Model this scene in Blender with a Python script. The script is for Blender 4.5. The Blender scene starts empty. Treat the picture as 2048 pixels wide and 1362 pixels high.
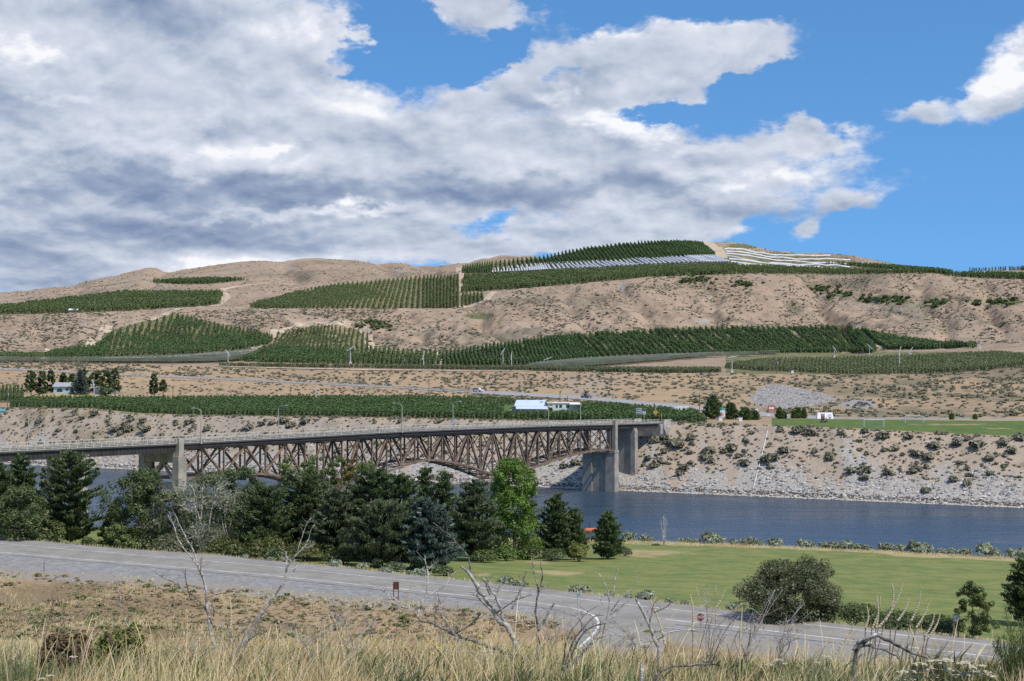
import bpy, math, random
import numpy as np
from mathutils import Vector, Matrix
random.seed(7); RNG = np.random.default_rng(7)
S = bpy.context.scene
COL = S.collection
F, CX, HY, CZ = 3400.0, 1024.0, 705.0, 41.0        # focal length in photo pixels, centre column, horizon row, eye height over the river

# ------------------------------------------------------------------ camera
cam = bpy.data.cameras.new("camera"); camo = bpy.data.objects.new("camera", cam); COL.objects.link(camo)
camo.location = (0, 0, CZ); camo.rotation_euler = (math.pi/2, 0, 0)
cam.sensor_width = 36; cam.lens = 36*F/2048; cam.shift_y = (HY-681)/2048; cam.clip_start = .2; cam.clip_end = 60000
S.camera = camo
S.view_settings.view_transform = 'Standard'; S.view_settings.look = 'None'; S.view_settings.exposure = 0; S.view_settings.gamma = 1
S.render.engine = 'CYCLES'
S.cycles.max_bounces = 5; S.cycles.diffuse_bounces = 2; S.cycles.glossy_bounces = 2; S.cycles.transmission_bounces = 3; S.cycles.transparent_max_bounces = 6
S.cycles.caustics_reflective = False; S.cycles.caustics_refractive = False
S.cycles.use_denoising = False

# ------------------------------------------------------------------ sun and sky
SUN_AZ = math.radians(-44); SUN_EL = math.radians(56)       # angle from +X, towards the camera side on the right
sd = Vector((math.cos(SUN_EL)*math.cos(SUN_AZ), math.cos(SUN_EL)*math.sin(SUN_AZ), math.sin(SUN_EL)))
sl = bpy.data.lights.new("sun", 'SUN'); sl.energy = 4.0; sl.angle = math.radians(.5); sl.color = (1, .935, .83)
so = bpy.data.objects.new("sun", sl); COL.objects.link(so); so.rotation_euler = sd.to_track_quat('Z', 'Y').to_euler()

class NT:
    def __init__(s, nt): s.nt = nt
    def n(s, t, ins=None, **kw):
        nd = s.nt.nodes.new(t)
        for k, v in kw.items(): setattr(nd, k, v)
        for k, v in (ins or {}).items(): s.set(nd.inputs[k], v)
        return nd
    def set(s, inp, v):
        if isinstance(v, bpy.types.NodeSocket): s.nt.links.new(v, inp)
        elif isinstance(v, bpy.types.Node): s.nt.links.new(v.outputs[0], inp)
        else: inp.default_value = v
    def m(s, op, a, b=None, c=None, clamp=False):
        nd = s.nt.nodes.new('ShaderNodeMath'); nd.operation = op; nd.use_clamp = clamp
        for i, v in enumerate((a, b, c)):
            if v is not None: s.set(nd.inputs[i], v)
        return nd.outputs[0]
    def v(s, op, a, b=None):
        nd = s.nt.nodes.new('ShaderNodeVectorMath'); nd.operation = op
        s.set(nd.inputs[0], a)
        if b is not None: s.set(nd.inputs[1], b)
        return nd
    def mix(s, f, a, b, blend='MIX'):
        nd = s.nt.nodes.new('ShaderNodeMix'); nd.data_type = 'RGBA'; nd.blend_type = blend
        s.set(nd.inputs[0], f); s.set(nd.inputs[6], c4(a)); s.set(nd.inputs[7], c4(b))
        return nd.outputs[2]
    def ramp(s, f, stops, interp='LINEAR'):
        nd = s.nt.nodes.new('ShaderNodeValToRGB'); cr = nd.color_ramp; cr.interpolation = interp
        while len(cr.elements) < len(stops): cr.elements.new(.5)
        for e, (p, c) in zip(cr.elements, stops): e.position = p; e.color = c4(c)
        s.set(nd.inputs[0], f); return nd.outputs[0]
    def rng(s, v, a, b, c=0., d=1., kind='SMOOTHSTEP'):
        nd = s.nt.nodes.new('ShaderNodeMapRange'); nd.interpolation_type = kind; nd.clamp = True
        for i, q in enumerate((v, a, b, c, d)): s.set(nd.inputs[i], q)
        return nd.outputs[0]
    def noise(s, vec, scale, detail=4, rough=.55, dist=0., col=False):
        nd = s.n('ShaderNodeTexNoise', {'Vector': vec, 'Scale': scale, 'Detail': detail, 'Roughness': rough, 'Distortion': dist})
        return nd.outputs[1 if col else 0]
def c4(c):
    return (*c, 1.) if isinstance(c, (tuple, list)) and len(c) == 3 else c

def make_world():
    w = bpy.data.worlds.new("World"); S.world = w; w.use_nodes = True
    nt = w.node_tree; nt.nodes.clear(); T = NT(nt)
    sky = T.n('ShaderNodeTexSky', sky_type='NISHITA', sun_disc=False, sun_elevation=SUN_EL, sun_rotation=math.pi/2-SUN_AZ)
    sky.altitude = 300; sky.air_density = 1.0; sky.dust_density = .25; sky.ozone_density = 2.2
    STR = .12
    tc = T.n('ShaderNodeTexCoord'); sx = T.n('ShaderNodeSeparateXYZ', {0: tc.outputs['Generated']})
    nt.links.new(T.v('NORMALIZE', T.v('ADD', tc.outputs['Generated'], (0, 0, .19)).outputs[0]).outputs[0], sky.inputs[0])   # the clear deep blue of dry upland air
    az = T.m('ARCTAN2', sx.outputs[0], sx.outputs[1]); el = T.m('ARCSINE', sx.outputs[2])
    px = T.m('MULTIPLY', az, 3400.); py = T.m('MULTIPLY', el, 3400.)
    P = T.n('ShaderNodeCombineXYZ', {0: px, 1: py, 2: 0.}).outputs[0]
    # ragged edges: the direction is bent by noise before the cloud masses are looked up
    bz = T.n('ShaderNodeCombineXYZ', {0: T.m('MULTIPLY', px, .010), 1: T.m('MULTIPLY', py, .017), 2: 2.}).outputs[0]
    wn = T.noise(bz, 1.0, 4, .6, 0, col=True)
    wv = T.v('MULTIPLY', T.v('SUBTRACT', wn, (.5, .44, .5)).outputs[0], (230., 110., 0.)).outputs[0]
    Pw = T.v('ADD', P, wv).outputs[0]; Ps = T.v('ADD', P, T.v('MULTIPLY', wv, (.35, .5, 0.)).outputs[0]).outputs[0]
    def blob(x, y, a, b, rot=0, lo=.12, hi=1.32, vec=None):
        mp = T.n('ShaderNodeMapping', {'Vector': vec if vec is not None else Pw, 'Location': (x-1024, 705-y, 0), 'Rotation': (0, 0, math.radians(rot)), 'Scale': (a, b, 1)}, vector_type='TEXTURE')
        return T.rng(T.v('LENGTH', mp.outputs[0]).outputs['Value'], lo, hi, 1., 0.)
    def total(bl, vec=None):
        acc = None
        for bb in bl:
            wgt = bb[5] if len(bb) > 5 else 1.
            v = T.m('MULTIPLY', blob(*bb[:5], vec=vec), wgt)
            acc = v if acc is None else T.m('ADD', acc, v)
        return acc
    pos = total([(300, 300, 640, 300, 0, 1.2), (-420, 260, 460, 330, 0, 1.1), (230, 50, 520, 150, 0, 1.1), (610, 95, 190, 75, 8), (960, 330, 520, 170, 0), (1400, 345, 410, 95, -2),
                 (1260, 115, 260, 75, 6), (1450, 75, 190, 38, 5), (1290, 180, 230, 75, 15), (1460, 125, 160, 32, 8), (960, 25, 160, 60, -12), (1080, 150, 190, 50, 20),
                 (150, 500, 520, 110, 0, 1.1), (720, 480, 360, 85, 5, .9), (1000, 500, 130, 32, 0, .6), (1610, 275, 130, 34, -4, .9), (1000, 455, 110, 40, 0, .5)])
    pos = T.m('ADD', pos, total([(2015, 158, 130, 70, 42, 1.2), (1955, 214, 60, 38, 0, .9), (1835, 236, 90, 30, 0, .9), (1716, 176, 28, 18, 0, .95), (1682, 406, 62, 26, 5, .95), (1606, 458, 40, 24, 35, .95), (1290, 440, 210, 52, 10, 1.05), (1345, 472, 70, 32, 0, 1.1), (1425, 455, 84, 42, 30, 1.), (1185, 470, 105, 36, 20, 1.), (1010, 500, 80, 26, 5, .8)], Ps))
    neg = total([(790, 75, 85, 120, 0, 1.1), (860, 125, 85, 45, 0, 1.), (690, 150, 60, 18, 5, .6), (960, 455, 90, 22, 0, .8), (1010, 95, 65, 26, 30, .75), (1330, 222, 160, 22, 6, .95), (1130, 150, 40, 22, 20, .55), (1010, 430, 60, 24, 0, .7), (1090, 505, 120, 26, 0, .5), (690, 110, 60, 22, 10, .7), (350, 95, 40, 14, 0, .3), (1620, 190, 260, 40, 0, 1.2)])
    # fine structure, squeezed towards the horizon as a deck of clouds is
    e1 = T.m('ADD', T.m('MAXIMUM', py, 0.), 230.)
    qx = T.m('MULTIPLY', px, .0064); qy = T.m('MULTIPLY', T.m('LOGARITHM', e1, 2.718), 7.6)
    Q = T.n('ShaderNodeCombineXYZ', {0: qx, 1: qy, 2: 0.}).outputs[0]
    Q2 = T.v('ADD', Q, (.06, .20, 0.)).outputs[0]
    def billow(v, sc, det):                          # rounded cloud heads: cells swollen outwards, smaller ones on larger ones
        wv_ = T.v('ADD', v, T.v('MULTIPLY', T.v('SUBTRACT', T.noise(v, 1.6, 4, .6, 0, col=True), (.5, .5, .5)).outputs[0], (.75, .75, 0.)).outputs[0]).outputs[0]
        a_ = T.n('ShaderNodeTexVoronoi', {'Vector': wv_, 'Scale': sc, 'Detail': det, 'Roughness': .55, 'Lacunarity': 2.2}, feature='F1', normalize=True).outputs['Distance']
        return T.m('SUBTRACT', 1., T.m('MULTIPLY', a_, 1.35))
    n1 = T.m('ADD', T.m('MULTIPLY', T.noise(Q, 1.0, 8, .56, .25), .5), T.m('MULTIPLY', billow(Q, 1.15, 2.), .5)); n2 = T.m('ADD', T.m('MULTIPLY', T.noise(Q2, 1.0, 8, .56, .25), .5), T.m('MULTIPLY', billow(Q2, 1.15, 2.), .5))
    m1 = T.noise(Q, .55, 3, .5, .3); m2 = T.noise(T.v('ADD', Q, (.10, .50, 0.)).outputs[0], .55, 3, .5, .3)
    hi = T.noise(Q, 5.2, 6, .62, .2)
    dens = T.m('SUBTRACT', T.m('MINIMUM', pos, 1.15), neg)
    dens = T.m('ADD', dens, T.m('MULTIPLY', T.m('SUBTRACT', n1, .5), 1.05))
    dens = T.m('ADD', dens, T.m('MULTIPLY', T.m('SUBTRACT', hi, .5), .55))
    # clouds over the rest of the sky (never in the frame, but mirrored in the water)
    far = T.rng(T.noise(Q, .5, 5, .55, .3), .50, .62)
    outm = T.rng(T.m('MAXIMUM', T.m('ABSOLUTE', T.m('MULTIPLY', px, .8)), py), 1050., 1700.)
    alpha = T.m('MAXIMUM', T.rng(dens, .26, .92), T.m('MULTIPLY', T.m('MULTIPLY', far, outm), .8))
    alpha = T.m('MULTIPLY', alpha, T.rng(py, -60., 10.))
    lit = T.m('ADD', T.m('MULTIPLY', T.m('SUBTRACT', n1, n2), 1.15), T.m('MULTIPLY', T.m('SUBTRACT', m1, m2), 1.25))
    darkm = total([(520, 382, 460, 42, -2, .46), (120, 375, 300, 60, 0, .26), (300, 470, 380, 52, 4, .34), (230, 150, 250, 55, 0, .16), (1080, 385, 260, 42, 0, .3), (1310, 372, 300, 30, 0, .22), (60, 560, 300, 60, 0, .22), (950, 260, 300, 30, 0, .12), (880, 370, 200, 40, 0, .2), (1130, 175, 230, 22, 15, .12)])
    brm = total([(1240, 252, 120, 36, -10, .42), (1100, 182, 45, 18, 0, .5), (640, 62, 150, 46, 5, .22), (1975, 150, 130, 45, 42, .3), (60, 130, 60, 30, 0, .25), (300, 290, 420, 45, 0, .14), (560, 300, 60, 16, 8, .25), (780, 190, 160, 35, 10, .16), (560, 425, 260, 16, 3, .22), (720, 415, 120, 16, 0, .2), (1520, 350, 240, 28, 0, .18), (1300, 60, 200, 25, 5, .12), (140, 215, 80, 12, 0, .15), (500, 530, 300, 20, 4, .25), (1340, 288, 110, 18, 0, .2)])
    sh = T.m('ADD', .60, lit)
    sh = T.m('ADD', sh, T.m('MULTIPLY', T.m('SUBTRACT', hi, .5), .22))
    sh = T.m('SUBTRACT', sh, T.m('MULTIPLY', darkm, .85)); sh = T.m('ADD', sh, T.m('MULTIPLY', brm, T.rng(n1, .38, .62, .25, 1.6)))
    sh = T.m('ADD', sh, T.m('MULTIPLY', T.m('SUBTRACT', .85, T.m('MINIMUM', dens, 1.2)), .16))
    k = 1/STR
    cc = T.ramp(sh, [(0., (.21, .285, .45)), (.28, (.345, .42, .565)), (.52, (.54, .60, .72)), (.76, (.70, .745, .85)), (1., (.94, .955, .99))])
    cc = T.v('MULTIPLY', cc, (k, k, k)).outputs[0]
    skyc = T.v('MULTIPLY', sky.outputs[0], SKYTINT).outputs[0]
    bg = T.n('ShaderNodeBackground', {'Color': T.mix(alpha, skyc, cc), 'Strength': STR})
    out = T.n('ShaderNodeOutputWorld'); nt.links.new(bg.outputs[0], out.inputs[0])
    w.cycles.sampling_method = 'MANUAL'; w.cycles.sample_map_resolution = 512
SKYTINT = (.70, 1.14, 1.42)
make_world()

# ------------------------------------------------------------------ helpers
def at(x, y, d):                                   # the place seen at photo pixel (x, y), d metres out
    return np.array([(x-CX)/F*d, d, CZ-(y-HY)/F*d])
def _h(ix, iy, s):
    n = (ix*374761393 + iy*668265263 + s*974634777) & 0xffffffff
    n = ((n ^ (n >> 13))*1274126177) & 0xffffffff
    return ((n ^ (n >> 16)) & 0xffff)/65535.
def vnoise(x, y, s=0):
    ix = np.floor(x).astype(np.int64); iy = np.floor(y).astype(np.int64); fx = x-ix; fy = y-iy
    fx = fx*fx*(3-2*fx); fy = fy*fy*(3-2*fy)
    a = _h(ix, iy, s); b = _h(ix+1, iy, s); c = _h(ix, iy+1, s); e = _h(ix+1, iy+1, s)
    return (a*(1-fx)+b*fx)*(1-fy)+(c*(1-fx)+e*fx)*fy
def fbm(x, y, s=0, o=5, g=.5):
    x = np.asarray(x, float); y = np.asarray(y, float); t = 0; a = 1.; n = 0
    for i in range(o):
        t = t+a*(vnoise(x, y, s+i)-.5); n += a; a *= g; x = x*2.03+17.1; y = y*2.03+5.3
    return t/n*2
def new_obj(name, me, parent=None, loc=None):
    o = bpy.data.objects.new(name, me); COL.objects.link(o)
    if parent is not None: o.parent = parent
    if loc is not None: o.location = loc
    return o
def tag(o, label=None, cat=None, group=None, kind=None):
    if label: o['label'] = label
    if cat: o['category'] = cat
    if group: o['group'] = group
    if kind: o['kind'] = kind
    return o
def thing(name, label, cat, loc, group=None):
    return tag(new_obj(name, None, None, tuple(float(q) for q in loc)), label, cat, group)
def mesh_np(name, V, quads=None, tris=None, smooth=False, cols=None, colname='tint', uv=None):
    V = np.asarray(V, np.float32); me = bpy.data.meshes.new(name)
    q = np.zeros((0, 4), np.int32) if quads is None else np.asarray(quads, np.int32).reshape(-1, 4)
    t = np.zeros((0, 3), np.int32) if tris is None else np.asarray(tris, np.int32).reshape(-1, 3)
    me.vertices.add(len(V)); me.vertices.foreach_set('co', V.ravel())
    me.loops.add(q.size+t.size); me.loops.foreach_set('vertex_index', np.concatenate([q.ravel(), t.ravel()]))
    me.polygons.add(len(q)+len(t))
    me.polygons.foreach_set('loop_start', np.concatenate([np.arange(len(q))*4, q.size+np.arange(len(t))*3]).astype(np.int32))
    me.update(calc_edges=True)
    me.polygons.foreach_set('use_smooth', np.full(len(q)+len(t), smooth, bool))
    if cols is not None:
        a = me.color_attributes.new(colname, 'FLOAT_COLOR', 'POINT')
        c = np.asarray(cols, np.float32); c = np.concatenate([c, np.ones((len(c), 1), np.float32)], 1) if c.shape[1] == 3 else c
        a.data.foreach_set('color', c.ravel())
    return me
class MB:
    def __init__(s): s.V = []; s.Q = []; s.T = []; s.n = 0; s.C = []
    def add(s, V, Q=None, T=None, C=None):
        V = np.asarray(V, float).reshape(-1, 3); s.V.append(V)
        if Q is not None and len(Q): s.Q.append(np.asarray(Q, int).reshape(-1, 4)+s.n)
        if T is not None and len(T): s.T.append(np.asarray(T, int).reshape(-1, 3)+s.n)
        s.C.append(np.ones((len(V), 3)) if C is None else np.broadcast_to(np.asarray(C, float), (len(V), 3)))
        s.n += len(V); return s
    def hexa(s, c8, C=None):
        return s.add(c8, [(0, 3, 2, 1), (4, 5, 6, 7), (0, 1, 5, 4), (1, 2, 6, 5), (2, 3, 7, 6), (3, 0, 4, 7)], C=C)
    def box(s, c, sz, rz=0., C=None):
        x, y, z = np.asarray(sz, float)/2; k, g = math.cos(rz), math.sin(rz)
        P = np.array([(-x, -y, -z), (x, -y, -z), (x, y, -z), (-x, y, -z), (-x, -y, z), (x, -y, z), (x, y, z), (-x, y, z)])
        P = np.stack([P[:, 0]*k-P[:, 1]*g, P[:, 0]*g+P[:, 1]*k, P[:, 2]], 1)+np.asarray(c, float)
        return s.hexa(P, C)
    def bar(s, p0, p1, w, h, up=(0, 0, 1), C=None):
        p0 = np.asarray(p0, float); p1 = np.asarray(p1, float); d = p1-p0; d /= np.linalg.norm(d)
        u = np.asarray(up, float); sx = np.cross(d, u)
        if np.linalg.norm(sx) < 1e-6: sx = np.cross(d, (1., 0, 0))
        sx /= np.linalg.norm(sx); u = np.cross(sx, d); a, b = sx*w/2, u*h/2
        return s.hexa([p0-a-b, p0+a-b, p0+a+b, p0-a+b, p1-a-b, p1+a-b, p1+a+b, p1-a+b], C)
    def tube(s, pts, rad, n=6, cap=True, C=None):
        pts = np.asarray(pts, float); k = len(pts); rad = np.broadcast_to(np.asarray(rad, float), (k,))
        tn = np.gradient(pts, axis=0); tn /= np.linalg.norm(tn, axis=1)[:, None]+1e-9
        ref = np.array((0., 0, 1)) if abs(tn[0][2]) < .9 else np.array((1., 0, 0)); R = []
        a = np.cross(tn[0], ref); a /= np.linalg.norm(a)
        th = np.arange(n)/n*2*np.pi
        for i in range(k):
            a = a-tn[i]*np.dot(a, tn[i]); a /= np.linalg.norm(a)+1e-9; b = np.cross(tn[i], a)
            R.append(pts[i]+rad[i]*(np.cos(th)[:, None]*a+np.sin(th)[:, None]*b))
        V = np.concatenate(R); Q = []; T = []
        for i in range(k-1):
            for j in range(n):
                j2 = (j+1) % n; Q.append((i*n+j, i*n+j2, (i+1)*n+j2, (i+1)*n+j))
        if cap:
            V = np.concatenate([V, [pts[0]], [pts[-1]]]); e = k*n
            for j in range(n):
                j2 = (j+1) % n; T.append((e, j2, j)); T.append((e+1, (k-1)*n+j, (k-1)*n+j2))
        return s.add(V, Q, T, C)
    def strip(s, A, B, C=None):
        A = np.asarray(A, float); B = np.asarray(B, float); k = len(A); i = np.arange(k-1)
        return s.add(np.concatenate([A, B]), np.stack([i, i+1, i+1+k, i+k], 1), C=C)
    def build(s, name, mat, parent=None, loc=None, smooth=False, cols=False):
        V = np.concatenate(s.V); base = np.zeros(3)
        if parent is not None:
            q = parent
            while q is not None: base = base+np.array(q.location); q = q.parent
        elif loc is not None: base = np.asarray(loc, float)
        me = mesh_np(name, V-base, np.concatenate(s.Q) if s.Q else None, np.concatenate(s.T) if s.T else None, smooth, np.concatenate(s.C) if cols else None)
        me.materials.append(mat)
        o = new_obj(name, me, parent, tuple(base) if parent is None else None)
        return o
def copy_tree(o, parent=None):
    c = o.copy(); COL.objects.link(c); c.parent = parent
    for ch in o.children: copy_tree(ch, c)
    return c

# ------------------------------------------------------------------ materials
def mat(name, col=(.5, .5, .5), rough=.8, spec=.3, metal=0., vary=.0, vscale=3., bump=0., bscale=20., vcol=False, second=None):
    m = bpy.data.materials.new(name); m.use_nodes = True; nt = m.node_tree; nt.nodes.clear(); T = NT(nt)
    b = T.n('ShaderNodeBsdfPrincipled', {'Base Color': c4(col), 'Roughness': rough, 'Specular IOR Level': spec, 'Metallic': metal})
    out = T.n('ShaderNodeOutputMaterial'); nt.links.new(b.outputs[0], out.inputs[0])
    tc = T.n('ShaderNodeTexCoord').outputs['Object']; c = None
    if vary:
        nz = T.noise(tc, vscale, 6, .62)
        c = T.mix(T.rng(nz, .32, .68), tuple(q*(1-vary) for q in col), second or tuple(min(1, q*(1+vary)) for q in col))
    if vcol:
        at_ = T.n('ShaderNodeVertexColor', layer_name='tint')
        c = T.mix(1., c if c is not None else col, at_.outputs[0], 'MULTIPLY')
    if c is not None: T.set(b.inputs['Base Color'], c)
    if bump:
        bm = T.n('ShaderNodeBump', {'Height': T.noise(tc, bscale, 5, .6), 'Strength': bump, 'Distance': .1}); nt.links.new(bm.outputs[0], b.inputs['Normal'])
    return m
def leaf_mat(name, col, trans=.3, hue=.35):
    m = bpy.data.materials.new(name); m.use_nodes = True; nt = m.node_tree; nt.nodes.clear(); T = NT(nt)
    at_ = T.n('ShaderNodeVertexColor', layer_name='tint')
    c = T.mix(1., col, at_.outputs[0], 'MULTIPLY')
    d = T.n('ShaderNodeBsdfDiffuse', {'Color': c}); t = T.n('ShaderNodeBsdfTranslucent', {'Color': T.mix(1., c, (1.1, 1.25, .6), 'MULTIPLY')})
    g = T.n('ShaderNodeBsdfGlossy', {'Color': (.6, .6, .6, 1), 'Roughness': .5})
    mx = T.n('ShaderNodeMixShader', {0: trans}); nt.links.new(d.outputs[0], mx.inputs[1]); nt.links.new(t.outputs[0], mx.inputs[2])
    m2 = T.n('ShaderNodeMixShader', {0: .05}); nt.links.new(mx.outputs[0], m2.inputs[1]); nt.links.new(g.outputs[0], m2.inputs[2])
    out = T.n('ShaderNodeOutputMaterial'); nt.links.new(m2.outputs[0], out.inputs[0])
    return m

def ground_mat(name, tan, tan2, green, grey, dark, sc=1., gsc=1., stones=0., bump=.6, speck=None):
    # vertex attribute 'tint': r = green cover, g = grey gravel or broken rock, b = brown scrub between the bushes
    m = bpy.data.materials.new(name); m.use_nodes = True; nt = m.node_tree; nt.nodes.clear(); T = NT(nt)
    tc = T.n('ShaderNodeTexCoord').outputs['Object']
    a = T.n('ShaderNodeSeparateColor', {0: T.n('ShaderNodeVertexColor', layer_name='tint').outputs[0]})
    big = T.noise(tc, .02*sc, 5, .6); mid = T.noise(tc, .16*sc, 5, .62); fine = T.noise(tc, 1.1*sc, 5, .65)
    base = T.mix(T.rng(big, .35, .66), tan, tan2)
    base = T.mix(T.m('MULTIPLY', T.rng(mid, .48, .72), .55), base, dark)
    base = T.mix(T.m('MULTIPLY', T.rng(fine, .5, .75), .45), base, tuple(q*.62 for q in tan))
    base = T.mix(T.m('MULTIPLY', T.rng(fine, .5, .25), .35), base, tuple(min(1, q*1.3) for q in tan2))
    wig = T.m('ADD', T.m('MULTIPLY', T.m('SUBTRACT', mid, .5), 1.1), T.m('MULTIPLY', T.m('SUBTRACT', fine, .5), .7))
    sb = T.rng(T.m('ADD', a.outputs[2], wig), .35, .75); base = T.mix(T.m('MULTIPLY', sb, .8), base, dark)
    gn = T.noise(tc, .35*gsc, 5, .6)
    gcol = T.mix(T.rng(gn, .35, .65), green, tuple(q*k for q, k in zip(green, (1.65, 1.25, 1.3))))
    gcol = T.mix(T.m('MULTIPLY', T.rng(fine, .45, .75), .5), gcol, tuple(q*.6 for q in green))
    base = T.mix(T.rng(T.m('ADD', a.outputs[0], T.m('MULTIPLY', wig, .55)), .4, .62), base, gcol)
    vo = T.n('ShaderNodeTexVoronoi', {'Vector': tc, 'Scale': 1.6*sc}); rk = T.mix(T.n('ShaderNodeSeparateColor', {0: vo.outputs['Color']}).outputs[0], tuple(q*.78 for q in grey), tuple(min(1, q*1.2) for q in grey))
    base = T.mix(T.rng(T.m('ADD', a.outputs[1], T.m('MULTIPLY', wig, .6)), .4, .66), base, rk)
    b = T.n('ShaderNodeBsdfPrincipled', {'Base Color': base, 'Roughness': .95, 'Specular IOR Level': .1})
    hgt = T.m('ADD', mid, T.m('MULTIPLY', fine, .4))
    bm = T.n('ShaderNodeBump', {'Height': hgt, 'Strength': bump, 'Distance': 1.2/sc}); nt.links.new(bm.outputs[0], b.inputs['Normal'])
    out = T.n('ShaderNodeOutputMaterial'); nt.links.new(b.outputs[0], out.inputs[0])
    return m

# ------------------------------------------------------------------ terrain: height lines across the valley, each (column, distance, row or height)
def shore_d(x): return 522/(1+.55*(np.asarray(x, float)-CX)/F)
XS = np.arange(-1600., 3801., 8.)
RD = []; RZ = []; RA = []                           # distance, height, roughness amplitude
def ring(pts, amp, ydata=True, smooth=0):
    p = np.array(pts, float); d = np.interp(XS, p[:, 0], p[:, 1]); v = np.interp(XS, p[:, 0], p[:, 2])
    if smooth:
        k = np.ones(smooth)/smooth; pad = smooth//2
        d = np.convolve(np.pad(d, pad, 'edge'), k, 'valid')[:len(XS)]; v = np.convolve(np.pad(v, pad, 'edge'), k, 'valid')[:len(XS)]
    z = CZ-(v-HY)/F*d if ydata else v
    if RD: d = np.maximum(d, RD[-1]+.8)
    RD.append(d); RZ.append(z); RA.append(amp)
def ring_dz(d, z, amp): RD.append(np.maximum(d, RD[-1]+.8)); RZ.append(z); RA.append(amp)
one = np.ones(len(XS))
ring([(0, 2.5, 39.35)], .02, False)                                                     # 0
ring([(0, 9, 38.9)], .05, False)                                                        # 1
ring([(0, 14, 1385), (1024, 14, 1385), (2048, 14, 1395)], .08)                           # 2
ring([(0, 30, 1328), (1024, 30, 1335), (1500, 30, 1352), (2048, 30, 1352)], .2)          # 3
ring([(0, 70, 1300), (1024, 70, 1312), (1500, 66, 1338), (2048, 60, 1345)], .4)          # 4
ring([(0, 125, 1288), (700, 122, 1288), (1024, 115, 1305), (1300, 108, 1330), (2048, 96, 1350)], .5)   # 5
foot = np.array([(-1600, 215, 14), (0, 182, 14), (512, 165, 14), (1024, 148, 14.2), (1400, 135, 14.2), (2048, 117, 14), (3800, 90, 14)], float)
ring(foot, .35, False, 21)                                                               # 6
nsh = np.array([(-1600, 985), (-800, 1048), (0, 1136), (256, 1150), (512, 1172), (700, 1190), (900, 1206), (1024, 1220), (1536, 1282), (1700, 1298), (1861, 1316), (2048, 1340), (2900, 1455), (3800, 1590)], float)
def yroad(tab, z=15.): return lambda x: (CZ-z)*F/(np.interp(x, tab[:, 0], tab[:, 1])-HY)
ring_dz(yroad(nsh)(XS), 15*one, .0)                                                     # 7
fsh = np.array([(-1600, 942), (-800, 1003), (0, 1075), (240, 1097), (440, 1110), (512, 1119), (650, 1131), (850, 1153), (1024, 1171), (1274, 1198), (1536, 1230), (1661, 1246), (1861, 1268), (2048, 1289), (2900, 1395), (3800, 1520)], float)
fd = yroad(fsh)(XS); ring_dz(fd, 15*one, .0)                                            # 8
ring_dz(fd+7, 13.8*one, .15)                                                             # 9
bk = np.array([(-1600, 345, 12), (-100, 345, 12), (30, 345, 12.5), (75, 346, 12), (135, 350, 5), (200, 360, 4), (512, 352, 4), (1024, 338, 4), (1250, 333, 4), (1600, 322, 4), (2048, 305, 4), (3800, 255, 4)], float)
bd = np.interp(XS, bk[:, 0], bk[:, 1]); bz = np.interp(XS, bk[:, 0], bk[:, 2])
ring_dz((fd+7)*.45+bd*.55, 13.8*.42+bz*.58, .3)                                          # 10
ring_dz(bd, bz, .12)                                                                     # 11
ring_dz(bd+4, bz-.3, .3)                                                                 # 12
ring_dz(bd+14, -.6*one, .2)                                                              # 13
ring_dz(bd+40, -4*one, .1)                                                               # 14
sd_ = shore_d(XS)
ring_dz(sd_-10, -3*one, .1)                                                              # 15
ring_dz(sd_, .1*one, .25)                                                                # 16
ring_dz(sd_+10, 5.2*one, 1.0)                                                            # 17
tp = np.array([(-1600, 815), (-800, 818), (0, 818), (175, 820), (288, 832), (400, 834), (800, 839), (985, 843), (1160, 846), (1330, 849), (1420, 852), (1540, 854), (1715, 861), (1890, 871), (2048, 878), (2900, 915), (3800, 950)], float)
td = sd_+33+3*fbm(XS/90., XS*0, 3, 3); ring_dz(td, CZ-(np.interp(XS, tp[:, 0], tp[:, 1])-HY)/F*td, .5)   # 18
ring_dz(td+5, RZ[-1]+.25, .15)                                                           # 19
ring([(-1600, 760, 797), (0, 735, 797), (250, 735, 796), (500, 735, 797), (800, 728, 797), (1000, 700, 801), (1200, 655, 810), (1400, 606, 824), (1540, 588, 836), (1700, 586, 838), (2048, 578, 840), (3800, 540, 850)], .2, True, 9)  # 20
hwn = np.array([(-1600, 835, 700), (0, 830, 740), (400, 810, 758), (800, 770, 777), (950, 740, 787), (1160, 690, 799), (1400, 628, 821), (1560, 602, 836.5), (1620, 596, 838), (2048, 588, 839), (3800, 550, 848)], float)
ring(hwn, .05, True, 9)                                                                  # 21
i21 = len(RD)-1
ring_dz(RD[-1]+np.interp(XS, [900, 1000, 1600, 1700], [13, 24, 22, 6]), RZ[-1]+np.interp(XS, [800, 1000, 1500, 1650], [.1, .75, .7, .1]), .05)   # 22
ring([(-1600, 930, 712), (0, 930, 722), (250, 920, 729), (400, 910, 734), (800, 880, 741), (1024, 870, 742), (1300, 850, 746), (1536, 800, 749), (1700, 790, 750), (1900, 780, 743), (2048, 770, 734), (3800, 720, 700)], .6, True, 9)  # 23
ring_dz(RD[-1]+6, RZ[-1]+.1, .2)                                                         # 24
ring([(-1600, 960, 714), (0, 980, 717), (200, 1000, 716), (400, 1020, 715), (850, 985, 728), (1100, 1000, 724), (1300, 1100, 712), (1536, 1200, 705), (1740, 1200, 705), (1960, 1140, 693), (2048, 1100, 690), (3800, 1050, 670)], .4, True, 11)  # 25
i25 = len(RD)-1
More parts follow.
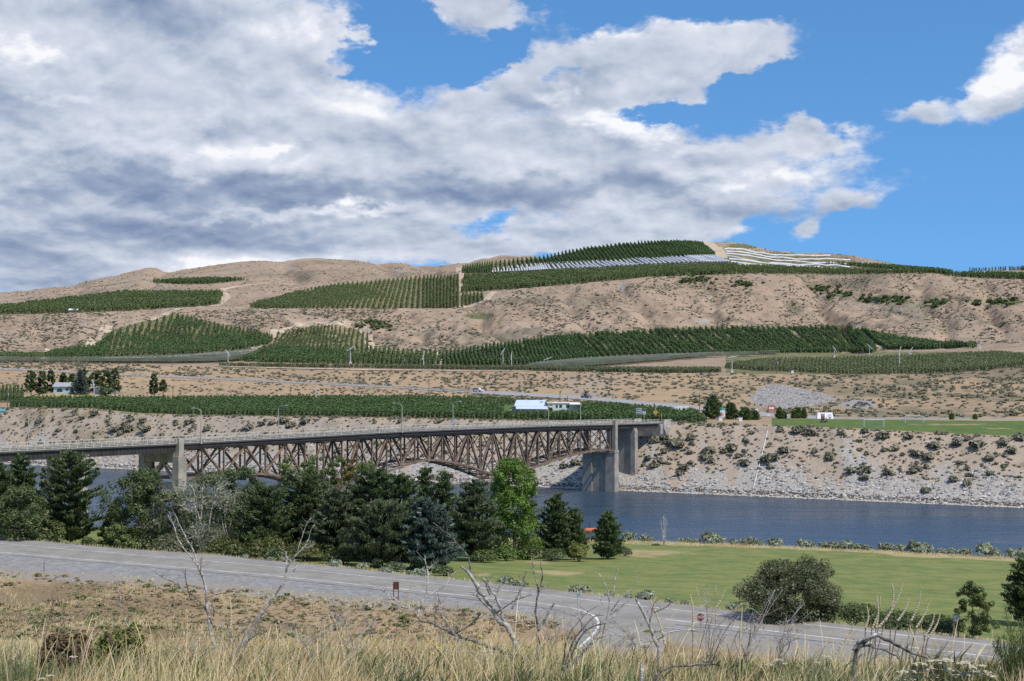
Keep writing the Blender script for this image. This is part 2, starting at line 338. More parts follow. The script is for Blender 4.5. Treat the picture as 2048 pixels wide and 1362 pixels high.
t3 = [(-1600, 1300, 660), (-400, 1340, 632), (0, 1350, 629), (150, 1350, 627), (300, 1360, 630), (350, 1360, 623), (400, 1350, 620), (520, 1350, 618), (700, 1350, 616), (850, 1350, 617), (925, 1360, 616), (985, 1420, 592), (1024, 1450, 582), (1100, 1470, 574), (1200, 1480, 567), (1300, 1500, 556), (1400, 1530, 551), (1536, 1550, 548), (1600, 1580, 552), (1650, 1610, 560), (1700, 1590, 557), (1780, 1540, 549), (1850, 1530, 547), (1950, 1520, 551), (2048, 1500, 556), (3800, 1400, 600)]
p = np.array(t3); e_d = np.interp(XS, p[:, 0], p[:, 1]); e_z = CZ-(np.interp(XS, p[:, 0], p[:, 2])-HY)/F*e_d
ring_dz(.5*(RD[i25]+e_d), RZ[i25]+.40*(e_z-RZ[i25]), 8.)                                 # 26
ring_dz(e_d, e_z, 2.6)                                                                   # 27
ring([(-1600, 1620, 650), (-300, 1650, 620), (0, 1680, 607), (200, 1720, 590), (430, 1720, 573), (600, 1720, 574), (750, 1750, 559), (920, 1780, 547), (1000, 1780, 547), (1100, 1790, 544), (1300, 1800, 531), (1460, 1800, 527), (1536, 1800, 535), (1700, 1800, 540), (1800, 1780, 541), (1900, 1750, 549), (2048, 1700, 552), (3800, 1600, 600)], 2.0)   # 28
sky = [(-1600, 2300, 665), (-300, 2300, 605), (0, 2300, 586), (95, 2300, 577), (200, 2300, 557), (250, 2300, 546.5), (300, 2300, 535), (350, 2300, 542), (400, 2300, 534), (460, 2280, 527), (512, 2250, 520), (637, 2250, 517), (737, 2250, 523), (825, 2250, 528), (870, 2250, 534), (912, 2200, 529), (1000, 2150, 523), (1086, 2120, 518), (1174, 2100, 499), (1230, 2100, 491), (1274, 2100, 487), (1350, 2100, 485), (1405, 2100, 484), (1474, 2100, 484), (1536, 2100, 500), (1598, 2100, 506), (1661, 2100, 507), (1736, 2100, 517), (1803, 2080, 532), (1861, 2050, 546), (1898, 2050, 549), (1948, 2100, 547), (2048, 2100, 545), (2600, 2100, 555), (3800, 2100, 640)]
ring(sky, 1.9, True, 3)                                                                  # 29
ring_dz(RD[-1]+160, RZ[-1]-14, 2)                                                        # 30
ring([(-1600, 3300, 690), (500, 3300, 580), (880, 3300, 540), (950, 3300, 521), (1012, 3300, 509), (1074, 3300, 514), (1140, 3300, 535), (1400, 3300, 580), (1850, 3300, 552), (1940, 3300, 545), (1990, 3300, 541.5), (2048, 3300, 540), (2500, 3300, 560), (3800, 3300, 640)], 3, True, 3)   # 31
ring_dz(RD[-1]+2500, 0*one, 3)                                                           # 32
ring_dz(RD[-1]+26000, -6*one, 0)                                                         # 33
RD = np.array(RD); RZ = np.array(RZ); RA = np.array(RA)
NR = len(RD)
def _ix(x):
    f = np.clip((np.asarray(x, float)-XS[0])/8., 0, len(XS)-1.001); i = f.astype(int); return i, f-i
def rings_at(x):
    i, f = _ix(x); return RD[:, i]*(1-f)+RD[:, i+1]*f, RZ[:, i]*(1-f)+RZ[:, i+1]*f
def rough(X, Y, amp):
    big = fbm(X/55., Y/75., 11, 5, .5); gul = 1-np.abs(fbm(X/26.+Y/90., Y/170., 31, 3, .5))*2; mid = fbm(X/9., Y/11., 21, 3)
    wb = np.clip((np.asarray(amp)-.5)/1.5, 0, 1)
    return amp*(big*.75*wb+(gul-.5)*.75*wb+mid*(.9-.55*wb))
RAVINES = [(1610, 1600, 1712, 1230, 9., 20), (942, 1380, 1000, 1140, 5., 16), (1235, 1480, 1335, 1180, 5., 16), (1400, 1520, 1455, 1240, 4.5, 15), (1120, 1460, 1190, 1150, 4., 14), (1830, 1520, 1900, 1190, 5., 18), (1960, 1500, 2000, 1190, 4., 15), (820, 1350, 850, 1120, 3.5, 14), (700, 1350, 690, 1180, 3., 12), (60, 1345, 95, 1090, 3.5, 14), (560, 2230, 600, 1800, 8., 20), (760, 2240, 790, 1820, 7., 18), (330, 2280, 300, 1780, 7., 16), (150, 2290, 170, 1780, 6., 18), (840, 2240, 880, 1850, 7., 14)]
def zt(x, d):                                      # ground height for column x at distance d (arrays)
    x, d = np.broadcast_arrays(np.asarray(x, float), np.asarray(d, float)); sh = x.shape; x = x.ravel(); d = d.ravel()
    D, Z = rings_at(x); k = np.clip((D <= d).sum(0)-1, 0, NR-2); j = np.arange(len(x))
    d0, d1 = D[k, j], D[k+1, j]; t = np.clip((d-d0)/(d1-d0), 0, 1)
    z = Z[k, j]*(1-t)+Z[k+1, j]*t; a = RA[k]*(1-t)+RA[k+1]*t
    X = (x-CX)/F*d
    for (xa, da, xb, db, dep, w) in RAVINES:           # dry gullies cut down the hill face
        s = (da-d)/(da-db); m = (s > -.15) & (s < 1.15)
        if m.any():
            xc = xa+(xb-xa)*s[m]+9*np.sin(s[m]*9+xa); z[m] -= dep*np.exp(-((x[m]-xc)/w)**2)*np.clip(np.minimum(s[m]+.15, 1.15-s[m])*4, 0, 1)
    return (z+rough(X, d, a)).reshape(sh)
def G(X, Y): X = np.asarray(X, float); Y = np.asarray(Y, float); return zt(CX+F*X/Y, Y)
def ground(x, y, dmin=5., dmax=3000., lift=0.):    # where the line of sight through pixel (x, y) first meets the ground
    x, y = np.broadcast_arrays(np.asarray(x, float), np.asarray(y, float)); sh = x.shape; x = x.ravel(); y = y.ravel()
    dmin = np.broadcast_to(np.asarray(dmin, float), x.shape); dmax = np.broadcast_to(np.asarray(dmax, float), x.shape)
    s = np.linspace(0, 1, 500); out = np.zeros(len(x))
    for i in range(len(x)):
        d = dmin[i]*(dmax[i]/dmin[i])**s; yp = HY+(CZ-zt(np.full(500, x[i]), d))*F/d
        h = np.nonzero(yp <= y[i])[0]
        if len(h) == 0: out[i] = d[np.argmin(np.abs(yp-y[i]))]; continue
        k = h[0]
        out[i] = d[k] if k == 0 else d[k-1]+(d[k]-d[k-1])*(yp[k-1]-y[i])/(yp[k-1]-yp[k]+1e-9)
    d = out; X = (x-CX)/F*d
    return np.stack([X, d, zt(x, d)], -1).reshape(sh+(3,))
GX = np.concatenate([np.arange(-1600, -60, 45.), np.arange(-60, 2111, 3.), np.arange(2140, 3801, 45.)])
def sheet(name, k0, k1, sub, material, zone=None, label=None):
    D, _ = rings_at(GX); rows = []
    for k in range(k0, k1):
        n = sub[k-k0] if isinstance(sub, (list, tuple)) else sub
        for i in range(n): rows.append(D[k]+(D[k+1]-D[k])*i/n)
    rows.append(D[k1]); d = np.array(rows); x = np.broadcast_to(GX, d.shape)
    z = zt(x, d); X = (x-CX)/F*d; V = np.stack([X, d, z], -1).reshape(-1, 3)
    r, c = d.shape; i = np.arange((r-1)*(c-1)); a = i//(c-1)*c+i % (c-1)
    Q = np.stack([a, a+1, a+1+c, a+c], 1)
    cols = np.zeros((len(V), 3)) if zone is None else zone(x.ravel(), d.ravel(), V, HY+(CZ-V[:, 2])*F/V[:, 1])
    me = mesh_np(name, V, Q, None, True, cols); me.materials.append(material)
    return tag(new_obj(name, me), kind='structure')
def sstep(a, b, v): t = np.clip((v-a)/(b-a), 0, 1); return t*t*(3-2*t)
def inside(poly, x, y):
    r = np.zeros(len(x), bool); n = len(poly)
    for i in range(n):
        x0, y0 = poly[i]; x1, y1 = poly[(i+1) % n]
        c = ((y0 > y) != (y1 > y)) & (x < (x1-x0)*(y-y0)/(y1-y0+1e-12)+x0); r ^= c
    return r
TAN = (.40, .285, .175); TAN2 = (.335, .232, .142); DRK = (.20, .165, .105)
M_slope = ground_mat('dry hillside soil', (.39, .285, .175), (.33, .23, .135), (.16, .19, .07), (.29, .262, .222), (.20, .15, .085), 6., 3., bump=.5)
M_park = ground_mat('park lawn', (.40, .32, .16), (.33, .27, .13), (.142, .188, .062), (.27, .26, .25), (.17, .15, .08), 1.2, .7, bump=.3)
M_bed = mat('river bed', (.10, .10, .09), .9, .1)
M_bank = ground_mat('far bank soil', (.405, .318, .24), (.385, .318, .252), (.115, .145, .055), (.385, .355, .315), (.24, .19, .115), 1.6, .8, bump=.8)
M_bench = ground_mat('bench soil', (.42, .295, .18), (.36, .26, .165), (.085, .145, .042), (.31, .29, .27), (.17, .15, .10), 1.0, .6, bump=.6)
M_hill = ground_mat('hill soil', (.405, .30, .216), (.335, .245, .172), (.115, .14, .06), (.36, .335, .30), (.185, .16, .11), .6, .35, bump=.9)
def z_slope(x, d, V, y):
    g = sstep(-14, -2, d-np.interp(x, XS, RD[7]))
    c = np.zeros((len(x), 3)); c[:, 1] = g*.75
    c[:, 0] = .38*(fbm(V[:, 0]/9, V[:, 1]/16, 5, 4) > .12)*(d > 90)*(1-g); c[:, 2] = .5+.9*fbm(V[:, 0]/7, V[:, 1]/11, 8, 4)
    return c
def z_park(x, d, V, y):
    c = np.zeros((len(x), 3)); e = np.interp(x, XS, RD[11])-d; s = d-np.interp(x, XS, RD[8])
    c[:, 0] = .95*sstep(6, 12, s+2*fbm(V[:, 0]/5, V[:, 1]/5, 4, 3))*sstep(1, 14, e+6*fbm(V[:, 0]/25, V[:, 1]/8, 6, 3))
    for px, py, a, b in ((1290, 1109, 70, 7), (1120, 1146, 45, 6), (1075, 1125, 36, 5), (965, 1150, 30, 5)):
        c[:, 0] *= 1-.62*np.exp(-(((x-px)/a/1.2)**2+((y-py)/b/1.2)**2))
    c[:, 0] -= .22*sstep(.0, .35, fbm(V[:, 0]/30., V[:, 1]/7., 26, 4))*(s > 10)
    c[:, 1] = .8*(1-sstep(.5, 2.5, s))+.5*(np.abs(e-3) < 2.2)*(x > 1300)
    hump = (x < 150)*(d > 300); c[hump] = (0, .1, .3)
    return c
sheet('hillside', 0, 7, [6, 10, 20, 30, 26, 24, 12], M_slope, z_slope)
sheet('park_ground', 7, 13, [6, 8, 30, 30, 4, 6], M_park, z_park)
sheet('riverbed', 13, 16, [4, 4, 6], M_bed)
def z_bank(x, d, V, y):
    c = np.zeros((len(x), 3)); s = (d-shore_d(x))
    st = fbm(V[:, 0]/7.+V[:, 1]*.0, V[:, 2]/16., 14, 4)
    c[:, 1] = np.clip(1.0-s/np.interp(x, [900, 1300], [22., 36.])+.8*st+.7*fbm(V[:, 0]/26., V[:, 1]/60., 9, 3), 0, .85)
    c[:, 2] = .16+.5*fbm(V[:, 0]/14., V[:, 1]/9., 12, 4)
    c[:, 2] += .35*(x < 330)*(s > 8)
    return c
sheet('far_riverbank', 16, 19, [16, 34, 3], M_bank, z_bank)
def z_bench(x, d, V, y):
    c = np.zeros((len(x), 3)); b0 = np.interp(x, XS, RD[19]); b1 = np.interp(x, XS, RD[20]); h1 = np.interp(x, XS, RD[22])
    fld = sstep(1535, 1550, x)*sstep(0, 5, d-b0-1)*sstep(-1, 2, b1-4-d)
    c[:, 0] = .92*fld*(1-.5*np.exp(-(((x-1900)/120)**2+((y-849)/3)**2))-.45*np.exp(-(((x-2010)/90)**2+((y-857)/3)**2)))
    c[:, 0] = np.maximum(c[:, 0], .8*(x < 1410)*(d > b0+6)*(d < b1-6)*(x > 20))
    up = d > h1
    c[:, 1] = np.where(up, .48*np.exp(-((x-1180)/150)**2)*(y > 750)+.35*(x < 350)*(y > 731), 0)
    for poly in ([(1498, 800), (1520, 776), (1545, 768), (1590, 775), (1640, 785), (1680, 800), (1640, 808), (1610, 812), (1570, 818), (1520, 812)], [(1675, 812), (1700, 797), (1745, 800), (1760, 812), (1720, 820)]):
        c[inside(poly, x, y), 1] = .95
    c[:, 1] = np.maximum(c[:, 1], .85*(~up)*(d > b1)*(x > 1560))
    c[:, 2] = np.where(up, .25+.30*sstep(1380, 1650, x), .32)+.45*fbm(V[:, 0]/16., V[:, 1]/22., 12, 4)
    return c
sheet('river_bench', 19, 23, [26, 14, 5, 34], M_bench, z_bench)
ALLEY = [[(92, 718), (212, 662), (352, 625), (430, 645), (545, 670), (470, 704), (300, 714), (180, 718)], [(545, 695), (562, 664), (622, 651), (672, 648), (735, 664), (735, 697)], [(486, 724), (530, 695), (748, 697), (878, 706), (876, 732)], [(890, 732), (886, 704), (1080, 675), (1288, 658), (1430, 651), (1698, 650), (1762, 702), (1640, 707), (1350, 712), (1200, 718), (1100, 728), (1000, 733)], [(1722, 657), (1946, 690), (1860, 700), (1772, 700)], [(500, 617), (543, 600), (675, 568), (765, 561), (916, 549), (916, 617)], [(924, 616), (926, 586), (963, 587), (966, 603)], [(-60, 633), (-60, 620), (120, 599), (250, 584), (440, 585), (434, 611), (250, 623)], [(926, 584), (926, 532), (1090, 511), (1178, 496), (1274, 486), (1404, 485), (1445, 500), (1660, 510), (1780, 540), (1450, 527), (1850, 543), (1850, 548), (1536, 547), (1300, 555), (1100, 573)]]
def z_hill(x, d, V, y):
    c = np.zeros((len(x), 3)); n = fbm(V[:, 0]/40., V[:, 1]/60., 15, 4)
    c[:, 2] = .26+.75*n+.35*fbm(V[:, 0]/160., V[:, 1]/240., 25, 3)
    c[:, 1] = .42*sstep(.05, .3, fbm(V[:, 0]/70.+V[:, 2]/30., V[:, 1]/200., 45, 4))
    c[:, 0] = .42*sstep(.0, .3, fbm(V[:, 0]/120., V[:, 1]/90., 46, 4))*(d > 1700)
    for px, py, a, b, w in ((960, 632, 45, 8, .9), (1000, 650, 20, 22, .55), (1690, 590, 25, 12, .7), (1660, 600, 18, 22, .6), (1740, 600, 40, 7, .9), (1800, 603, 40, 6, .8), (1870, 615, 60, 14, .5), (2010, 604, 50, 9, .8), (1910, 600, 40, 8, .5), (1400, 565, 60, 8, .45), (520, 550, 150, 7, .35), (640, 546, 120, 6, .3), (360, 548, 60, 6, .35), (1490, 492, 60, 8, .75), (1060, 585, 40, 6, .5), (1380, 570, 25, 12, .5)):
        c[:, 0] = np.maximum(c[:, 0], w*np.exp(-(((x-px)/a)**2+((y-py)/b)**2)))
    for px, py, a, b, w in ((1243, 574, 12, 12, .85), (1405, 642, 18, 6, .9), (585, 537, 12, 4, .9), (690, 641, 25, 6, .5), (1420, 595, 10, 8, .6), (1330, 620, 14, 9, .45), (1350, 610, 30, 12, .35), (800, 543, 30, 3, .6), (235, 628, 20, 8, .5)):
        c[:, 1] = np.maximum(c[:, 1], w*np.exp(-(((x-px)/a)**2+((y-py)/b)**2)))
    for poly in ALLEY: k = inside(poly, x, y); c[k, 0] = .56; c[k, 2] *= .3; c[k, 1] = 0
    c[:, 0] = np.maximum(c[:, 0], .58*(x > 1450)*(y > 703)*(y < 751)*(d > 780)*(d < 1200))
    return c
sheet('hills', 23, 33, [3, 20, 60, 60, 40, 50, 10, 12, 8, 3], M_hill, z_hill)
# the plain the hills stand on, out to the horizon
gb = MB(); gb.add([(-40000, -4000, -7), (40000, -4000, -7), (40000, 40000, -7), (-40000, 40000, -7)], [(0, 1, 2, 3)]); tag(gb.build('plain', mat('plain soil', TAN, .95, .1)), kind='structure')
hb = MB()                                          # the hill the photographer stands on goes on behind the camera
xx = np.linspace(-150, 150, 41); yy = np.linspace(-120, 2.5, 26); Xg, Yg = np.meshgrid(xx, yy)
Zg = 39.3-.0*Xg-.03*np.minimum(np.abs(Xg)-1.2, 0)+.35*fbm(Xg/12, Yg/12, 4, 3)*sstep(2.5, -6, Yg)-.028*np.maximum(np.abs(Xg)-1.2, 0)**1.2-.02*Yg
c = len(xx); i = np.arange((len(yy)-1)*(c-1)); a = i//(c-1)*c+i % (c-1)
me = mesh_np('hilltop', np.stack([Xg, Yg, Zg], -1).reshape(-1, 3), np.stack([a, a+1, a+1+c, a+c], 1), None, True, np.full((Xg.size, 3), .1)); me.materials.append(M_slope); tag(new_obj('hilltop', me), kind='structure')

# ------------------------------------------------------------------ river
def water_mat():
    m = bpy.data.materials.new('river water'); m.use_nodes = True; nt = m.node_tree; nt.nodes.clear(); T = NT(nt)
    tc = T.n('ShaderNodeTexCoord').outputs['Object']
    mp = T.n('ShaderNodeMapping', {'Vector': tc, 'Rotation': (0, 0, math.radians(29)), 'Scale': (.5, 1.3, 1)}).outputs[0]
    h = T.m('ADD', T.m('MULTIPLY', T.noise(mp, .42, 2, .5, .5), .8), T.m('MULTIPLY', T.noise(mp, .11, 3, .55, .6), 2.4))
    big = T.noise(T.n('ShaderNodeMapping', {'Vector': tc, 'Rotation': (0, 0, math.radians(29)), 'Scale': (.008, .035, 1)}).outputs[0], 1., 4, .6, .8)
    bm = T.n('ShaderNodeBump', {'Height': h, 'Strength': T.rng(big, .3, .7, .35, .75), 'Distance': .5})
    b = T.n('ShaderNodeBsdfPrincipled', {'Base Color': T.mix(T.rng(big, .3, .7), (.026, .050, .082), (.040, .064, .094)), 'Roughness': T.rng(big, .35, .65, .24, .34), 'IOR': 1.333, 'Specular IOR Level': .5})
    nt.links.new(bm.outputs[0], b.inputs['Normal'])
    out = T.n('ShaderNodeOutputMaterial'); nt.links.new(b.outputs[0], out.inputs[0]); return m
wb = MB(); A = []; B = []
for x in np.arange(-1600, 3801, 60.):
    j = int(_ix(x)[0]); A.append(((x-CX)/F*(RD[12][j]), RD[12][j], 0.)); B.append(((x-CX)/F*(sd_[j]+1.5), sd_[j]+1.5, 0.))
wb.strip(A, B); tag(wb.build('river', water_mat()), kind='structure')

# ------------------------------------------------------------------ roads
M_asph = mat('worn grey asphalt', (.275, .255, .226), .9, .2, vary=.14, vscale=.35, bump=.15, bscale=6)
M_grav = mat('road shoulder gravel', (.235, .225, .215), .95, .1, vary=.3, vscale=1.5, bump=.5, bscale=8)
M_line = mat('worn white road paint', (.58, .57, .55), .8, .2, vary=.3, vscale=.8)
M_yel = mat('worn yellow road paint', (.42, .36, .22), .8, .2, vary=.25, vscale=.8)
M_conc = mat('weathered concrete', (.42, .38, .33), .9, .2, vary=.28, vscale=.5, bump=.2, bscale=3)
M_dirt = mat('pale dirt track', (.50, .40, .29), .95, .1, vary=.15, vscale=.3, bump=.3, bscale=2)
def yline(tab, x, z=15.): return (CZ-z)*F/(np.interp(x, tab[:, 0], tab[:, 1])-HY)
fog_n = np.array([(-1600, 968), (-800, 1028), (0, 1105), (512, 1148.5), (1024, 1202), (1111, 1211), (1316, 1238), (1534, 1262), (1711, 1283), (1961, 1312), (2048, 1323), (2900, 1430), (3800, 1560)], float)
fog_f = np.array([(-1600, 952), (-800, 1013), (0, 1087.5), (512, 1130.5), (1024, 1183), (1274, 1212), (1536, 1240.5), (1986, 1292), (2048, 1299), (2900, 1405), (3800, 1534)], float)
RX = np.arange(-1600, 3801, 20.)
def road_strip(d0, d1, z, m, name, rx=RX, kind='structure'):
    b = MB(); b.strip(np.stack([(rx-CX)/F*d0, d0, 0*rx+z], 1), np.stack([(rx-CX)/F*d1, d1, 0*rx+z], 1)); return tag(b.build(name, m), kind=kind)
wob = .6*fbm(RX/60., RX*0, 41, 3)
road_strip(yline(fog_n, RX)-2.2+wob*.5, yline(fsh, RX)-1.0+wob, 15.03, M_asph, 'road')
def line_strip(tab, off, w, m, name, x0=-1600, x1=3800, z=15.036, dashes=None):
    b = MB()
    def seg(a, c):
        rx = np.arange(a, c+.1, max(2., (c-a)/max(1, round((c-a)/20)))); d0 = yline(tab, rx)+off; b.strip(np.stack([(rx-CX)/F*d0, d0, 0*rx+z], 1), np.stack([(rx-CX)/F*(d0+w), d0+w, 0*rx+z], 1))
    if dashes:
        for a, c in dashes: seg(a, c)
    else: seg(x0, x1)
    return tag(b.build(name, m), kind='structure')
line_strip(fog_n, 0, .34, M_line, 'edge_line', -1600, 1100)
line_strip(fog_n, 0, .34, M_line, 'edge_line', 1330, 3800)
line_strip(fog_f, 0, .27, M_line, 'edge_line')
mid = fog_n.copy(); mid[:, 1] = .5*(fog_n[:, 1]+np.interp(fog_n[:, 0], fog_f[:, 0], fog_f[:, 1]))
line_strip(mid, 0, .24, M_yel, 'centre_line', -1600, 1080); line_strip(mid, 0, .22, M_yel, 'centre_line', 1420, 3800)
# the side road that comes up to the junction
def curve(pts, n=30):
    p = np.array(pts, float); t = np.concatenate([[0], np.cumsum(np.linalg.norm(np.diff(p, axis=0), axis=1))]); s = np.linspace(0, t[-1], n)
    q = np.stack([np.interp(s, t, p[:, k]) for k in range(p.shape[1])], 1)
    for _ in range(3): q[1:-1] = .25*q[:-2]+.5*q[1:-1]+.25*q[2:]
    return q
def on_road(P, z=15.03): P = np.asarray(P, float); d = (CZ-z)*F/(P[:, 1]-HY); return np.stack([(P[:, 0]-CX)/F*d, d, 0*d+z], 1)
Lc = curve([(1080, 1207), (1150, 1217), (1190, 1232), (1199, 1248), (1185, 1268), (1160, 1290), (1135, 1318)]); Rc = curve([(1340, 1239), (1330, 1252), (1318, 1268), (1312, 1285), (1306, 1300), (1300, 1318)])
b = MB(); b.strip(on_road(Lc, 15.026)-np.array((1.5, 1.2, 0)), on_road(Rc, 15.026)+np.array((.9, 0, 0))); tag(b.build('side_road', M_asph), kind='structure')
b = MB(); P = on_road(Lc, 15.04); b.strip(P, P+np.array((.26, .09, 0))); tag(b.build('edge_line', M_line), kind='structure')
for pts in ([(1318, 1253), (1366, 1259)], [(1218, 1267), (1275, 1273)], [(1316, 1270), (1345, 1262), (1390, 1259)]):
    P = on_road(curve(pts, 8), 15.04); b = MB(); b.strip(P, P+np.array((0, .24, 0))); tag(b.build('edge_line', M_line), kind='structure')
# highway across the river
rx = np.arange(-1600, 1701, 12.); d0 = np.interp(rx, XS, RD[i21])+.5; d1 = np.interp(rx, XS, RD[i21+1])-.5
z0 = np.interp(rx, XS, RZ[i21])+.14; z1 = np.interp(rx, XS, RZ[i21+1])+.14
b = MB(); b.strip(np.stack([(rx-CX)/F*d0, d0, z0], 1), np.stack([(rx-CX)/F*d1, d1, z1], 1)); tag(b.build('highway', mat('pale highway asphalt', (.33, .32, .315), .9, .2, vary=.08, vscale=.2)), kind='structure')
b = MB(); dm = d0*.45+d1*.55; zm = z0*.45+z1*.55+.006; b.strip(np.stack([(rx-CX)/F*dm, dm, zm], 1), np.stack([(rx-CX)/F*(dm+.5), dm+.5, zm], 1)); tag(b.build('centre_line', M_yel), kind='structure')
def track(name, pts, w, m=M_dirt, dmin=400., dmax=3200., lift=.25, n=40, depth_w=None):
    P = curve(pts, n); g = ground(P[:, 0], P[:, 1], dmin, dmax); t = np.gradient(g[:, :2], axis=0); t /= np.linalg.norm(t, axis=1)[:, None]+1e-9
    nn = np.stack([-t[:, 1], t[:, 0]], 1)*w/2
    k = 5; b = MB(); R = []
    for q in np.linspace(-1, 1, k):
        XY = g[:, :2]+nn*q; R.append(np.stack([XY[:, 0], XY[:, 1], G(XY[:, 0], XY[:, 1])+lift], 1))
    for i in range(k-1): b.strip(R[i], R[i+1])
    return tag(b.build(name, m), kind='structure')
track('dirt_road', [(429, 612), (440, 606), (453, 598), (455, 594), (447, 586), (441, 580), (456, 576), (480, 573), (515, 569), (545, 564)], 8)
track('dirt_road', [(80, 719), (90, 709), (103, 701)], 7); 
track('dirt_road', [(178, 702), (186, 689), (196, 676), (206, 664), (220, 652)], 8); track('dirt_road', [(300, 640), (322, 635), (338, 624), (362, 617)], 7)
track('dirt_road', [(512, 700), (530, 683), (548, 667), (570, 660)], 8); track('dirt_road', [(570, 660), (600, 650), (640, 646), (690, 648), (725, 656), (737, 668), (737, 688), (748, 698)], 6)
track('dirt_road', [(918, 534), (921, 545), (926, 558), (923, 570), (919, 584)], 9); track('dirt_road', [(988, 584), (978, 593), (968, 602), (950, 610), (905, 616)], 7)
track('dirt_road', [(1411, 484), (1425, 493), (1437, 503), (1441, 516)], 16); track('dirt_road', [(1715, 652), (1725, 667), (1738, 680), (1750, 690), (1767, 697)], 6)
track('dirt_road', [(878, 704), (884, 716), (876, 730)], 8); track('dirt_road', [(430, 733), (560, 737), (700, 740), (900, 742), (1060, 742)], 5, lift=.35)

# ------------------------------------------------------------------ the bridge: t metres along it, o metres across (0 = edge nearest the camera)
BO = np.array((-94.8, 315.)); BU = np.array((.558, .830)); BN = np.array((-.830, .558)); BW = 9.6
ZT = [-90, 0, 46, 84, 121, 139, 189, 224, 252]; ZZ = [23.6, 22.6, 22.1, 21.85, 21.68, 21.45, 20.65, 19.85, 19.3]
def bz_(t): return float(np.interp(t, ZT, ZZ))
def bp(t, o, z): q = BO+BU*t+BN*o; return np.array((q[0], q[1], z))
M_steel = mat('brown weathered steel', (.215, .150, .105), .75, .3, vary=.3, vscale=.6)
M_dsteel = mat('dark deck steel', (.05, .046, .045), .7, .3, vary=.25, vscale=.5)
M_rail = mat('pale concrete railing', (.52, .48, .40), .85, .2, vary=.18, vscale=.7)
M_pier = mat('stained concrete pier', (.37, .335, .285), .9, .2, vary=.24, vscale=.35, second=(.45, .40, .335), bump=.15, bscale=2)
bridge = thing('truss_bridge', 'long brown steel deck truss bridge on concrete piers crossing the dark river', 'bridge', bp(0, 0, 22))
T0, T1 = -85., 252.
ts = np.arange(T0, T1+.1, 2.0)
b = MB()
for a, c in zip(ts[:-1], ts[1:]):
    za, zc = bz_(a), bz_(c)
    b.hexa([bp(a, -.1, za-.32), bp(c, -.1, zc-.32), bp(c, BW+.1, zc-.32), bp(a, BW+.1, za-.32), bp(a, -.1, za), bp(c, -.1, zc), bp(c, BW+.1, zc), bp(a, BW+.1, za)])
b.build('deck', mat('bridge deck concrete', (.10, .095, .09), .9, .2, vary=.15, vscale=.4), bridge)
b = MB()
for a, c in zip(ts[:-1], ts[1:]):
    b.hexa([bp(a, .75, bz_(a)+.004), bp(c, .75, bz_(c)+.004), bp(c, BW-.75, bz_(c)+.004), bp(a, BW-.75, bz_(a)+.004), bp(a, .75, bz_(a)+.05), bp(c, .75, bz_(c)+.05), bp(c, BW-.75, bz_(c)+.05), bp(a, BW-.75, bz_(a)+.05)])
b.build('roadway', mat('dark bridge asphalt', (.085, .085, .088), .9, .2, vary=.15, vscale=.4), bridge)
# plate girders under the approach spans (with stiffeners), stringers along the truss spans
for o in (.35, BW-.35):
    b = MB()
    for a, c in zip(ts[:-1], ts[1:]):
        if a < 45 or a >= 224:
            dep = 1.45 if a < 45 else 1.0
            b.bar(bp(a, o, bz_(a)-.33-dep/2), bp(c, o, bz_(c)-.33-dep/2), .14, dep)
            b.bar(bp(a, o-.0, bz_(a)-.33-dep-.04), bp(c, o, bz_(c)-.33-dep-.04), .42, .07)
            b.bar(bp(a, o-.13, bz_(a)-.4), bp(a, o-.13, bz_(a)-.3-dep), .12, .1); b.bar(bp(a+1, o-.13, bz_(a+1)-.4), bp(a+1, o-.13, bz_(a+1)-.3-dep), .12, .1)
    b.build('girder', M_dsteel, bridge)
for o in (.25, 3, 6.6, BW-.25):
    b = MB()
    for a, c in zip(ts[:-1], ts[1:]):
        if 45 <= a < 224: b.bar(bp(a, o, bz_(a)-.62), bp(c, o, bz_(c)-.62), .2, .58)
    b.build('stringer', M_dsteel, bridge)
# railings
rail_posts = np.arange(T0+1, T1, 2.05); cam_first = sorted(rail_posts, key=lambda t: abs(t-110))
for o, near in ((0., True), (BW, False)):
    rl = MB()
    for a, c in zip(ts[:-1], ts[1:]):
        za, zc = bz_(a), bz_(c)
        rl.bar(bp(a, o, za+1.0), bp(c, o, zc+1.0), .16, .15); rl.bar(bp(a, o, za+.38), bp(c, o, zc+.38), .10, .10); rl.bar(bp(a, o, za+.05), bp(c, o, zc+.05), .2, .12)
    r = rl.build('railing', M_rail, bridge)
    if near:
        show = [t for t in rail_posts if -5 < t < 250]; pick = show[:100]; rest = [t for t in rail_posts if t not in pick]
        for t in pick: q = MB(); q.box(bp(t, o, bz_(t)+.52), (.17, .17, .88), math.atan2(BU[1], BU[0])); q.build('post', M_rail, r)
    else: rest = list(rail_posts)
    q = MB()
    for t in rest: q.box(bp(t, o, bz_(t)+.52), (.17, .17, .88), math.atan2(BU[1], BU[0]))
    tag(q.build('posts', M_rail, r), kind='stuff')
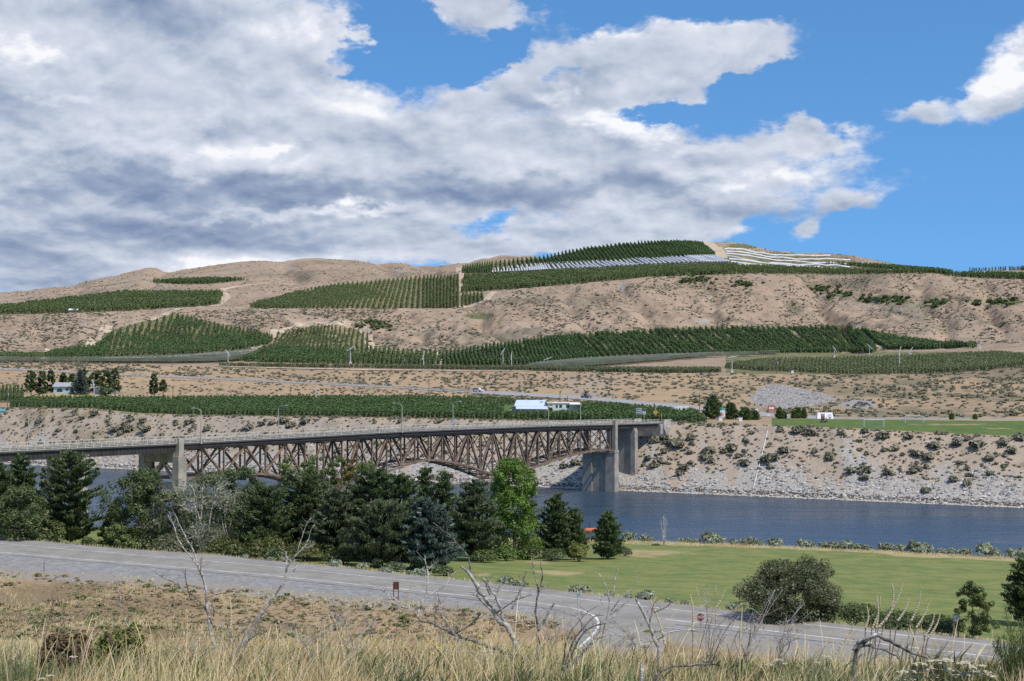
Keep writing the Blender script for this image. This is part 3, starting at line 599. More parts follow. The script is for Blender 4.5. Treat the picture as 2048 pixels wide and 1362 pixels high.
# trusses: three spans, deepest over the two river piers
PT = [45.9, 99.9, 167.7, 224.]
def depth(t):
    a = max(0, 1-abs(t-PT[1])/(31 if t < PT[1] else 34)); c = max(0, 1-abs(t-PT[2])/(34 if t < PT[2] else 50))
    return 6.3+6.5*max(a, c)**1.55
nodes = list(np.linspace(PT[0]+1.2, PT[1], 9))+list(np.linspace(PT[1], PT[2], 13))[1:]+list(np.linspace(PT[2], PT[3]-1.0, 11))[1:]
def ztop(t): return bz_(t)-1.15
def zbot(t): return ztop(t)-depth(t)
for o in (1.0, BW-1.0):
    tr = MB(); 
    for a, c in zip(nodes[:-1], nodes[1:]): tr.bar(bp(a, o, ztop(a)), bp(c, o, ztop(c)), .42, .5)
    truss = tr.build('truss', M_steel, bridge)
    b = MB()
    for a, c in zip(nodes[:-1], nodes[1:]): b.bar(bp(a, o, zbot(a)), bp(c, o, zbot(c)), .5, .5)
    b.build('bottom_chord', M_steel, truss)
    for i, t in enumerate(nodes):
        b = MB(); b.bar(bp(t, o, ztop(t)), bp(t, o, zbot(t)), .3, .36, up=(BN[0], BN[1], 0)); [b.bar(bp(t-.55, o, zz), bp(t+.55, o, zz), .46, .8) for zz in (ztop(t), zbot(t))]; b.build('vertical', M_steel, truss)
    for i, (a, c) in enumerate(zip(nodes[:-1], nodes[1:])):
        b = MB()
        if i % 2 == 0: b.bar(bp(a, o, zbot(a)), bp(c, o, ztop(c)), .36, .42, up=(BN[0], BN[1], 0))
        else: b.bar(bp(a, o, ztop(a)), bp(c, o, zbot(c)), .36, .42, up=(BN[0], BN[1], 0))
        b.build('diagonal', M_steel, truss)
sw = MB()                                          # cross frames between the two trusses, and bottom laterals
for t in nodes:
    A_, B_, C_, D_ = bp(t, 1, ztop(t)-.2), bp(t, BW-1, ztop(t)-.2), bp(t, 1, zbot(t)), bp(t, BW-1, zbot(t))
    sw.bar(A_, D_, .18, .18); sw.bar(B_, C_, .18, .18); sw.bar(C_, D_, .28, .3); sw.bar(A_, B_, .3, .9)
sw.build('cross_frames', M_steel, bridge)
lb = MB()
for a, c in zip(nodes[:-1], nodes[1:]): lb.bar(bp(a, 1, zbot(a)), bp(c, BW-1, zbot(c)), .22, .2); lb.bar(bp(a, BW-1, zbot(a)), bp(c, 1, zbot(c)), .22, .2)
lb.build('bottom_bracing', M_steel, bridge)
RZB = math.atan2(BU[1], BU[0])
def leg(b, t, o, z0, z1, wt, wo, taper=0.): 
    k = 1+taper
    P = []
    for z, m_ in ((z0, k), (z1, 1.)):
        for dt, do in ((-1, -1), (1, -1), (1, 1), (-1, 1)): P.append(bp(t+dt*wt/2*m_, o+do*wo/2*m_, z))
    b.hexa(P)
# pier with a pair of tall pillars that rise to the railing at each end of the truss
for t in (PT[0], PT[3]):
    g = float(min(G(*bp(t, 0, 0)[:2]), G(*bp(t, BW, 0)[:2])))
    base = min(g, 0)-2
    b = MB()
    for o in (-.15, BW+.15):
        leg(b, t, o*1. if t < 100 else o+(1.0 if o < 1 else -1.0), base, ztop(t)-6.4 if t > 100 else bz_(t)-2.6, 2.3, 1.75 if t < 100 else 3.1, .06); leg(b, t, o, (ztop(t)-6.4 if t > 100 else bz_(t)-2.6)-.02, bz_(t)+1.12, 1.35, 1.15)
    p = b.build('pier', M_pier, bridge)
    b = MB()
    if t > 100:
        leg(b, t, BW/2, base, zbot(t)-.95, 1.5, BW-3.5); leg(b, t, BW/2, zbot(t)-.97, zbot(t)-.28, 2.6, BW+1.6)
        b2 = MB(); leg(b2, t, BW/2, zbot(t)-3.02, zbot(t)-1.0, 1.6, BW-3.4); b2.build('panel_frame', M_pier, p)
    else:
        leg(b, t-.2, BW/2, bz_(t)-4.0, bz_(t)-1.9, 1.5, BW-1.2)
        leg(b, t-.1, BW/2, bz_(t)-9.6, bz_(t)-8.2, 1.2, BW-1.2)
        b.bar(bp(t, .6, bz_(t)-9), bp(t, BW/2, bz_(t)-3.8), .4, .5); b.bar(bp(t, BW-.6, bz_(t)-9), bp(t, BW/2, bz_(t)-3.8), .4, .5)
    b.build('cross_wall', M_pier, p)
for t in (PT[1], PT[2]):                            # the two river piers
    b = MB()
    for o in (.6, BW-.6): leg(b, t, o, -5, zbot(t)-.3, 2.4, 1.9, .12)
    leg(b, t, BW/2, -5, zbot(t)-.9, 1.4, BW-2.6); b.build('pier', M_pier, bridge)
for t in (-32., -6., 20.2):                         # approach piers on the near bank
    g = float(min(G(*bp(t, 1, 0)[:2]), G(*bp(t, BW-1, 0)[:2])))-1
    b = MB()
    for o in (.7, BW-.7): leg(b, t, o, g, bz_(t)-2.7, 1.7, 1.6, .1)
    leg(b, t, BW/2, bz_(t)-2.72, bz_(t)-1.86, 1.9, BW+.6); b.build('pier', M_pier, bridge)
b = MB()                                            # far approach: columns, cap and abutment wall
for o in (.5, BW-.7): leg(b, 236.5, o, 1.5, bz_(236)-2.0, 1.7, 1.5, .12)
leg(b, 236.5, BW/2, bz_(236)-2.02, bz_(236)-1.36, 1.7, BW); leg(b, 236.5, BW/2, 1.5, bz_(236)-2.04, .9, BW-2.8); b.build('pier', M_pier, bridge)
b = MB(); leg(b, 252.2, BW/2, 10, bz_(252)-.33, 1.4, BW+.5)
for o in (-.4, BW+.4): leg(b, 255.2, o, 13, bz_(252)+1.0, 4.6, .45)
b.build('abutment', M_conc, bridge)
b = MB()                                            # earth ramp from the bridge end to the highway
R = np.array([(252.9, 19.32), (262, 19.2), (275, 19.05), (290, 18.9)])
for (a, za), (c, zc) in zip(R[:-1], R[1:]):
    b.hexa([bp(a, -2.5, 14), bp(c, -2.5, 14), bp(c, BW+2.5, 14), bp(a, BW+2.5, 14), bp(a, .1, za), bp(c, .1, zc), bp(c, BW-.1, zc), bp(a, BW-.1, za)])
tag(b.build('approach_road', M_grav), kind='structure')
def t_of(x, o):                                     # where along the bridge, o metres across, pixel column x falls
    k = (x-CX)/F; q = BO+BN*o; return (k*q[1]-q[0])/(BU[0]-k*BU[1])
M_galv = mat('dull tan painted steel', (.40, .38, .30), .6, .4)
M_head = mat('lamp head grey', (.33, .34, .33), .5, .4)
def street_lamp(x, side, arm, ytop, label):
    o = -.35 if side else BW+.35; t = t_of(x, o); z = bz_(t); P = bp(t, o, z-.25); s = F/P[1]
    h = CZ-(ytop-HY)/s-P[2]
    r = thing('street_lamp', label, 'street lamp', P, 'street lamps along the bridge')
    b = MB(); b.tube([P, P+(0, 0, h*.5), P+(0, 0, h-.6)], [.14, .11, .085], 8); b.box(P+(0, 0, .12), (.4, .4, .3), RZB); b.build('pole', M_galv, r)
    if arm:
        q = np.array((*(BN*(1 if side else -1)), 0.)); e = P+(0, 0, h-.6)
        ar = MB(); pts = [e, e+q*.35+(0, 0, .35), e+q*1.0+(0, 0, .56), e+q*2.0+(0, 0, .6)]; ar.tube(pts, [.085, .07, .06, .05], 7); a_ = ar.build('arm', M_galv, r)
        hb_ = MB(); c = pts[-1]+q*.35; hb_.tube([c-q*.45, c-q*.2, c+q*.15, c+q*.45], [.06, .15, .17, .08], 8); hb_.build('lamp_head', M_head, r)
    return r
street_lamp(57, False, False, 822, 'tan street lamp pole at the left end of the bridge, nearest the left frame edge')
street_lamp(402, True, True, 817, 'tan street lamp just right of the left concrete bridge pier, arm pointing left')
street_lamp(557, False, True, 811, 'tan street lamp on the bridge with arm pointing right, left of the white wind machine')
street_lamp(804, True, True, 807, 'tan street lamp near the middle of the bridge, arm pointing left over the deck')
street_lamp(906, False, True, 803, 'tan street lamp in the bridge middle above a diamond sign, arm pointing right')
street_lamp(1097, True, True, 804, 'tan street lamp in front of the gap between barn and white mobile home')
street_lamp(1161, False, False, 802, 'tan street lamp pole just right of the white mobile home')
street_lamp(1311, False, False, 806, 'tan street lamp pole above the yellow diamond sign at the bridge end')
M_alu = mat('bare aluminium sign back', (.42, .43, .45), .5, .5); M_post = mat('weathered timber post', (.23, .19, .15), .9, .1, vary=.3, vscale=4)
M_yels = mat('yellow warning sign', (.75, .42, .03), .6, .3); M_blk = mat('matte black', (.02, .02, .02), .7, .2)
M_white = mat('white paint', (.78, .78, .76), .6, .3, vary=.05, vscale=1)
def board(b, c, w, h, t, nrm):                      # upright board facing nrm
    n = np.array((nrm[0], nrm[1], 0.)); n /= np.linalg.norm(n); r = np.array((-n[1], n[0], 0)); u = np.array((0, 0, 1.)); c = np.asarray(c, float)
    P = [c+s1*r*w/2+s2*u*h/2+s3*n*t/2 for s3 in (-1, 1) for s1, s2 in ((-1, -1), (1, -1), (1, 1), (-1, 1))]
    b.hexa(P)
def diamond(b, c, w, t, nrm):
    n = np.array((nrm[0], nrm[1], 0.)); n /= np.linalg.norm(n); r = np.array((-n[1], n[0], 0)); u = np.array((0, 0, 1.)); c = np.asarray(c, float); k = w*.7071
    b.hexa([c+a*r*k+e*u*k+s3*n*t/2 for s3 in (-1, 1) for a, e in ((0, -1), (1, 0), (0, 1), (-1, 0))])
TOC = (-.05, -1.)
P = bp(t_of(1279, BW+.6), BW+.6, 19.5); r = thing('road_sign', 'square grey sign back on two posts with smaller sign beside it at the bridge end', 'road sign', P)
b = MB(); b.bar(P+(-.9, 0, -.4), P+(-.9, 0, 3.9), .12, .12); b.bar(P+(.5, 0, -.4), P+(.5, 0, 3.9), .12, .12); b.build('posts', M_post, r)
b = MB(); board(b, P+(-.2, -.1, 3.1), 1.8, 1.9, .05, TOC); s_ = b.build('panel', M_alu, r)
b = MB(); [b.bar(P+(-1.0, -.16, z), P+(.6, -.16, z), .06, .09) for z in (2.5, 3.1, 3.7)]; b.build('bracket', M_blk, s_)
b = MB(); board(b, P+(1.45, -.1, 2.6), 1.1, 1.1, .04, TOC); b.bar(P+(1.45, 0, -.4), P+(1.45, 0, 2.3), .1, .1); b.build('small_panel', M_alu, r)
P = bp(t_of(1311, BW+1.1), BW+1.1, 19.3); r = thing('warning_sign', 'yellow diamond curve warning sign with black arrow at the far bridge end', 'road sign', P)
b = MB(); b.bar(P+(0, 0, -.4), P+(0, 0, 2.2), .1, .1); b.build('post', M_post, r)
b = MB(); diamond(b, P+(0, -.08, 2.6), 1.15, .04, TOC); s_ = b.build('panel', M_yels, r)
b = MB(); y = P[1]-.115; b.bar((P[0]-.12, y, P[2]+2.35), (P[0]-.12, y, P[2]+2.62), .11, .02, (0, 1, 0)); b.bar((P[0]-.16, y, P[2]+2.62), (P[0]+.2, y, P[2]+2.66), .11, .02, (0, 1, 0)); b.add([(P[0]+.1, y, P[2]+2.5), (P[0]+.32, y, P[2]+2.67), (P[0]+.1, y, P[2]+2.84)], T=[(0, 1, 2)]); b.build('arrow', M_blk, s_)
P = bp(t_of(1323, .4), .4, 19.4); r = thing('marker_sign', 'narrow orange object marker with flag panel on a pale post at bridge end', 'road sign', P)
b = MB(); b.bar(P+(0, 0, -.2), P+(0, 0, 2.9), .1, .1); b.build('post', M_galv, r)
b = MB(); board(b, P+(0, -.08, 2.3), .35, 1.0, .03, TOC); b.build('panel', mat('faded orange panel', (.62, .22, .06), .7, .2), r)
P = bp(t_of(906, -.45), -.45, bz_(170)); tt = t_of(906, -.45); P = bp(tt, -.45, bz_(tt)); r = thing('diamond_sign', 'grey back of a diamond road sign on the near bridge railing', 'road sign', P)
b = MB(); b.bar(P+(0, 0, 0), P+(0, 0, 2.0), .09, .09); b.build('post', M_galv, r); b = MB(); diamond(b, P+(0, -.08, 1.9), .95, .03, TOC); b.build('panel', M_alu, r)

# ------------------------------------------------------------------ plants
def rot_quads(C, Nn, U, w, h):                     # quads centred at C, spanned by side vectors; returns V (n*4,3)
    s = np.cross(Nn, U); s /= np.linalg.norm(s, axis=1)[:, None]+1e-9; u = np.cross(s, Nn)
    w = np.asarray(w).reshape(-1, 1)/2; h = np.asarray(h).reshape(-1, 1)/2
    return np.stack([C-s*w*.55-u*h, C+s*w*.55-u*h, C+s*w+u*h*.35, C-s*w*.35+u*h], 1).reshape(-1, 3)
def rdir(n): v = RNG.normal(size=(n, 3)); return v/np.linalg.norm(v, axis=1)[:, None]
def quads_idx(n): return np.arange(n*4).reshape(-1, 4)
def leaf_cloud(C, size, out=None, tint=None, elong=1.3, upb=.0, soft=.75):
    n = len(C); N = rdir(n); N[:, 2] = np.abs(N[:, 2])*.8+.2
    if out is not None: N = N*soft+out*.8
    N /= np.linalg.norm(N, axis=1)[:, None]; U = rdir(n); U[:, 2] += upb
    sz = size*RNG.uniform(.65, 1.35, n); V = rot_quads(C, N, U, sz, sz*elong)
    t = RNG.uniform(.72, 1.28, n) if tint is None else tint*RNG.uniform(.82, 1.18, n)
    c = np.stack([t*RNG.uniform(.9, 1.12, n), t, t*RNG.uniform(.85, 1.1, n)], 1)
    return V, np.repeat(c, 4, 0)
BARK = mat('grey brown bark', (.13, .10, .075), .95, .1, vary=.35, vscale=3, bump=.4, bscale=12)
PALEBARK = mat('pale birch bark', (.52, .49, .44), .85, .2, vary=.3, vscale=3)
LM = {
 'pine': leaf_mat('pine needles', (.088, .122, .046), .2), 'pine2': leaf_mat('grey green pine needles', (.095, .122, .060), .18), 'spruce': leaf_mat('blue spruce needles', (.078, .11, .088), .12),
 'dark': leaf_mat('dark broad leaves', (.095, .13, .046), .32), 'mid': leaf_mat('mid green leaves', (.115, .155, .045), .35), 'bright': leaf_mat('bright green leaves', (.135, .21, .036), .4),
 'poplar': leaf_mat('poplar leaves', (.14, .18, .055), .4), 'yellow': leaf_mat('yellowing leaves', (.27, .21, .065), .35), 'olive': leaf_mat('grey olive leaves', (.15, .172, .09), .3),
 'silver': leaf_mat('silvery sparse leaves', (.17, .19, .115), .3), 'juniper': leaf_mat('juniper foliage', (.095, .11, .028), .15), 'sage': leaf_mat('sagebrush leaves', (.28, .315, .22), .2),
 'bushbrown': leaf_mat('grey brown bush leaves', (.115, .128, .062), .25), 'orch': leaf_mat('orchard leaves', (.084, .135, .048), .25), 'orch2': leaf_mat('lighter orchard leaves', (.12, .155, .06), .25), 'hillsage': leaf_mat('hill scrub', (.23, .215, .15), .12),
 'drybrown': leaf_mat('dry brown weeds', (.37, .29, .185), .25),
 'straw': leaf_mat('dry straw', (.86, .70, .48), .4), 'wild': leaf_mat('green weeds', (.22, .235, .10), .35), 'red': leaf_mat('reddish brown leaves', (.135, .098, .05), .25), 'yg': leaf_mat('yellow green leaves', (.21, .23, .06), .3)}
def limb_tree(b, h, r, n, z0=.35, z1=.9, tr=.18):
    pts = np.array([(0, 0, -.5), (0.02*r, 0, h*.2), (-.03*r, .03*r, h*.5), (0, 0, h*.93)]); b.tube(pts, [tr*1.2, tr, tr*.6, .03], 7)
    for i in range(n):
        a = RNG.uniform(0, 6.28); z = h*RNG.uniform(z0*.7, z1*.8); e = np.array((math.cos(a)*r*.75, math.sin(a)*r*.75, z+h*RNG.uniform(.06, .2))); s = np.array((0, 0, z))
        b.tube([s, s*.5+e*.5+(0, 0, -.04*h), e], [tr*.4, tr*.22, .02], 5, cap=False)
def broad_crown(h, r, hb, n_cl, per, size, taper=.5, lean=(0, 0), sp=1.0):
    # crown of leaf clumps: clumps fill an uneven outline that is widest below the middle
    C = []; T = []; O = []
    ph = RNG.uniform(0, 6.28, 6)
    for i in range(int(n_cl)):
        u = RNG.uniform(0, 1)**.9; z = hb+(h-hb)*u; a = RNG.uniform(0, 6.28)
        prof = math.sin(math.pi*min(.98, .12+.80*u))**taper*(1-(.35 if taper > .3 else .1)*u); prof *= 1+.28*math.sin(2*a+ph[0])+.2*math.sin(3*a+ph[1]+4*u)+.12*math.sin(9*u+ph[2])
        rr = r*prof*math.sqrt(RNG.uniform(.12, 1)); c = np.array((math.cos(a)*rr+lean[0]*u, math.sin(a)*rr+lean[1]*u, z))
        cr = r*RNG.uniform(.16, .30)*sp*(1-.35*u); k = int(per*RNG.uniform(.6, 1.3)); d = rdir(k); q = d*(RNG.uniform(.35, 1, (k, 1))**.6)*cr*np.array((1, 1, .8))
        C.append(c+q); O.append(d); T.append(np.full(k, RNG.uniform(.62, 1.4)))
    C = np.concatenate(C); return leaf_cloud(C, size, np.concatenate(O), np.concatenate(T))
def pine_crown(h, r, hb, size, dens=1., droop=.0, shape=1.0, tuft=10, rag=.3, top=.06):
    C = []; O = []; T = []; z = hb; W = MB()
    while z < h*.985:
        u = (z-hb)/(h-hb); L = r*(max(1-u, 0)**shape*(1-top)+top)*(1 if u > .12 else .72+2.3*u); nb = max(4, int((5+4*(1-u))*dens)); a0 = RNG.uniform(0, 6.28)
        for i in range(nb):
            a = a0+i*6.283/nb+RNG.uniform(-.4, .4); l = L*RNG.uniform(1-rag, 1+rag*.5); d = np.array((math.cos(a), math.sin(a), 0.)); rise = RNG.uniform(.12, .42)-droop
            zb = z+RNG.uniform(-.3, .3)
            if l > .8: W.tube([(0, 0, zb), d*l*.5+(0, 0, zb+rise*l*.3), d*l*.92+(0, 0, zb+rise*l)], [.05, .035, .015], 4, cap=False)
            m = max(2, int(l/ (size*1.05)))
            for f in np.linspace(.34, 1, m):
                c = d*l*f+np.array((0, 0, zb+rise*l*f*f)); k = tuft; side = np.array((-d[1], d[0], 0)); q = RNG.normal(size=(k, 3))*np.array((1, 1, .6))*size*.52+side*RNG.uniform(-.5, .5, (k, 1))*l*.28*f
                C.append(c+q); o = rdir(k)*.6+d*.5+(0, 0, .55); O.append(o/np.linalg.norm(o, axis=1)[:, None]); T.append(np.full(k, RNG.uniform(.55, 1.45)*(.9+.25*f)))
        z += h*RNG.uniform(.032, .05)/dens**.5
    C.append(np.array((0, 0, h))+RNG.normal(size=(14, 3))*np.array((.14, .14, .35))); O.append(rdir(14)); T.append(np.full(14, 1.1))
    C = np.concatenate(C); O = np.concatenate(O); T = np.concatenate(T); n = len(C)
    N = np.cross(O, rdir(n)); N /= np.linalg.norm(N, axis=1)[:, None]+1e-9; s = size*RNG.uniform(.7, 1.3, n)
    V = rot_quads(C, N, O, s*.62, s*1.5); t = T*RNG.uniform(.8, 1.2, n); c = np.stack([t*RNG.uniform(.9, 1.1, n), t, t*RNG.uniform(.9, 1.1, n)], 1)
    return V, np.repeat(c, 4, 0), W
def put_mesh(name, V, c, m, parent, base=None):
    me = mesh_np(name, V, quads_idx(len(V)//4), None, False, c); me.materials.append(m); return new_obj(name, me, parent, base)
def tree(name, label, kind, x, d, ytop, wpx, m, group=None, cat='tree', ybase=None, **k):
    X = (x-CX)/F*d; zg = float(G(X, d)); h = CZ-(ytop-HY)/F*d-zg; r = wpx/2*d/F
    t = thing(name, label, cat, (X, d, zg), group); b = MB()
    if kind == 'pine':
        V, c, W = pine_crown(h, r, h*k.get('hb', .1), k.get('size', .30), k.get('dens', 1.)*1.1, k.get('droop', 0.), k.get('shape', .8)*.85, k.get('tuft', 10)+7, k.get('rag', .3)+.18, k.get('top', .06)*1.4)
        b = W; b.tube([(0, 0, -.4), (0, 0, h*.5), (0, 0, h*.97)], [max(.08, h*.016), h*.010, .03], 7)
    elif kind == 'poplar':
        V, c = broad_crown(h, r*1.3, h*.12, k.get('ncl', 90), k.get('per', 42)*2, k.get('size', .30)*.72, .28, sp=1.05); limb_tree(b, h, r*.7, 14, .2, .95, h*.012)
    else:
        V, c = broad_crown(h, r*1.18, h*k.get('hb', .1), k.get('ncl', 90)*1.15, k.get('per', 46)*2.2, k.get('size', .30)*.72, k.get('taper', .5), sp=k.get('sp', 1.)); limb_tree(b, h*.8, r, 10, .2, .9, h*.016)
    o = new_obj('trunk', None, t); bpy.data.objects.remove(o)
    V0 = np.concatenate(b.V); me = mesh_np('trunk', V0, np.concatenate(b.Q) if b.Q else None, np.concatenate(b.T) if b.T else None, True); me.materials.append(k.get('bark', BARK)); new_obj('trunk', me, t)
    put_mesh('crown', V, c, LM[m], t); return t
def bare_tree(name, label, x, d, ytop, wpx, m, bark, leaves=500, base_k=1., cat='tree', nb=26, lm='silver'):
    X = (x-CX)/F*d; zg = float(G(X, d)); h = CZ-(ytop-HY)/F*d-zg; r = wpx/2*d/F; t = thing(name, label, cat, (X, d, zg)); b = MB(); tips = []
    for s in range(4):
        a = s*1.57+RNG.uniform(-.4, .4); e = np.array((math.cos(a)*r*.6, math.sin(a)*r*.6, h*RNG.uniform(.82, 1.))); P = np.array([(0, 0, -.3), e*(.12, .12, .25), e*(.45, .45, .6), e])
        P[1:3] += RNG.normal(size=(2, 3))*r*.08; b.tube(P, [.13*base_k, .10*base_k, .06*base_k, .015], 6)
        for i in range(nb):
            f = RNG.uniform(.25, .95); p = P[1]*(1-f)+P[3]*f if f > .5 else P[0]*(1-f)+P[2]*f; dd = rdir(1)[0]*np.array((1, 1, .4))+(0, 0, .55)+e*(.6/max(r, 1), .6/max(r, 1), 0); l = r*RNG.uniform(.35, .8)*(1.15-f*.5)
            q = p+dd*l*.5+RNG.normal(size=3)*.08*r; e2 = p+dd*l; b.tube([p, q, e2], [.045*base_k, .03*base_k, .012], 4, cap=False)
            for _ in range(4):
                e3 = q+(e2-q)*RNG.uniform(0, 1)+rdir(1)[0]*l*.4+(0, 0, .1*l); b.tube([q, e3], [.02*base_k, .008], 3, cap=False); tips.append(e3)
    V0 = np.concatenate(b.V); me = mesh_np('branches', V0, np.concatenate(b.Q), np.concatenate(b.T) if b.T else None, True); me.materials.append(bark); new_obj('branches', me, t)
    if leaves:
        tp_ = np.array(tips); C = tp_[RNG.integers(0, len(tp_), leaves)]+RNG.normal(size=(leaves, 3))*.28; V, c = leaf_cloud(C, .24); put_mesh('leaves', V, c, LM[lm], t)
    return t
def dome(n, r, h, size, twig=True):                 # a low shrub: leaves on uneven lobes over a few stems
    C = []; O = []; T = []; L = [(RNG.uniform(-.45, .45)*r, RNG.uniform(-.45, .45)*r, RNG.uniform(.35, .62)*h, RNG.uniform(.4, .62)) for _ in range(5)]
    for i, (x, y, z, q) in enumerate(L):
        k = n//5; d = rdir(k); d[:, 2] = np.abs(d[:, 2])*1.0-.12; C.append(np.array((x, y, z*.6))+d*np.array((r*q, r*q, h*q*.9))*RNG.uniform(.55, 1.05, (k, 1))); O.append(d); T.append(np.full(k, RNG.uniform(.82, 1.18)))
    C = np.concatenate(C); C[:, 2] = np.maximum(C[:, 2], .03); return leaf_cloud(C, size, np.concatenate(O), np.concatenate(T), 1.5)
def bush(name, label, x, d, ytop, wpx, m, n=900, size=.22, group=None, cat='bush'):
    X = (x-CX)/F*d; zg = float(G(X, d)); h = max(.5, CZ-(ytop-HY)/F*d-zg); r = wpx/2*d/F
    t = thing(name, label, cat, (X, d, zg-.05), group); V, c = dome(n, r*1.15, h*1.1, size); put_mesh('foliage', V, c, LM[m], t)
    b = MB(); [b.tube([(0, 0, -.2), (math.cos(a)*r*.3, math.sin(a)*r*.3, h*.35), (math.cos(a)*r*.6, math.sin(a)*r*.6, h*.75)], [.06, .04, .015], 5) for a in np.arange(6)*1.05]
    me = mesh_np('stems', np.concatenate(b.V), np.concatenate(b.Q), np.concatenate(b.T), True); me.materials.append(BARK); new_obj('stems', me, t); return t

# the belt of trees between the road and the river
tree('pine_tree', 'dark pine cut by the left frame edge, left of the bridge approach', 'pine', 0, 256, 928, 105, 'pine', rag=.35)
tree('pine_tree', 'pointed dark pine second from the left frame edge, below the bridge approach', 'pine', 44, 264, 908, 88, 'pine', rag=.3, shape=.65)
tree('leafy_tree', 'rounded leafy tree low at the left frame edge beside the road', 'broad', 38, 238, 975, 120, 'dark', hb=.02, ncl=110)
tree('leafy_tree', 'small leafy tree right of the rounded one at the far left roadside', 'broad', 75, 240, 1030, 60, 'dark', hb=.03, ncl=50)
tree('pine_tree', 'broad ragged pine standing alone before the river at left, shadow on the grass', 'pine', 142, 250, 905, 112, 'pine', rag=.45, shape=.45, hb=.08, tuft=12, top=.18)
tree('leafy_tree', 'pale leafy tree half behind the lone ragged pine at left', 'broad', 100, 262, 935, 62, 'olive', hb=.15, ncl=60)
tree('leafy_tree', 'big grey green leafy tree in front of the left bridge pier', 'broad', 285, 246, 945, 150, 'dark', hb=.02, ncl=130, per=52)
tree('leafy_tree', 'olive leafy tree right of the big one, in front of the left bridge pier', 'broad', 345, 241, 985, 120, 'olive', hb=.02, ncl=90)
tree('pine_tree', 'small dark pine at the water gap left of the big grey green tree', 'pine', 228, 252, 1008, 56, 'pine', rag=.3)
tree('leafy_tree', 'low round tree at the roadside left of the bare pale birch', 'broad', 235, 236, 1050, 62, 'mid', hb=.02, ncl=45)
tree('leafy_tree', 'olive grey leafy tree behind the half bare birch', 'broad', 425, 256, 950, 135, 'olive', hb=.03, ncl=110)
bare_tree('birch_tree', 'half bare birch with whitish branches among the dark trees', 405, 236, 962, 115, 'silver', PALEBARK, 1500, .9)
bare_tree('birch_tree', 'thin sparse birch just right of the whitish half bare one', 452, 239, 965, 70, 'silver', PALEBARK, 900, .6)
tree('leafy_tree', 'dark leafy tree between the half bare birch and the tall poplars', 'broad', 482, 246, 936, 125, 'dark', hb=.03, ncl=110)
tree('pine_tree', 'dark pine in front of the leafy trees left of the poplars', 'pine', 530, 236, 972, 115, 'pine', shape=.5, tuft=11, top=.15)
tree('poplar_tree', 'light green poplar, leftmost rising against the bridge truss', 'poplar', 592, 262, 915, 76, 'poplar')
tree('poplar_tree', 'tall green poplar second from left against the bridge truss', 'poplar', 648, 264, 914, 66, 'mid')
tree('poplar_tree', 'yellowing poplar with golden top against the bridge truss', 'poplar', 697, 266, 918, 50, 'yellow', ncl=60)
tree('poplar_tree', 'short green poplar right of the yellowing one', 'poplar', 738, 262, 924, 60, 'poplar')
tree('pine_tree', 'wide dark pine in front of the leftmost poplar', 'pine', 608, 240, 952, 135, 'pine', shape=.5, tuft=12, top=.14)
tree('pine_tree', 'brownish dark pine in front of the yellowing poplar', 'pine', 672, 234, 985, 105, 'pine2', shape=.5, top=.15)
tree('pine_tree', 'tallest wide dark pine at the middle of the tree belt', 'pine', 742, 238, 940, 130, 'pine', shape=.45, tuft=12, top=.18)
tree('pine_tree', 'dark pine immediately right of the tallest wide one', 'pine', 800, 241, 950, 115, 'pine', shape=.5, tuft=12, top=.16)
tree('pine_tree', 'large front pine by the road with olive lower boughs', 'pine', 765, 224, 1010, 150, 'pine2', shape=.45, tuft=12, top=.15)
tree('spruce_tree', 'blue grey spruce by the road, right end of the dense belt', 'pine', 852, 224, 996, 150, 'spruce', shape=.7, droop=.2, size=.34, tuft=12, rag=.2)
tree('pine_tree', 'narrow pine rising behind the blue grey spruce, left of two', 'pine', 852, 290, 934, 52, 'pine', shape=.5, top=.16)
tree('pine_tree', 'narrow pine rising behind the blue grey spruce, right of two', 'pine', 888, 288, 944, 62, 'pine', shape=.5, top=.16)
tree('pine_tree', 'grey green pine between the blue spruce and the bright green tree', 'pine', 948, 256, 962, 120, 'pine2', shape=.6, tuft=11, top=.1)
tree('leafy_tree', 'bright green leafy tree hiding a bridge river pier', 'broad', 1028, 266, 922, 128, 'bright', hb=.02, ncl=190, per=52, size=.34, taper=.35)
tree('pine_tree', 'pine right of the bright green tree, taller of the pair', 'pine', 1112, 268, 990, 78, 'pine', shape=.6, top=.1)
tree('pine_tree', 'pine right of the bright green tree, shorter of the pair', 'pine', 1148, 269, 1016, 54, 'pine', shape=.65, top=.1)
tree('pine_tree', 'single young pine standing on the lawn edge before the open river', 'pine', 1216, 272, 1028, 62, 'pine', shape=.7, size=.34, top=.08)
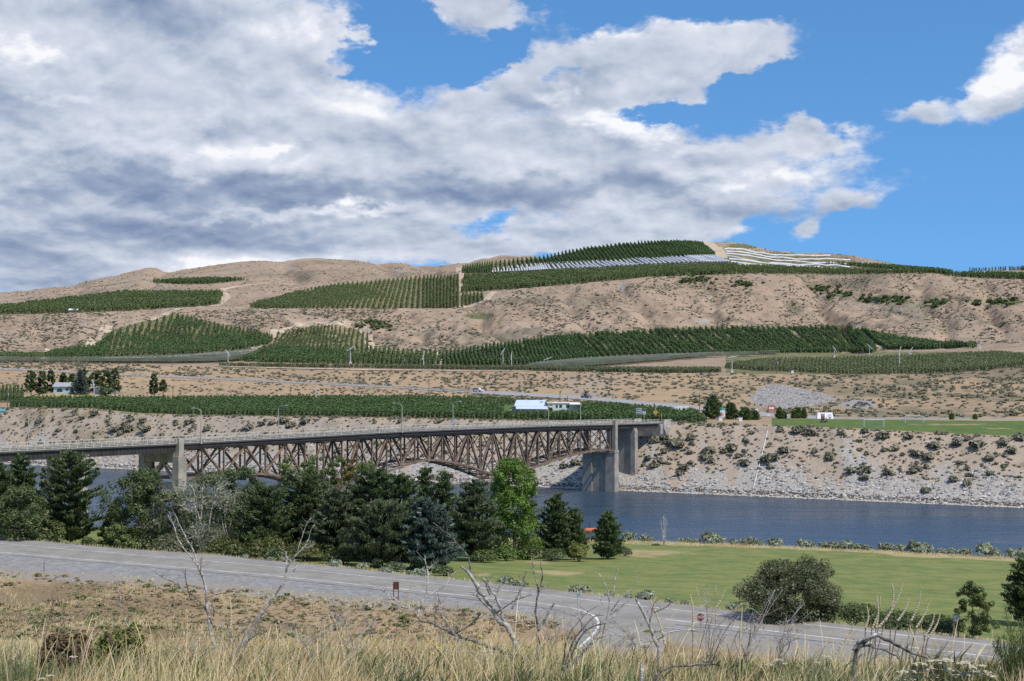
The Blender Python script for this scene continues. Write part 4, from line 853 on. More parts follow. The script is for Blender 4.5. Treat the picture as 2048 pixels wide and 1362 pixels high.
for i, (x, d, y, w, m, lab) in enumerate([
    (1012, 256, 1085, 46, 'bright', 'light green shrub at the foot of the bright green tree'), (1052, 262, 1080, 60, 'mid', 'wide green shrub between bright green tree and paired pines'), (1100, 261, 1090, 70, 'dark', 'low dark green hedge shrub under the paired pines'), (1158, 262, 1078, 40, 'yg', 'yellowish green shrub left of the young lawn pine'),
    (1250, 280, 1090, 30, 'olive', 'tiny olive shrub right of the young lawn pine'), (965, 250, 1090, 60, 'mid', 'green shrub below the grey green pine'), (450, 233, 1062, 90, 'juniper', 'yellowish dark juniper by the road below the birches'), (530, 231, 1058, 100, 'juniper', 'wide juniper by the road left of the white line bend'), (610, 229, 1072, 95, 'juniper', 'juniper by the road below the leftmost poplar'),
    (690, 226, 1085, 90, 'juniper', 'juniper by the road below the brownish pine'), (340, 235, 1060, 80, 'olive', 'olive shrub by the road left of the half bare birch'), (180, 240, 1070, 36, 'mid', 'small green shrub on the grass right of the lone pine'), (890, 214, 1125, 52, 'dark', 'dark shrub by the road right of the blue spruce'), (785, 216, 1118, 50, 'pine2', 'dark shrub by the road below the large front pine'),
    (560, 229, 1085, 70, 'dark', 'dark green shrub by the road between two junipers'), (112, 244, 1030, 40, 'mid', 'light shrub at the foot of the earth bank at left'), (1310, 320, 1086, 18, 'mid', 'little green bush on the river bank right of the young pine')]):
    bush('shrub', lab, x, d, y, w, m, 2600, .19)
def roadside_d(x): return float(np.interp(x, XS, RD[8]))
tree('leafy_bush', 'large grey brown bush at the right roadside before the lawn', 'broad', 1590, 167, 1128, 172, 'bushbrown', cat='bush', hb=-.03, ncl=260, per=60, size=.2, taper=.22)
for x, y, w, lab in ((1705, 1200, 120, 'dark green hedge bush right of the large grey brown bush'), (1785, 1212, 130, 'dark green hedge bush behind the pale mullein stalks'), (1862, 1220, 110, 'dark green hedge bush left of the twin post sign')):
    bush('hedge_bush', lab, x, roadside_d(x)+3.2, y, w, 'dark', 4200, .16)
tree('leafy_tree', 'young leafy tree at right roadside beside the twin post sign', 'broad', 1946, 156, 1164, 62, 'mid', hb=.03, ncl=70, per=50, size=.17, taper=.35, sp=1.1)
tree('pine_tree', 'pine on the lawn cut by the right frame edge', 'pine', 2056, 178, 1120, 84, 'pine', shape=.4, size=.3, top=.2)
bare_tree('dead_sapling', 'thin bare pale sapling on the river bank right of the young pine', 1328, 322, 1030, 22, 'silver', PALEBARK, 0, .7, nb=6)
# sagebrush as single plants
def sage_mesh(seed, m, n, size):
    V, c = dome(n, 1., 1., size); me = mesh_np('sagebrush', V, quads_idx(len(V)//4), None, False, c); me.materials.append(LM[m]); return me
SAGE = [sage_mesh(i, 'sage', 520, .20) for i in range(4)]; SCRUB = [sage_mesh(i, 'hillsage', 150, .36) for i in range(5)]
def plant(me, name, label, cat, P, r, h, group): 
    o = new_obj(name, me, None, tuple(P)); o.scale = (r, r*RNG.uniform(.85, 1.15), h); o.rotation_euler = (0, 0, RNG.uniform(0, 6.28)); return tag(o, label, cat, group)
for x, y, w in ((487, 1118, 16), (520, 1122, 14), (540, 1126, 18), (572, 1128, 24), (583, 1131, 14), (670, 1136, 25), (725, 1141, 24), (768, 1146, 22), (778, 1148, 16), (820, 1152, 20), (845, 1155, 28), (1007, 1172, 28), (1032, 1174, 24), (1046, 1176, 22), (1088, 1180, 16), (1150, 1183, 26), (1165, 1185, 26), (1218, 1190, 18), (1258, 1194, 16), (1290, 1198, 34), (1342, 1205, 20), (1368, 1206, 20), (1465, 1216, 30), (1500, 1226, 16), (1552, 1231, 24)):
    d = roadside_d(x)+1.6; X = (x-CX)/F*d; r = w/2*d/F
    plant(SAGE[int(x) % 4], 'sagebrush', 'round grey green sagebrush on the gravel edge along the far side of the road', 'shrub', (X, d, float(G(X, d))-.05), r*1.3, r*1.7, 'sagebrush along the road edge')
for x, w, h in ((1258, 26, 18), (1290, 20, 14), (1300, 16, 12), (1365, 16, 10), (1378, 16, 10), (1395, 14, 9), (1420, 34, 24), (1437, 24, 14), (1468, 18, 12), (1490, 22, 14), (1502, 22, 16), (1520, 18, 12), (1552, 32, 17), (1605, 22, 15), (1618, 24, 12), (1648, 24, 14), (1668, 26, 16), (1690, 26, 17), (1712, 24, 14), (1732, 22, 12), (1768, 26, 18), (1785, 22, 13), (1805, 22, 14), (1824, 20, 28), (1840, 40, 22), (1856, 26, 20), (1885, 22, 11), (1905, 24, 12), (1930, 26, 14), (1975, 40, 24), (1995, 22, 16), (2025, 28, 17), (2045, 30, 20)):
    d = float(np.interp(x, XS, RD[11]))+1.5; X = (x-CX)/F*d; r = w/2*d/F
    plant(SAGE[int(x) % 4], 'sagebrush', 'silvery sagebrush on the near river bank at the far edge of the lawn', 'shrub', (X, d, float(G(X, d))-.05), r*1.25, h*d/F*1.5, 'sagebrush on the near river bank')
# far bank: the larger shrubs as single plants, then the rest of the scrub as one mass each
def merge(meshes, P, R, H, seed=0):
    src = []
    for me in meshes:
        v = np.zeros(len(me.vertices)*3, np.float32); me.vertices.foreach_get('co', v); c = np.zeros(len(me.vertices)*4, np.float32); me.color_attributes['tint'].data.foreach_get('color', c); src.append((v.reshape(-1, 3), c.reshape(-1, 4)[:, :3]))
    g = np.random.default_rng(seed); Vs = []; Cs = []
    which = g.integers(0, len(src), len(P))
    for k, (v, c) in enumerate(src):
        i = np.nonzero(which == k)[0]
        if len(i) == 0: continue
        a = g.uniform(0, 6.28, len(i)); ca, sa = np.cos(a)[:, None], np.sin(a)[:, None]
        W = np.stack([(v[:, 0]*ca-v[:, 1]*sa)*R[i][:, None], (v[:, 0]*sa+v[:, 1]*ca)*R[i][:, None], v[:, 2]*np.asarray(H)[i][:, None]], -1)+P[i][:, None, :]
        Vs.append(W.reshape(-1, 3)); t = g.uniform(.84, 1.18, (len(i), 1, 1)); Cs.append((c[None]*t).reshape(-1, 3))
    V = np.concatenate(Vs); return V, np.concatenate(Cs)
LOW = [sage_mesh(i, 'hillsage', 40, .62) for i in range(6)]
def mass(name, P, R, H, m, src=None, seed=0):
    V, c = merge(src or LOW, P, R, H, seed); me = mesh_np(name, V, quads_idx(len(V)//4), None, False, c); me.materials.append(LM[m]); return tag(new_obj(name, me), kind='stuff')
big = [(1425, 792), (1380, 880), (1447, 905), (1423, 925), (1410, 918), (1565, 905), (1630, 905), (1660, 915), (1648, 845), (1560, 862), (1595, 866), (1620, 870), (1728, 865), (1768, 876), (1815, 876), (1660, 920), (1790, 900), (1832, 912), (1858, 918), (1870, 895), (1917, 890), (1955, 895), (1980, 920), (1830, 945), (1775, 950), (1733, 945), (1700, 945), (1980, 950), (1905, 963), (1935, 970), (1730, 958), (1850, 985), (1418, 905), (1465, 900), (1478, 915), (1490, 930), (1530, 925), (1545, 920), (1356, 895), (1345, 890), (1330, 905), (1320, 925), (1308, 935), (1365, 940), (1360, 950), (1310, 885), (1330, 880), (1295, 920), (1190, 930), (1130, 935), (1150, 930), (1105, 920), (1180, 955), (1015, 935), (262, 842), (285, 845), (250, 855), (290, 862), (230, 862), (240, 870), (258, 862), (375, 848), (385, 845), (412, 862), (500, 858), (525, 850), (545, 848), (568, 845), (580, 855), (605, 848), (612, 845), (190, 830), (165, 838), (80, 845), (55, 850), (2040, 880), (2025, 905), (2010, 890)]
Pb = ground(*np.array(big, float).T, 440, 720); n_ = 0
for P in Pb: r = RNG.uniform(1.3, 2.4); plant(SCRUB[int(RNG.integers(5))], 'scrub_bush', 'dark grey green scrub bush on the tan slope of the far river bank', 'shrub', P-(0, 0, .1), r, r*1.25, 'scrub bushes on the far bank')
def scatter(n, k0, k1, x0, x1, pad0=0, pad1=0, seed=1, dens=None):
    g = np.random.default_rng(seed); x = g.uniform(x0, x1, n); i, f = _ix(x); a = RD[k0, i]+pad0; b = RD[k1, i]-pad1; d = a+(b-a)*g.uniform(0, 1, n)
    if dens is not None: k = g.uniform(0, 1, n) < dens(x, d); x, d = x[k], d[k]
    return np.stack([(x-CX)/F*d, d, zt(x, d)], 1), x, d
P, x, d = scatter(760, 17, 19, -30, 2080, 2, 0, 3, lambda x, d: .25+.4*(fbm(x/60, d/9, 5, 3) > -.02)+.3*(x < 420))
rr = RNG.uniform(.4, 1.25, len(P))**1.3; order = np.argsort(-rr)
for i in order[:210]: plant(SCRUB[int(RNG.integers(5))], 'scrub_bush', 'dark grey green scrub bush on the tan slope of the far river bank', 'shrub', P[i]-(0, 0, .1), rr[i], rr[i]*1.15, 'scrub bushes on the far bank')
rest = order[210:]; P2, _, _ = scatter(3200, 17, 19, -300, 2350, 0, 0, 4); r2 = np.random.default_rng(5).uniform(.2, .55, len(P2))
mass('bank_scrub', np.concatenate([P[rest], P2]), np.concatenate([rr[rest], r2]), np.concatenate([rr[rest], r2]), 'hillsage', seed=2)
g = np.random.default_rng(9)
P, x, d = scatter(11000, 22, 23, -320, 2370, 3, 0, 6, lambda x, d: np.where(x > 1380, .75, .30)*(.35+.65*(fbm(x/70, d/40, 7, 3) > -.05))*(~inside([(1490, 805), (1520, 772), (1545, 765), (1600, 775), (1680, 798), (1640, 812), (1570, 820)], x, HY+(CZ-zt(x, d))*F/d)))
Pq, xq, dq = scatter(2600, 20, 21, -320, 1250, 2, 2, 66, lambda x, d: .25+.75*sstep(-.1, .25, fbm(x/60, d/20, 27, 4))); rq = np.random.default_rng(67).uniform(.3, .9, len(Pq)); mass('verge_scrub', Pq, rq, rq*.8, 'hillsage', seed=13)
mass('slope_scrub', P, g.uniform(.4, 1.1, len(P))*(1+.7*(g.uniform(0, 1, len(P)) > .8)), g.uniform(.4, 1.1, len(P)), 'hillsage', seed=3)
P, x, d = scatter(36000, 25, 27, -320, 2370, 5, 0, 8, lambda x, d: .12+.88*sstep(-.12, .25, fbm(x/55, d/60, 17, 5)))
mass('hill_scrub', P, g.uniform(.45, 1.0, len(P))*(1+.9*(g.uniform(0, 1, len(P)) > .8)), g.uniform(.35, .9, len(P)), 'hillsage', seed=4)
P, x, d = scatter(18000, 27, 29, -320, 2370, 0, 0, 10, lambda x, d: .15+.85*(fbm(x/60, d/120, 19, 4) > .05)*(x > 1500)+.3*(fbm(x/60, d/120, 19, 4) > .1))
mass('upland_scrub', P, g.uniform(.5, 1.5, len(P)), g.uniform(.35, .9, len(P)), 'hillsage', seed=5)
P = ground(np.repeat([1690, 1740, 1800, 1650, 1765, 1870, 2010, 1640, 1960, 1385, 1400, 1490, 745, 760], 14)+g.normal(size=196)*14, np.repeat([592, 599, 602, 585, 600, 607, 603, 577, 607, 562, 560, 570, 650, 652], 14)+g.normal(size=196)*4, 1100, 1700); mass('gully_thicket', P, g.uniform(1.5, 3.2, 196), g.uniform(1.5, 3.4, 196), 'dark', seed=6)

# ------------------------------------------------------------------ orchards
def orch_mesh(n, size, hh=3.6, rr=1.25):
    u = RNG.uniform(0, 1, n); z = .5+(hh-.5)*u; a = RNG.uniform(0, 6.28, n); r = rr*(1.12-.30*u-.55*u**4)*np.sqrt(RNG.uniform(.3, 1, n)); C = np.stack([np.cos(a)*r, np.sin(a)*r, z], 1)
    V, c = leaf_cloud(C, size, np.stack([np.cos(a), np.sin(a), .35+.9*u], 1), RNG.uniform(.92, 1.08, n), soft=.4); me = mesh_np('orchard_tree', V, quads_idx(n), None, False, c); me.materials.append(LM['orch']); return me
OT = [orch_mesh(44, .50, 3.1, .66) for _ in range(6)]; OTN = [orch_mesh(150, .42, 3.2, 1.0) for _ in range(5)]
def row_block(name, anchors, n, m, step_=2.4, size=1.0, hz=1.0, jit=.35, dmin=860, dmax=2900, tp=9, seed=0, label=None, curvx=0.):
    A = np.array(anchors, float); t = np.linspace(0, len(A)-1, n); q = np.stack([np.interp(t, np.arange(len(A)), A[:, k]) for k in range(4)], 1)
    gb_ = ground(q[:, 0], q[:, 1], dmin, dmax); gt = ground(q[:, 2], q[:, 3]+tp, dmin, dmax); P = []; g = np.random.default_rng(seed)
    for a, b in zip(gb_, gt):
        L = np.linalg.norm((b-a)[:2]); k = max(2, int(L/(step_*.64))); f = (np.arange(k)+.5)/k; f = np.clip(f+g.uniform(-.25, .25, k)/k, 0, 1)
        XY = a[:2]+(b[:2]-a[:2])*f[:, None]+g.normal(size=(k, 2))*jit*.4; XY = XY[g.uniform(0, 1, k) > .03]; P.append(XY)
    XY = np.concatenate(P); P = np.stack([XY[:, 0], XY[:, 1], G(XY[:, 0], XY[:, 1])-.1], 1); s = g.uniform(.8, 1.18, len(P))*size
    return mass(name, P, s, s*hz, m, OT, seed)
row_block('orchard_rows', [(92, 717, 117, 699), (180, 718, 192, 690), (212, 714, 226, 662), (305, 712, 352, 624), (385, 709, 430, 645), (470, 701, 500, 656), (534, 690, 545, 670)], 52, 'orch', 2.4, 1.1, 1.1, seed=11)
row_block('orchard_rows', [(545, 695, 562, 664), (600, 697, 622, 650), (660, 697, 672, 646), (735, 697, 735, 663)], 22, 'orch2', 2.2, .8, .8, seed=12, tp=6)
row_block('orchard_rows', [(486, 723, 530, 693), (600, 726, 622, 692), (745, 729, 748, 695), (876, 730, 880, 704)], 44, 'orch', 2.4, 1.15, 1.1, seed=13)
row_block('orchard_rows', [(890, 731, 886, 702), (1000, 732, 986, 686), (1100, 727, 1080, 673), (1200, 717, 1150, 665), (1350, 711, 1288, 656), (1500, 707, 1430, 650), (1640, 706, 1560, 649), (1745, 706, 1698, 648), (1752, 702, 1703, 650)], 103, 'orch', 2.2, 1.0, 1.12, seed=14)
row_block('orchard_rows', [(1772, 699, 1722, 655), (1860, 699, 1800, 672), (1952, 694, 1946, 688)], 32, 'orch', 2.2, 1.1, 1.1, seed=15)
row_block('orchard_rows', [(500, 616, 543, 598), (560, 617, 600, 581), (640, 617, 675, 566), (740, 617, 765, 559), (850, 617, 850, 550), (916, 616, 916, 547)], 50, 'orch2', 2.6, 1.15, 1.15, seed=16, tp=7)
row_block('orchard_rows', [(924, 615, 926, 584), (966, 602, 963, 585)], 6, 'orch2', 2.6, 1.1, 1.1, seed=17, tp=6)
row_block('orchard_rows', [(-60, 632, -60, 620), (0, 629, 0, 612), (120, 627, 120, 598), (250, 622, 250, 582), (340, 616, 340, 583), (434, 610, 440, 583)], 70, 'orch2', 3.2, 1.35, 1.1, 2.5, seed=18, tp=6)
row_block('orchard_rows', [(306, 565, 312, 561), (360, 569, 360, 557), (420, 568, 420, 556), (488, 561, 470, 557)], 34, 'orch', 3.2, 1.4, 1., 2.5, seed=19, tp=5)
row_block('orchard_rows', [(926, 547, 926, 530), (985, 546, 985, 522), (1100, 532, 1090, 508), (1200, 526, 1178, 492), (1300, 520, 1274, 481), (1400, 513, 1352, 479), (1430, 513, 1404, 482)], 74, 'orch', 2.8, 1.15, 1.25, seed=20, tp=7)
row_block('orchard_rows', [(928, 584, 932, 549), (1024, 579, 1030, 548), (1100, 572, 1100, 541), (1200, 563, 1200, 538), (1300, 554, 1300, 532), (1400, 550, 1400, 529), (1470, 548, 1470, 528)], 90, 'orch2', 3.4, 1.4, 1., 3., seed=21, tp=5)
row_block('orchard_rows', [(1480, 547, 1480, 530), (1600, 549, 1590, 534), (1700, 549, 1690, 537), (1800, 546, 1790, 541), (1850, 547, 1850, 543)], 60, 'orch2', 3.4, 1.3, .9, 3., seed=22, tp=4)
row_block('orchard_rows', [(1660, 528, 1650, 523), (1750, 537, 1740, 527), (1830, 544, 1830, 534), (1900, 550, 1900, 543)], 40, 'orch', 3.4, 1.4, 1., 3., seed=23, tp=5)
row_block('orchard_rows', [(1900, 553, 1890, 547), (1980, 557, 1980, 547), (2060, 560, 2060, 549)], 34, 'orch', 3.4, 1.4, 1., 3., seed=24, tp=4)
row_block('orchard_rows', [(1940, 543, 1940, 540), (2060, 541, 2060, 536)], 26, 'orch', 6, 1.9, 1.4, 3., 2500, 3500, seed=25, tp=4)
row_block('orchard_rows', [(-20, 719, 10, 704), (70, 719, 90, 705)], 14, 'orch2', 2.2, .9, 1.1, seed=26)
row_block('orchard_rows', [(1450, 737, 1470, 722), (1536, 743, 1540, 713), (1700, 749, 1700, 710), (1850, 748, 1850, 706), (1960, 742, 1985, 699), (2060, 732, 2060, 706)], 105, 'olive', 3.4, .85, 1.0, .8, 760, 1250, seed=27, tp=10)
row_block('orchard_rows', [(440, 733, 440, 728), (700, 736, 700, 731), (1020, 741, 1020, 735), (1250, 745, 1250, 737), (1440, 748, 1440, 738)], 260, 'olive', 2.4, .9, .8, .6, 840, 1000, seed=28, tp=4)
# bench orchard: the front row of trees one by one, the rest as one mass
g = np.random.default_rng(30); xs = np.linspace(22, 1408, 176); front = []; rest = []
for x in xs:
    i, f = _ix(x); d0 = td[i]+9+6*np.exp(-((x-240)/120)**2); d1 = RD[20][i]-(20 if x > 300 else 26)
    dd = np.arange(d0, d1, 2.9); X0 = (x-CX)/F*d0
    for j, d in enumerate(dd):
        X = X0*(1+.35*(d-d0)/d0)+g.normal()*.25; px = CX+F*X/d
        if 1006 < px < 1166 and 574 < d < 662: continue
        (front if j < 2 else rest).append((X, d))
front = np.array(front[:]); zf = G(front[:, 0], front[:, 1]); fi = [i for i in range(len(front)) if -20 < CX+F*front[i, 0]/front[i, 1] < 1420][:300]
for i in fi: s = g.uniform(.8, 1.0); plant(OTN[int(g.integers(5))], 'orchard_tree', 'small dark green fruit tree in the front rows of the orchard above the far bank', 'fruit tree', (front[i, 0], front[i, 1], zf[i]-.1), s, s*.95, 'front row orchard trees')
left = [tuple(front[i]) for i in range(len(front)) if i not in set(fi)]; R_ = np.array(rest+left); ss = g.uniform(.78, 1.0, len(R_))
mass('orchard_rows', np.stack([R_[:, 0], R_[:, 1], G(R_[:, 0], R_[:, 1])-.1], 1), ss, ss*.98, 'orch', OT, 31)
xa = np.linspace(-40, 44, 12); Q = np.array([((x-CX)/F*d, d) for x in xa for d in np.arange(700, 760, 3.)]); mass('orchard_rows', np.stack([Q[:, 0], Q[:, 1], G(Q[:, 0], Q[:, 1])], 1), np.ones(len(Q)), np.ones(len(Q)), 'orch', OT, 32)
# white netted rows near the top of the hill, each row a thing of its own
M_net = mat('white orchard netting', (.64, .64, .65), .8, .2, vary=.04, vscale=.2)
def net_row(pa, pb, w, h, label, group, n=14):
    f = np.linspace(0, 1, n)[:, None]; XY = pa[:2]*(1-f)+pb[:2]*f; dr = (pb-pa)[:2]; dr /= np.linalg.norm(dr); nn = np.array((-dr[1], dr[0])); b = MB(); prev = None
    prof = [(-w/2, .5), (-w*.42, h*.8), (0, h), (w*.42, h*.8), (w/2, .5)]; L = []
    for o, z in prof:
        q = XY+nn*o; L.append(np.stack([q[:, 0], q[:, 1], G(q[:, 0], q[:, 1])+z+.12*np.sin(np.arange(n)*2.1+o)], 1))
    for i in range(4): b.strip(L[i], L[i+1])
    o = b.build('netted_row', M_net, None, (pa[0], pa[1], float(G(pa[0], pa[1]))), True); return tag(o, label, 'netted row', group)
A = np.array([(985, 548, 985, 540), (1050, 545, 1044, 533), (1100, 542, 1090, 529), (1200, 537, 1180, 525), (1300, 531, 1275, 519), (1400, 527, 1370, 514), (1460, 527, 1425, 513)], float); t = np.linspace(0, 6, 66)
q = np.stack([np.interp(t, np.arange(7), A[:, k]) for k in range(4)], 1); ga = ground(q[:, 0], q[:, 1], 1500, 2300); gt = ground(q[:, 2], q[:, 3], 1500, 2300)
for a, b_ in zip(ga, gt): net_row(a, b_, 1.7, 2.6, 'short white netted orchard row running downhill in the hilltop block', 'short white netted rows', 7)
for (x0, y0, x1, y1, lab) in ((1448, 500, 1660, 512, 'topmost long white netted row on the hilltop'), (1452, 504, 1700, 521, 'second long white netted row from the hilltop'), (1452, 508.5, 1740, 531, 'third long white netted row from the hilltop'), (1455, 513.5, 1790, 541, 'longest white netted row reaching farthest right on the hilltop'), (1458, 519, 1700, 536, 'fifth long white netted row, above the two shortest'), (1462, 525, 1640, 535, 'second lowest long white netted row on the hilltop'), (1475, 530.5, 1580, 536, 'lowest and shortest long white netted row on the hilltop')):
    e = ground(np.array([x0, x1], float), np.array([y0, y1], float), 1600, 2300); net_row(e[0], e[1], 2.6, 1.7, lab, 'long white netted rows', 26)
# grey green shade netting stretched over orchards on the middle bench
M_shade = mat('grey green shade netting', (.17, .19, .15), .9, .1, vary=.25, vscale=.05)
_t = NT(M_shade.node_tree); _o = [n for n in M_shade.node_tree.nodes if n.type == 'OUTPUT_MATERIAL'][0]; _b = [n for n in M_shade.node_tree.nodes if n.type == 'BSDF_PRINCIPLED'][0]
_m = _t.n('ShaderNodeMixShader', {0: .45}); M_shade.node_tree.links.new(_b.outputs[0], _m.inputs[1]); M_shade.node_tree.links.new(_t.n('ShaderNodeBsdfTransparent').outputs[0], _m.inputs[2]); M_shade.node_tree.links.new(_m.outputs[0], _o.inputs[0])   # open weave
row_block('orchard_rows', [(-40, 724, -40, 719), (100, 725, 100, 720), (250, 726, 250, 718), (400, 726, 385, 713), (480, 722, 480, 705)], 150, 'olive', 2.4, .85, .8, seed=41, tp=5, dmin=900)
row_block('orchard_rows', [(1050, 738, 1050, 732), (1120, 736, 1120, 723), (1200, 732, 1200, 717), (1300, 723, 1300, 712), (1420, 713, 1420, 707), (1550, 707, 1550, 704)], 150, 'olive', 2.4, .85, .8, seed=42, tp=5, dmin=880)
def canopy(label, top, bot, n=26, m=8, h=3.3):
    T_ = curve(top, n); B_ = curve(bot, n); gt = ground(T_[:, 0], T_[:, 1]+8, 860, 1300); gb_ = ground(B_[:, 0], B_[:, 1]+2, 860, 1300); L = []
    for f in np.linspace(0, 1, m): XY = gb_[:, :2]*(1-f)+gt[:, :2]*f; L.append(np.stack([XY[:, 0], XY[:, 1], G(XY[:, 0], XY[:, 1])+h+.1*np.cos(np.arange(n)*1.6+f*9)], 1))
    r = thing('shade_net', label, 'shade netting', tuple(gb_[0])); b = MB()
    for i in range(m-1): b.strip(L[i], L[i+1])
    lo = L[0].copy(); lo[:, 2] -= h*.55; b.strip(lo, L[0]); b.build('netting', M_shade, r, smooth=True)
    b = MB()
    for i in range(0, n, 2):
        for k in (0, m//2, m-1): b.bar(L[k][i]-(0, 0, h+.3), L[k][i]+(0, 0, .15), .14, .14)
    b.build('posts', M_post, r); return r
canopy('pale shade netting strip below the dark knoll orchard at left', [(-40, 717), (100, 718), (250, 716), (380, 711), (470, 704), (535, 697)], [(-40, 724), (100, 725), (250, 726), (400, 726), (480, 722), (500, 718)])
canopy('wide grey green shade netting below the long striped orchard', [(1040, 733), (1120, 722), (1200, 716), (1300, 711), (1420, 706), (1560, 703)], [(1040, 738), (1120, 736), (1200, 733), (1300, 724), (1420, 714), (1560, 708)])

# ------------------------------------------------------------------ rocks along the far shore
def rock_mesh(seed):
    g = np.random.default_rng(seed); v = np.array([(1, 0, 0), (-1, 0, 0), (0, 1, 0), (0, -1, 0), (0, 0, 1), (0, 0, -1)], float)*g.uniform(.6, 1.15, (6, 1))+g.normal(size=(6, 3))*.18
    return v, np.array([(0, 2, 4), (2, 1, 4), (1, 3, 4), (3, 0, 4), (2, 0, 5), (1, 2, 5), (3, 1, 5), (0, 3, 5)])
def rocks(name, P, R, C, m, seed=0):
    g = np.random.default_rng(seed); Vs = []; Ts = []; Cs = []; n = 0; which = g.integers(0, 6, len(P))
    for k in range(6):
        v, t = rock_mesh(k); i = np.nonzero(which == k)[0]
        if len(i) == 0: continue
        a = g.uniform(0, 6.28, len(i))[:, None]; q = np.stack([v[:, 0]*np.cos(a)-v[:, 1]*np.sin(a), v[:, 0]*np.sin(a)+v[:, 1]*np.cos(a), v[:, 2]*g.uniform(.5, .9, (len(i), 1))], -1)*R[i][:, None, None]+P[i][:, None, :]
        Vs.append(q.reshape(-1, 3)); Ts.append((t[None]+(np.arange(len(i))*6)[:, None, None]+n).reshape(-1, 3)); Cs.append(np.repeat(C[i], 6, 0)); n += len(i)*6
    me = mesh_np(name, np.concatenate(Vs), None, np.concatenate(Ts), False, np.concatenate(Cs)); me.materials.append(m); return tag(new_obj(name, me), kind='stuff')
M_rock = mat('broken rock', (1, 1, 1), .9, .2, vcol=True)
g = np.random.default_rng(50)
def rockcol(n, base=.36, sp=.5): t = base*g.uniform(1-sp, 1+sp, n)[:, None]; w = g.normal(size=(n, 1))*.06; return np.clip(np.concatenate([t*(1.05+w), t*(.985), t*(.93-w)], 1), .03, .85)
P, x, d = scatter(20500, 16, 18, -300, 2350, 0, 0, 51, lambda x, d: np.clip(1.15-(d-shore_d(x))/15.+.9*fbm(x/30, d/14, 23, 4), .02, 1))
rocks('riprap', P, g.uniform(.2, .8, len(P))**1.2+.08, rockcol(len(P)), M_rock, 1)
n = 6300; x = g.uniform(-300, 2350, n); d = shore_d(x)+g.uniform(-.3, .5, n); P = np.stack([(x-CX)/F*d, d, .08+0*d], 1); rocks('shore_stones', P, g.uniform(.14, .36, n), rockcol(n, .48, .25)*np.array((1.05, 1, .88)), M_rock, 2)
n = 4200; x = g.uniform(-300, 2350, n); d = shore_d(x)+g.uniform(.9, 2.6, n); P = np.stack([(x-CX)/F*d, d, zt(x, d)], 1); rocks('wet_stones', P, g.uniform(.2, .5, n), rockcol(n, .11, .4)*np.array((1.1, .95, .85)), M_rock, 3)
P = ground(g.uniform(1500, 1690, 1500), g.uniform(770, 816, 1500), 560, 830); yy_ = HY+(CZ-P[:, 2])*F/P[:, 1]; xx_ = CX+F*P[:, 0]/P[:, 1]
k = inside([(1498, 800), (1520, 776), (1545, 768), (1590, 775), (1640, 785), (1680, 800), (1640, 808), (1610, 812), (1570, 818), (1520, 812)], xx_+g.normal(size=1500)*7, yy_+g.normal(size=1500)*2.2); rocks('rock_spill', P[k], g.uniform(.25, .8, k.sum()), rockcol(k.sum(), .29, .45), M_rock, 4)

# ------------------------------------------------------------------ buildings across the river
M_metal = mat('pale blue metal roof', (.55, .62, .72), .5, .5, vary=.06, vscale=.3); M_barnw = mat('weathered grey barn boards', (.30, .28, .27), .9, .1, vary=.25, vscale=1.2)
M_siding = mat('white siding', (.72, .71, .66), .7, .3, vary=.06, vscale=.5); M_glass = mat('dark window glass', (.03, .035, .045), .15, .6); M_roofg = mat('grey shingle roof', (.36, .37, .38), .85, .2, vary=.15, vscale=.8)
M_teal = mat('pale blue wall', (.42, .58, .60), .7, .3, vary=.05, vscale=.5); M_tealr = mat('teal roof', (.10, .33, .33), .6, .4)
class Loc:                                         # local frame: origin, heading
    def __init__(s, o, rz): s.o = np.asarray(o, float); s.k, s.g = math.cos(rz), math.sin(rz); s.rz = rz
    def __call__(s, x, y, z): return s.o+np.array((x*s.k-y*s.g, x*s.g+y*s.k, z))
    def box(s, b, x0, x1, y0, y1, z0, z1): return b.hexa([s(x0, y0, z0), s(x1, y0, z0), s(x1, y1, z0), s(x0, y1, z0), s(x0, y0, z1), s(x1, y0, z1), s(x1, y1, z1), s(x0, y1, z1)])
    def slab(s, b, pts, th):                       # four corners, thickened downwards
        P = [s(*p) for p in pts]; return b.hexa([p-(0, 0, th) for p in P]+P)
# barn: gable facing left, blue metal roof with a lean-to along the front and a low shed at the back left
P0 = at(1031, 0, 608)[:2]; zb = float(G(P0[0]+6, 610)); Lb = Loc((P0[0], 608, zb), math.radians(-12)); r = thing('barn', 'grey barn with pale blue metal roof and front lean-to in the orchard', 'barn', Lb.o)
b = MB(); Lb.box(b, 0, 10, 0, 7, -.5, 2.5); b.add([Lb(0, 0, 2.5), Lb(0, 7, 2.5), Lb(0, 3.5, 4.2)], T=[(0, 1, 2)]); b.add([Lb(10, 0, 2.5), Lb(10, 7, 2.5), Lb(10, 3.5, 4.2)], T=[(0, 2, 1)]); wl = b.build('wall', M_barnw, r)
b = MB(); Lb.slab(b, [(-.4, -.5, 2.4), (10.4, -.5, 2.4), (10.4, 3.5, 4.4), (-.4, 3.5, 4.4)], .14); Lb.slab(b, [(-.4, 3.51, 4.4), (10.4, 3.51, 4.4), (10.4, 7.5, 2.4), (-.4, 7.5, 2.4)], .14); b.build('roof', M_metal, r)
b = MB(); Lb.slab(b, [(1.0, -4.0, 1.45), (12.6, -4.0, 1.45), (11.6, -.55, 2.3), (.2, -.55, 2.3)], .12); lt = b.build('lean_to_roof', M_metal, r)
for px in (1.6, 4.2, 6.8, 9.4, 12.0): b = MB(); b.bar(Lb(px, -3.8, -.5), Lb(px, -3.8, 1.42), .18, .18); b.build('post', M_post, lt)
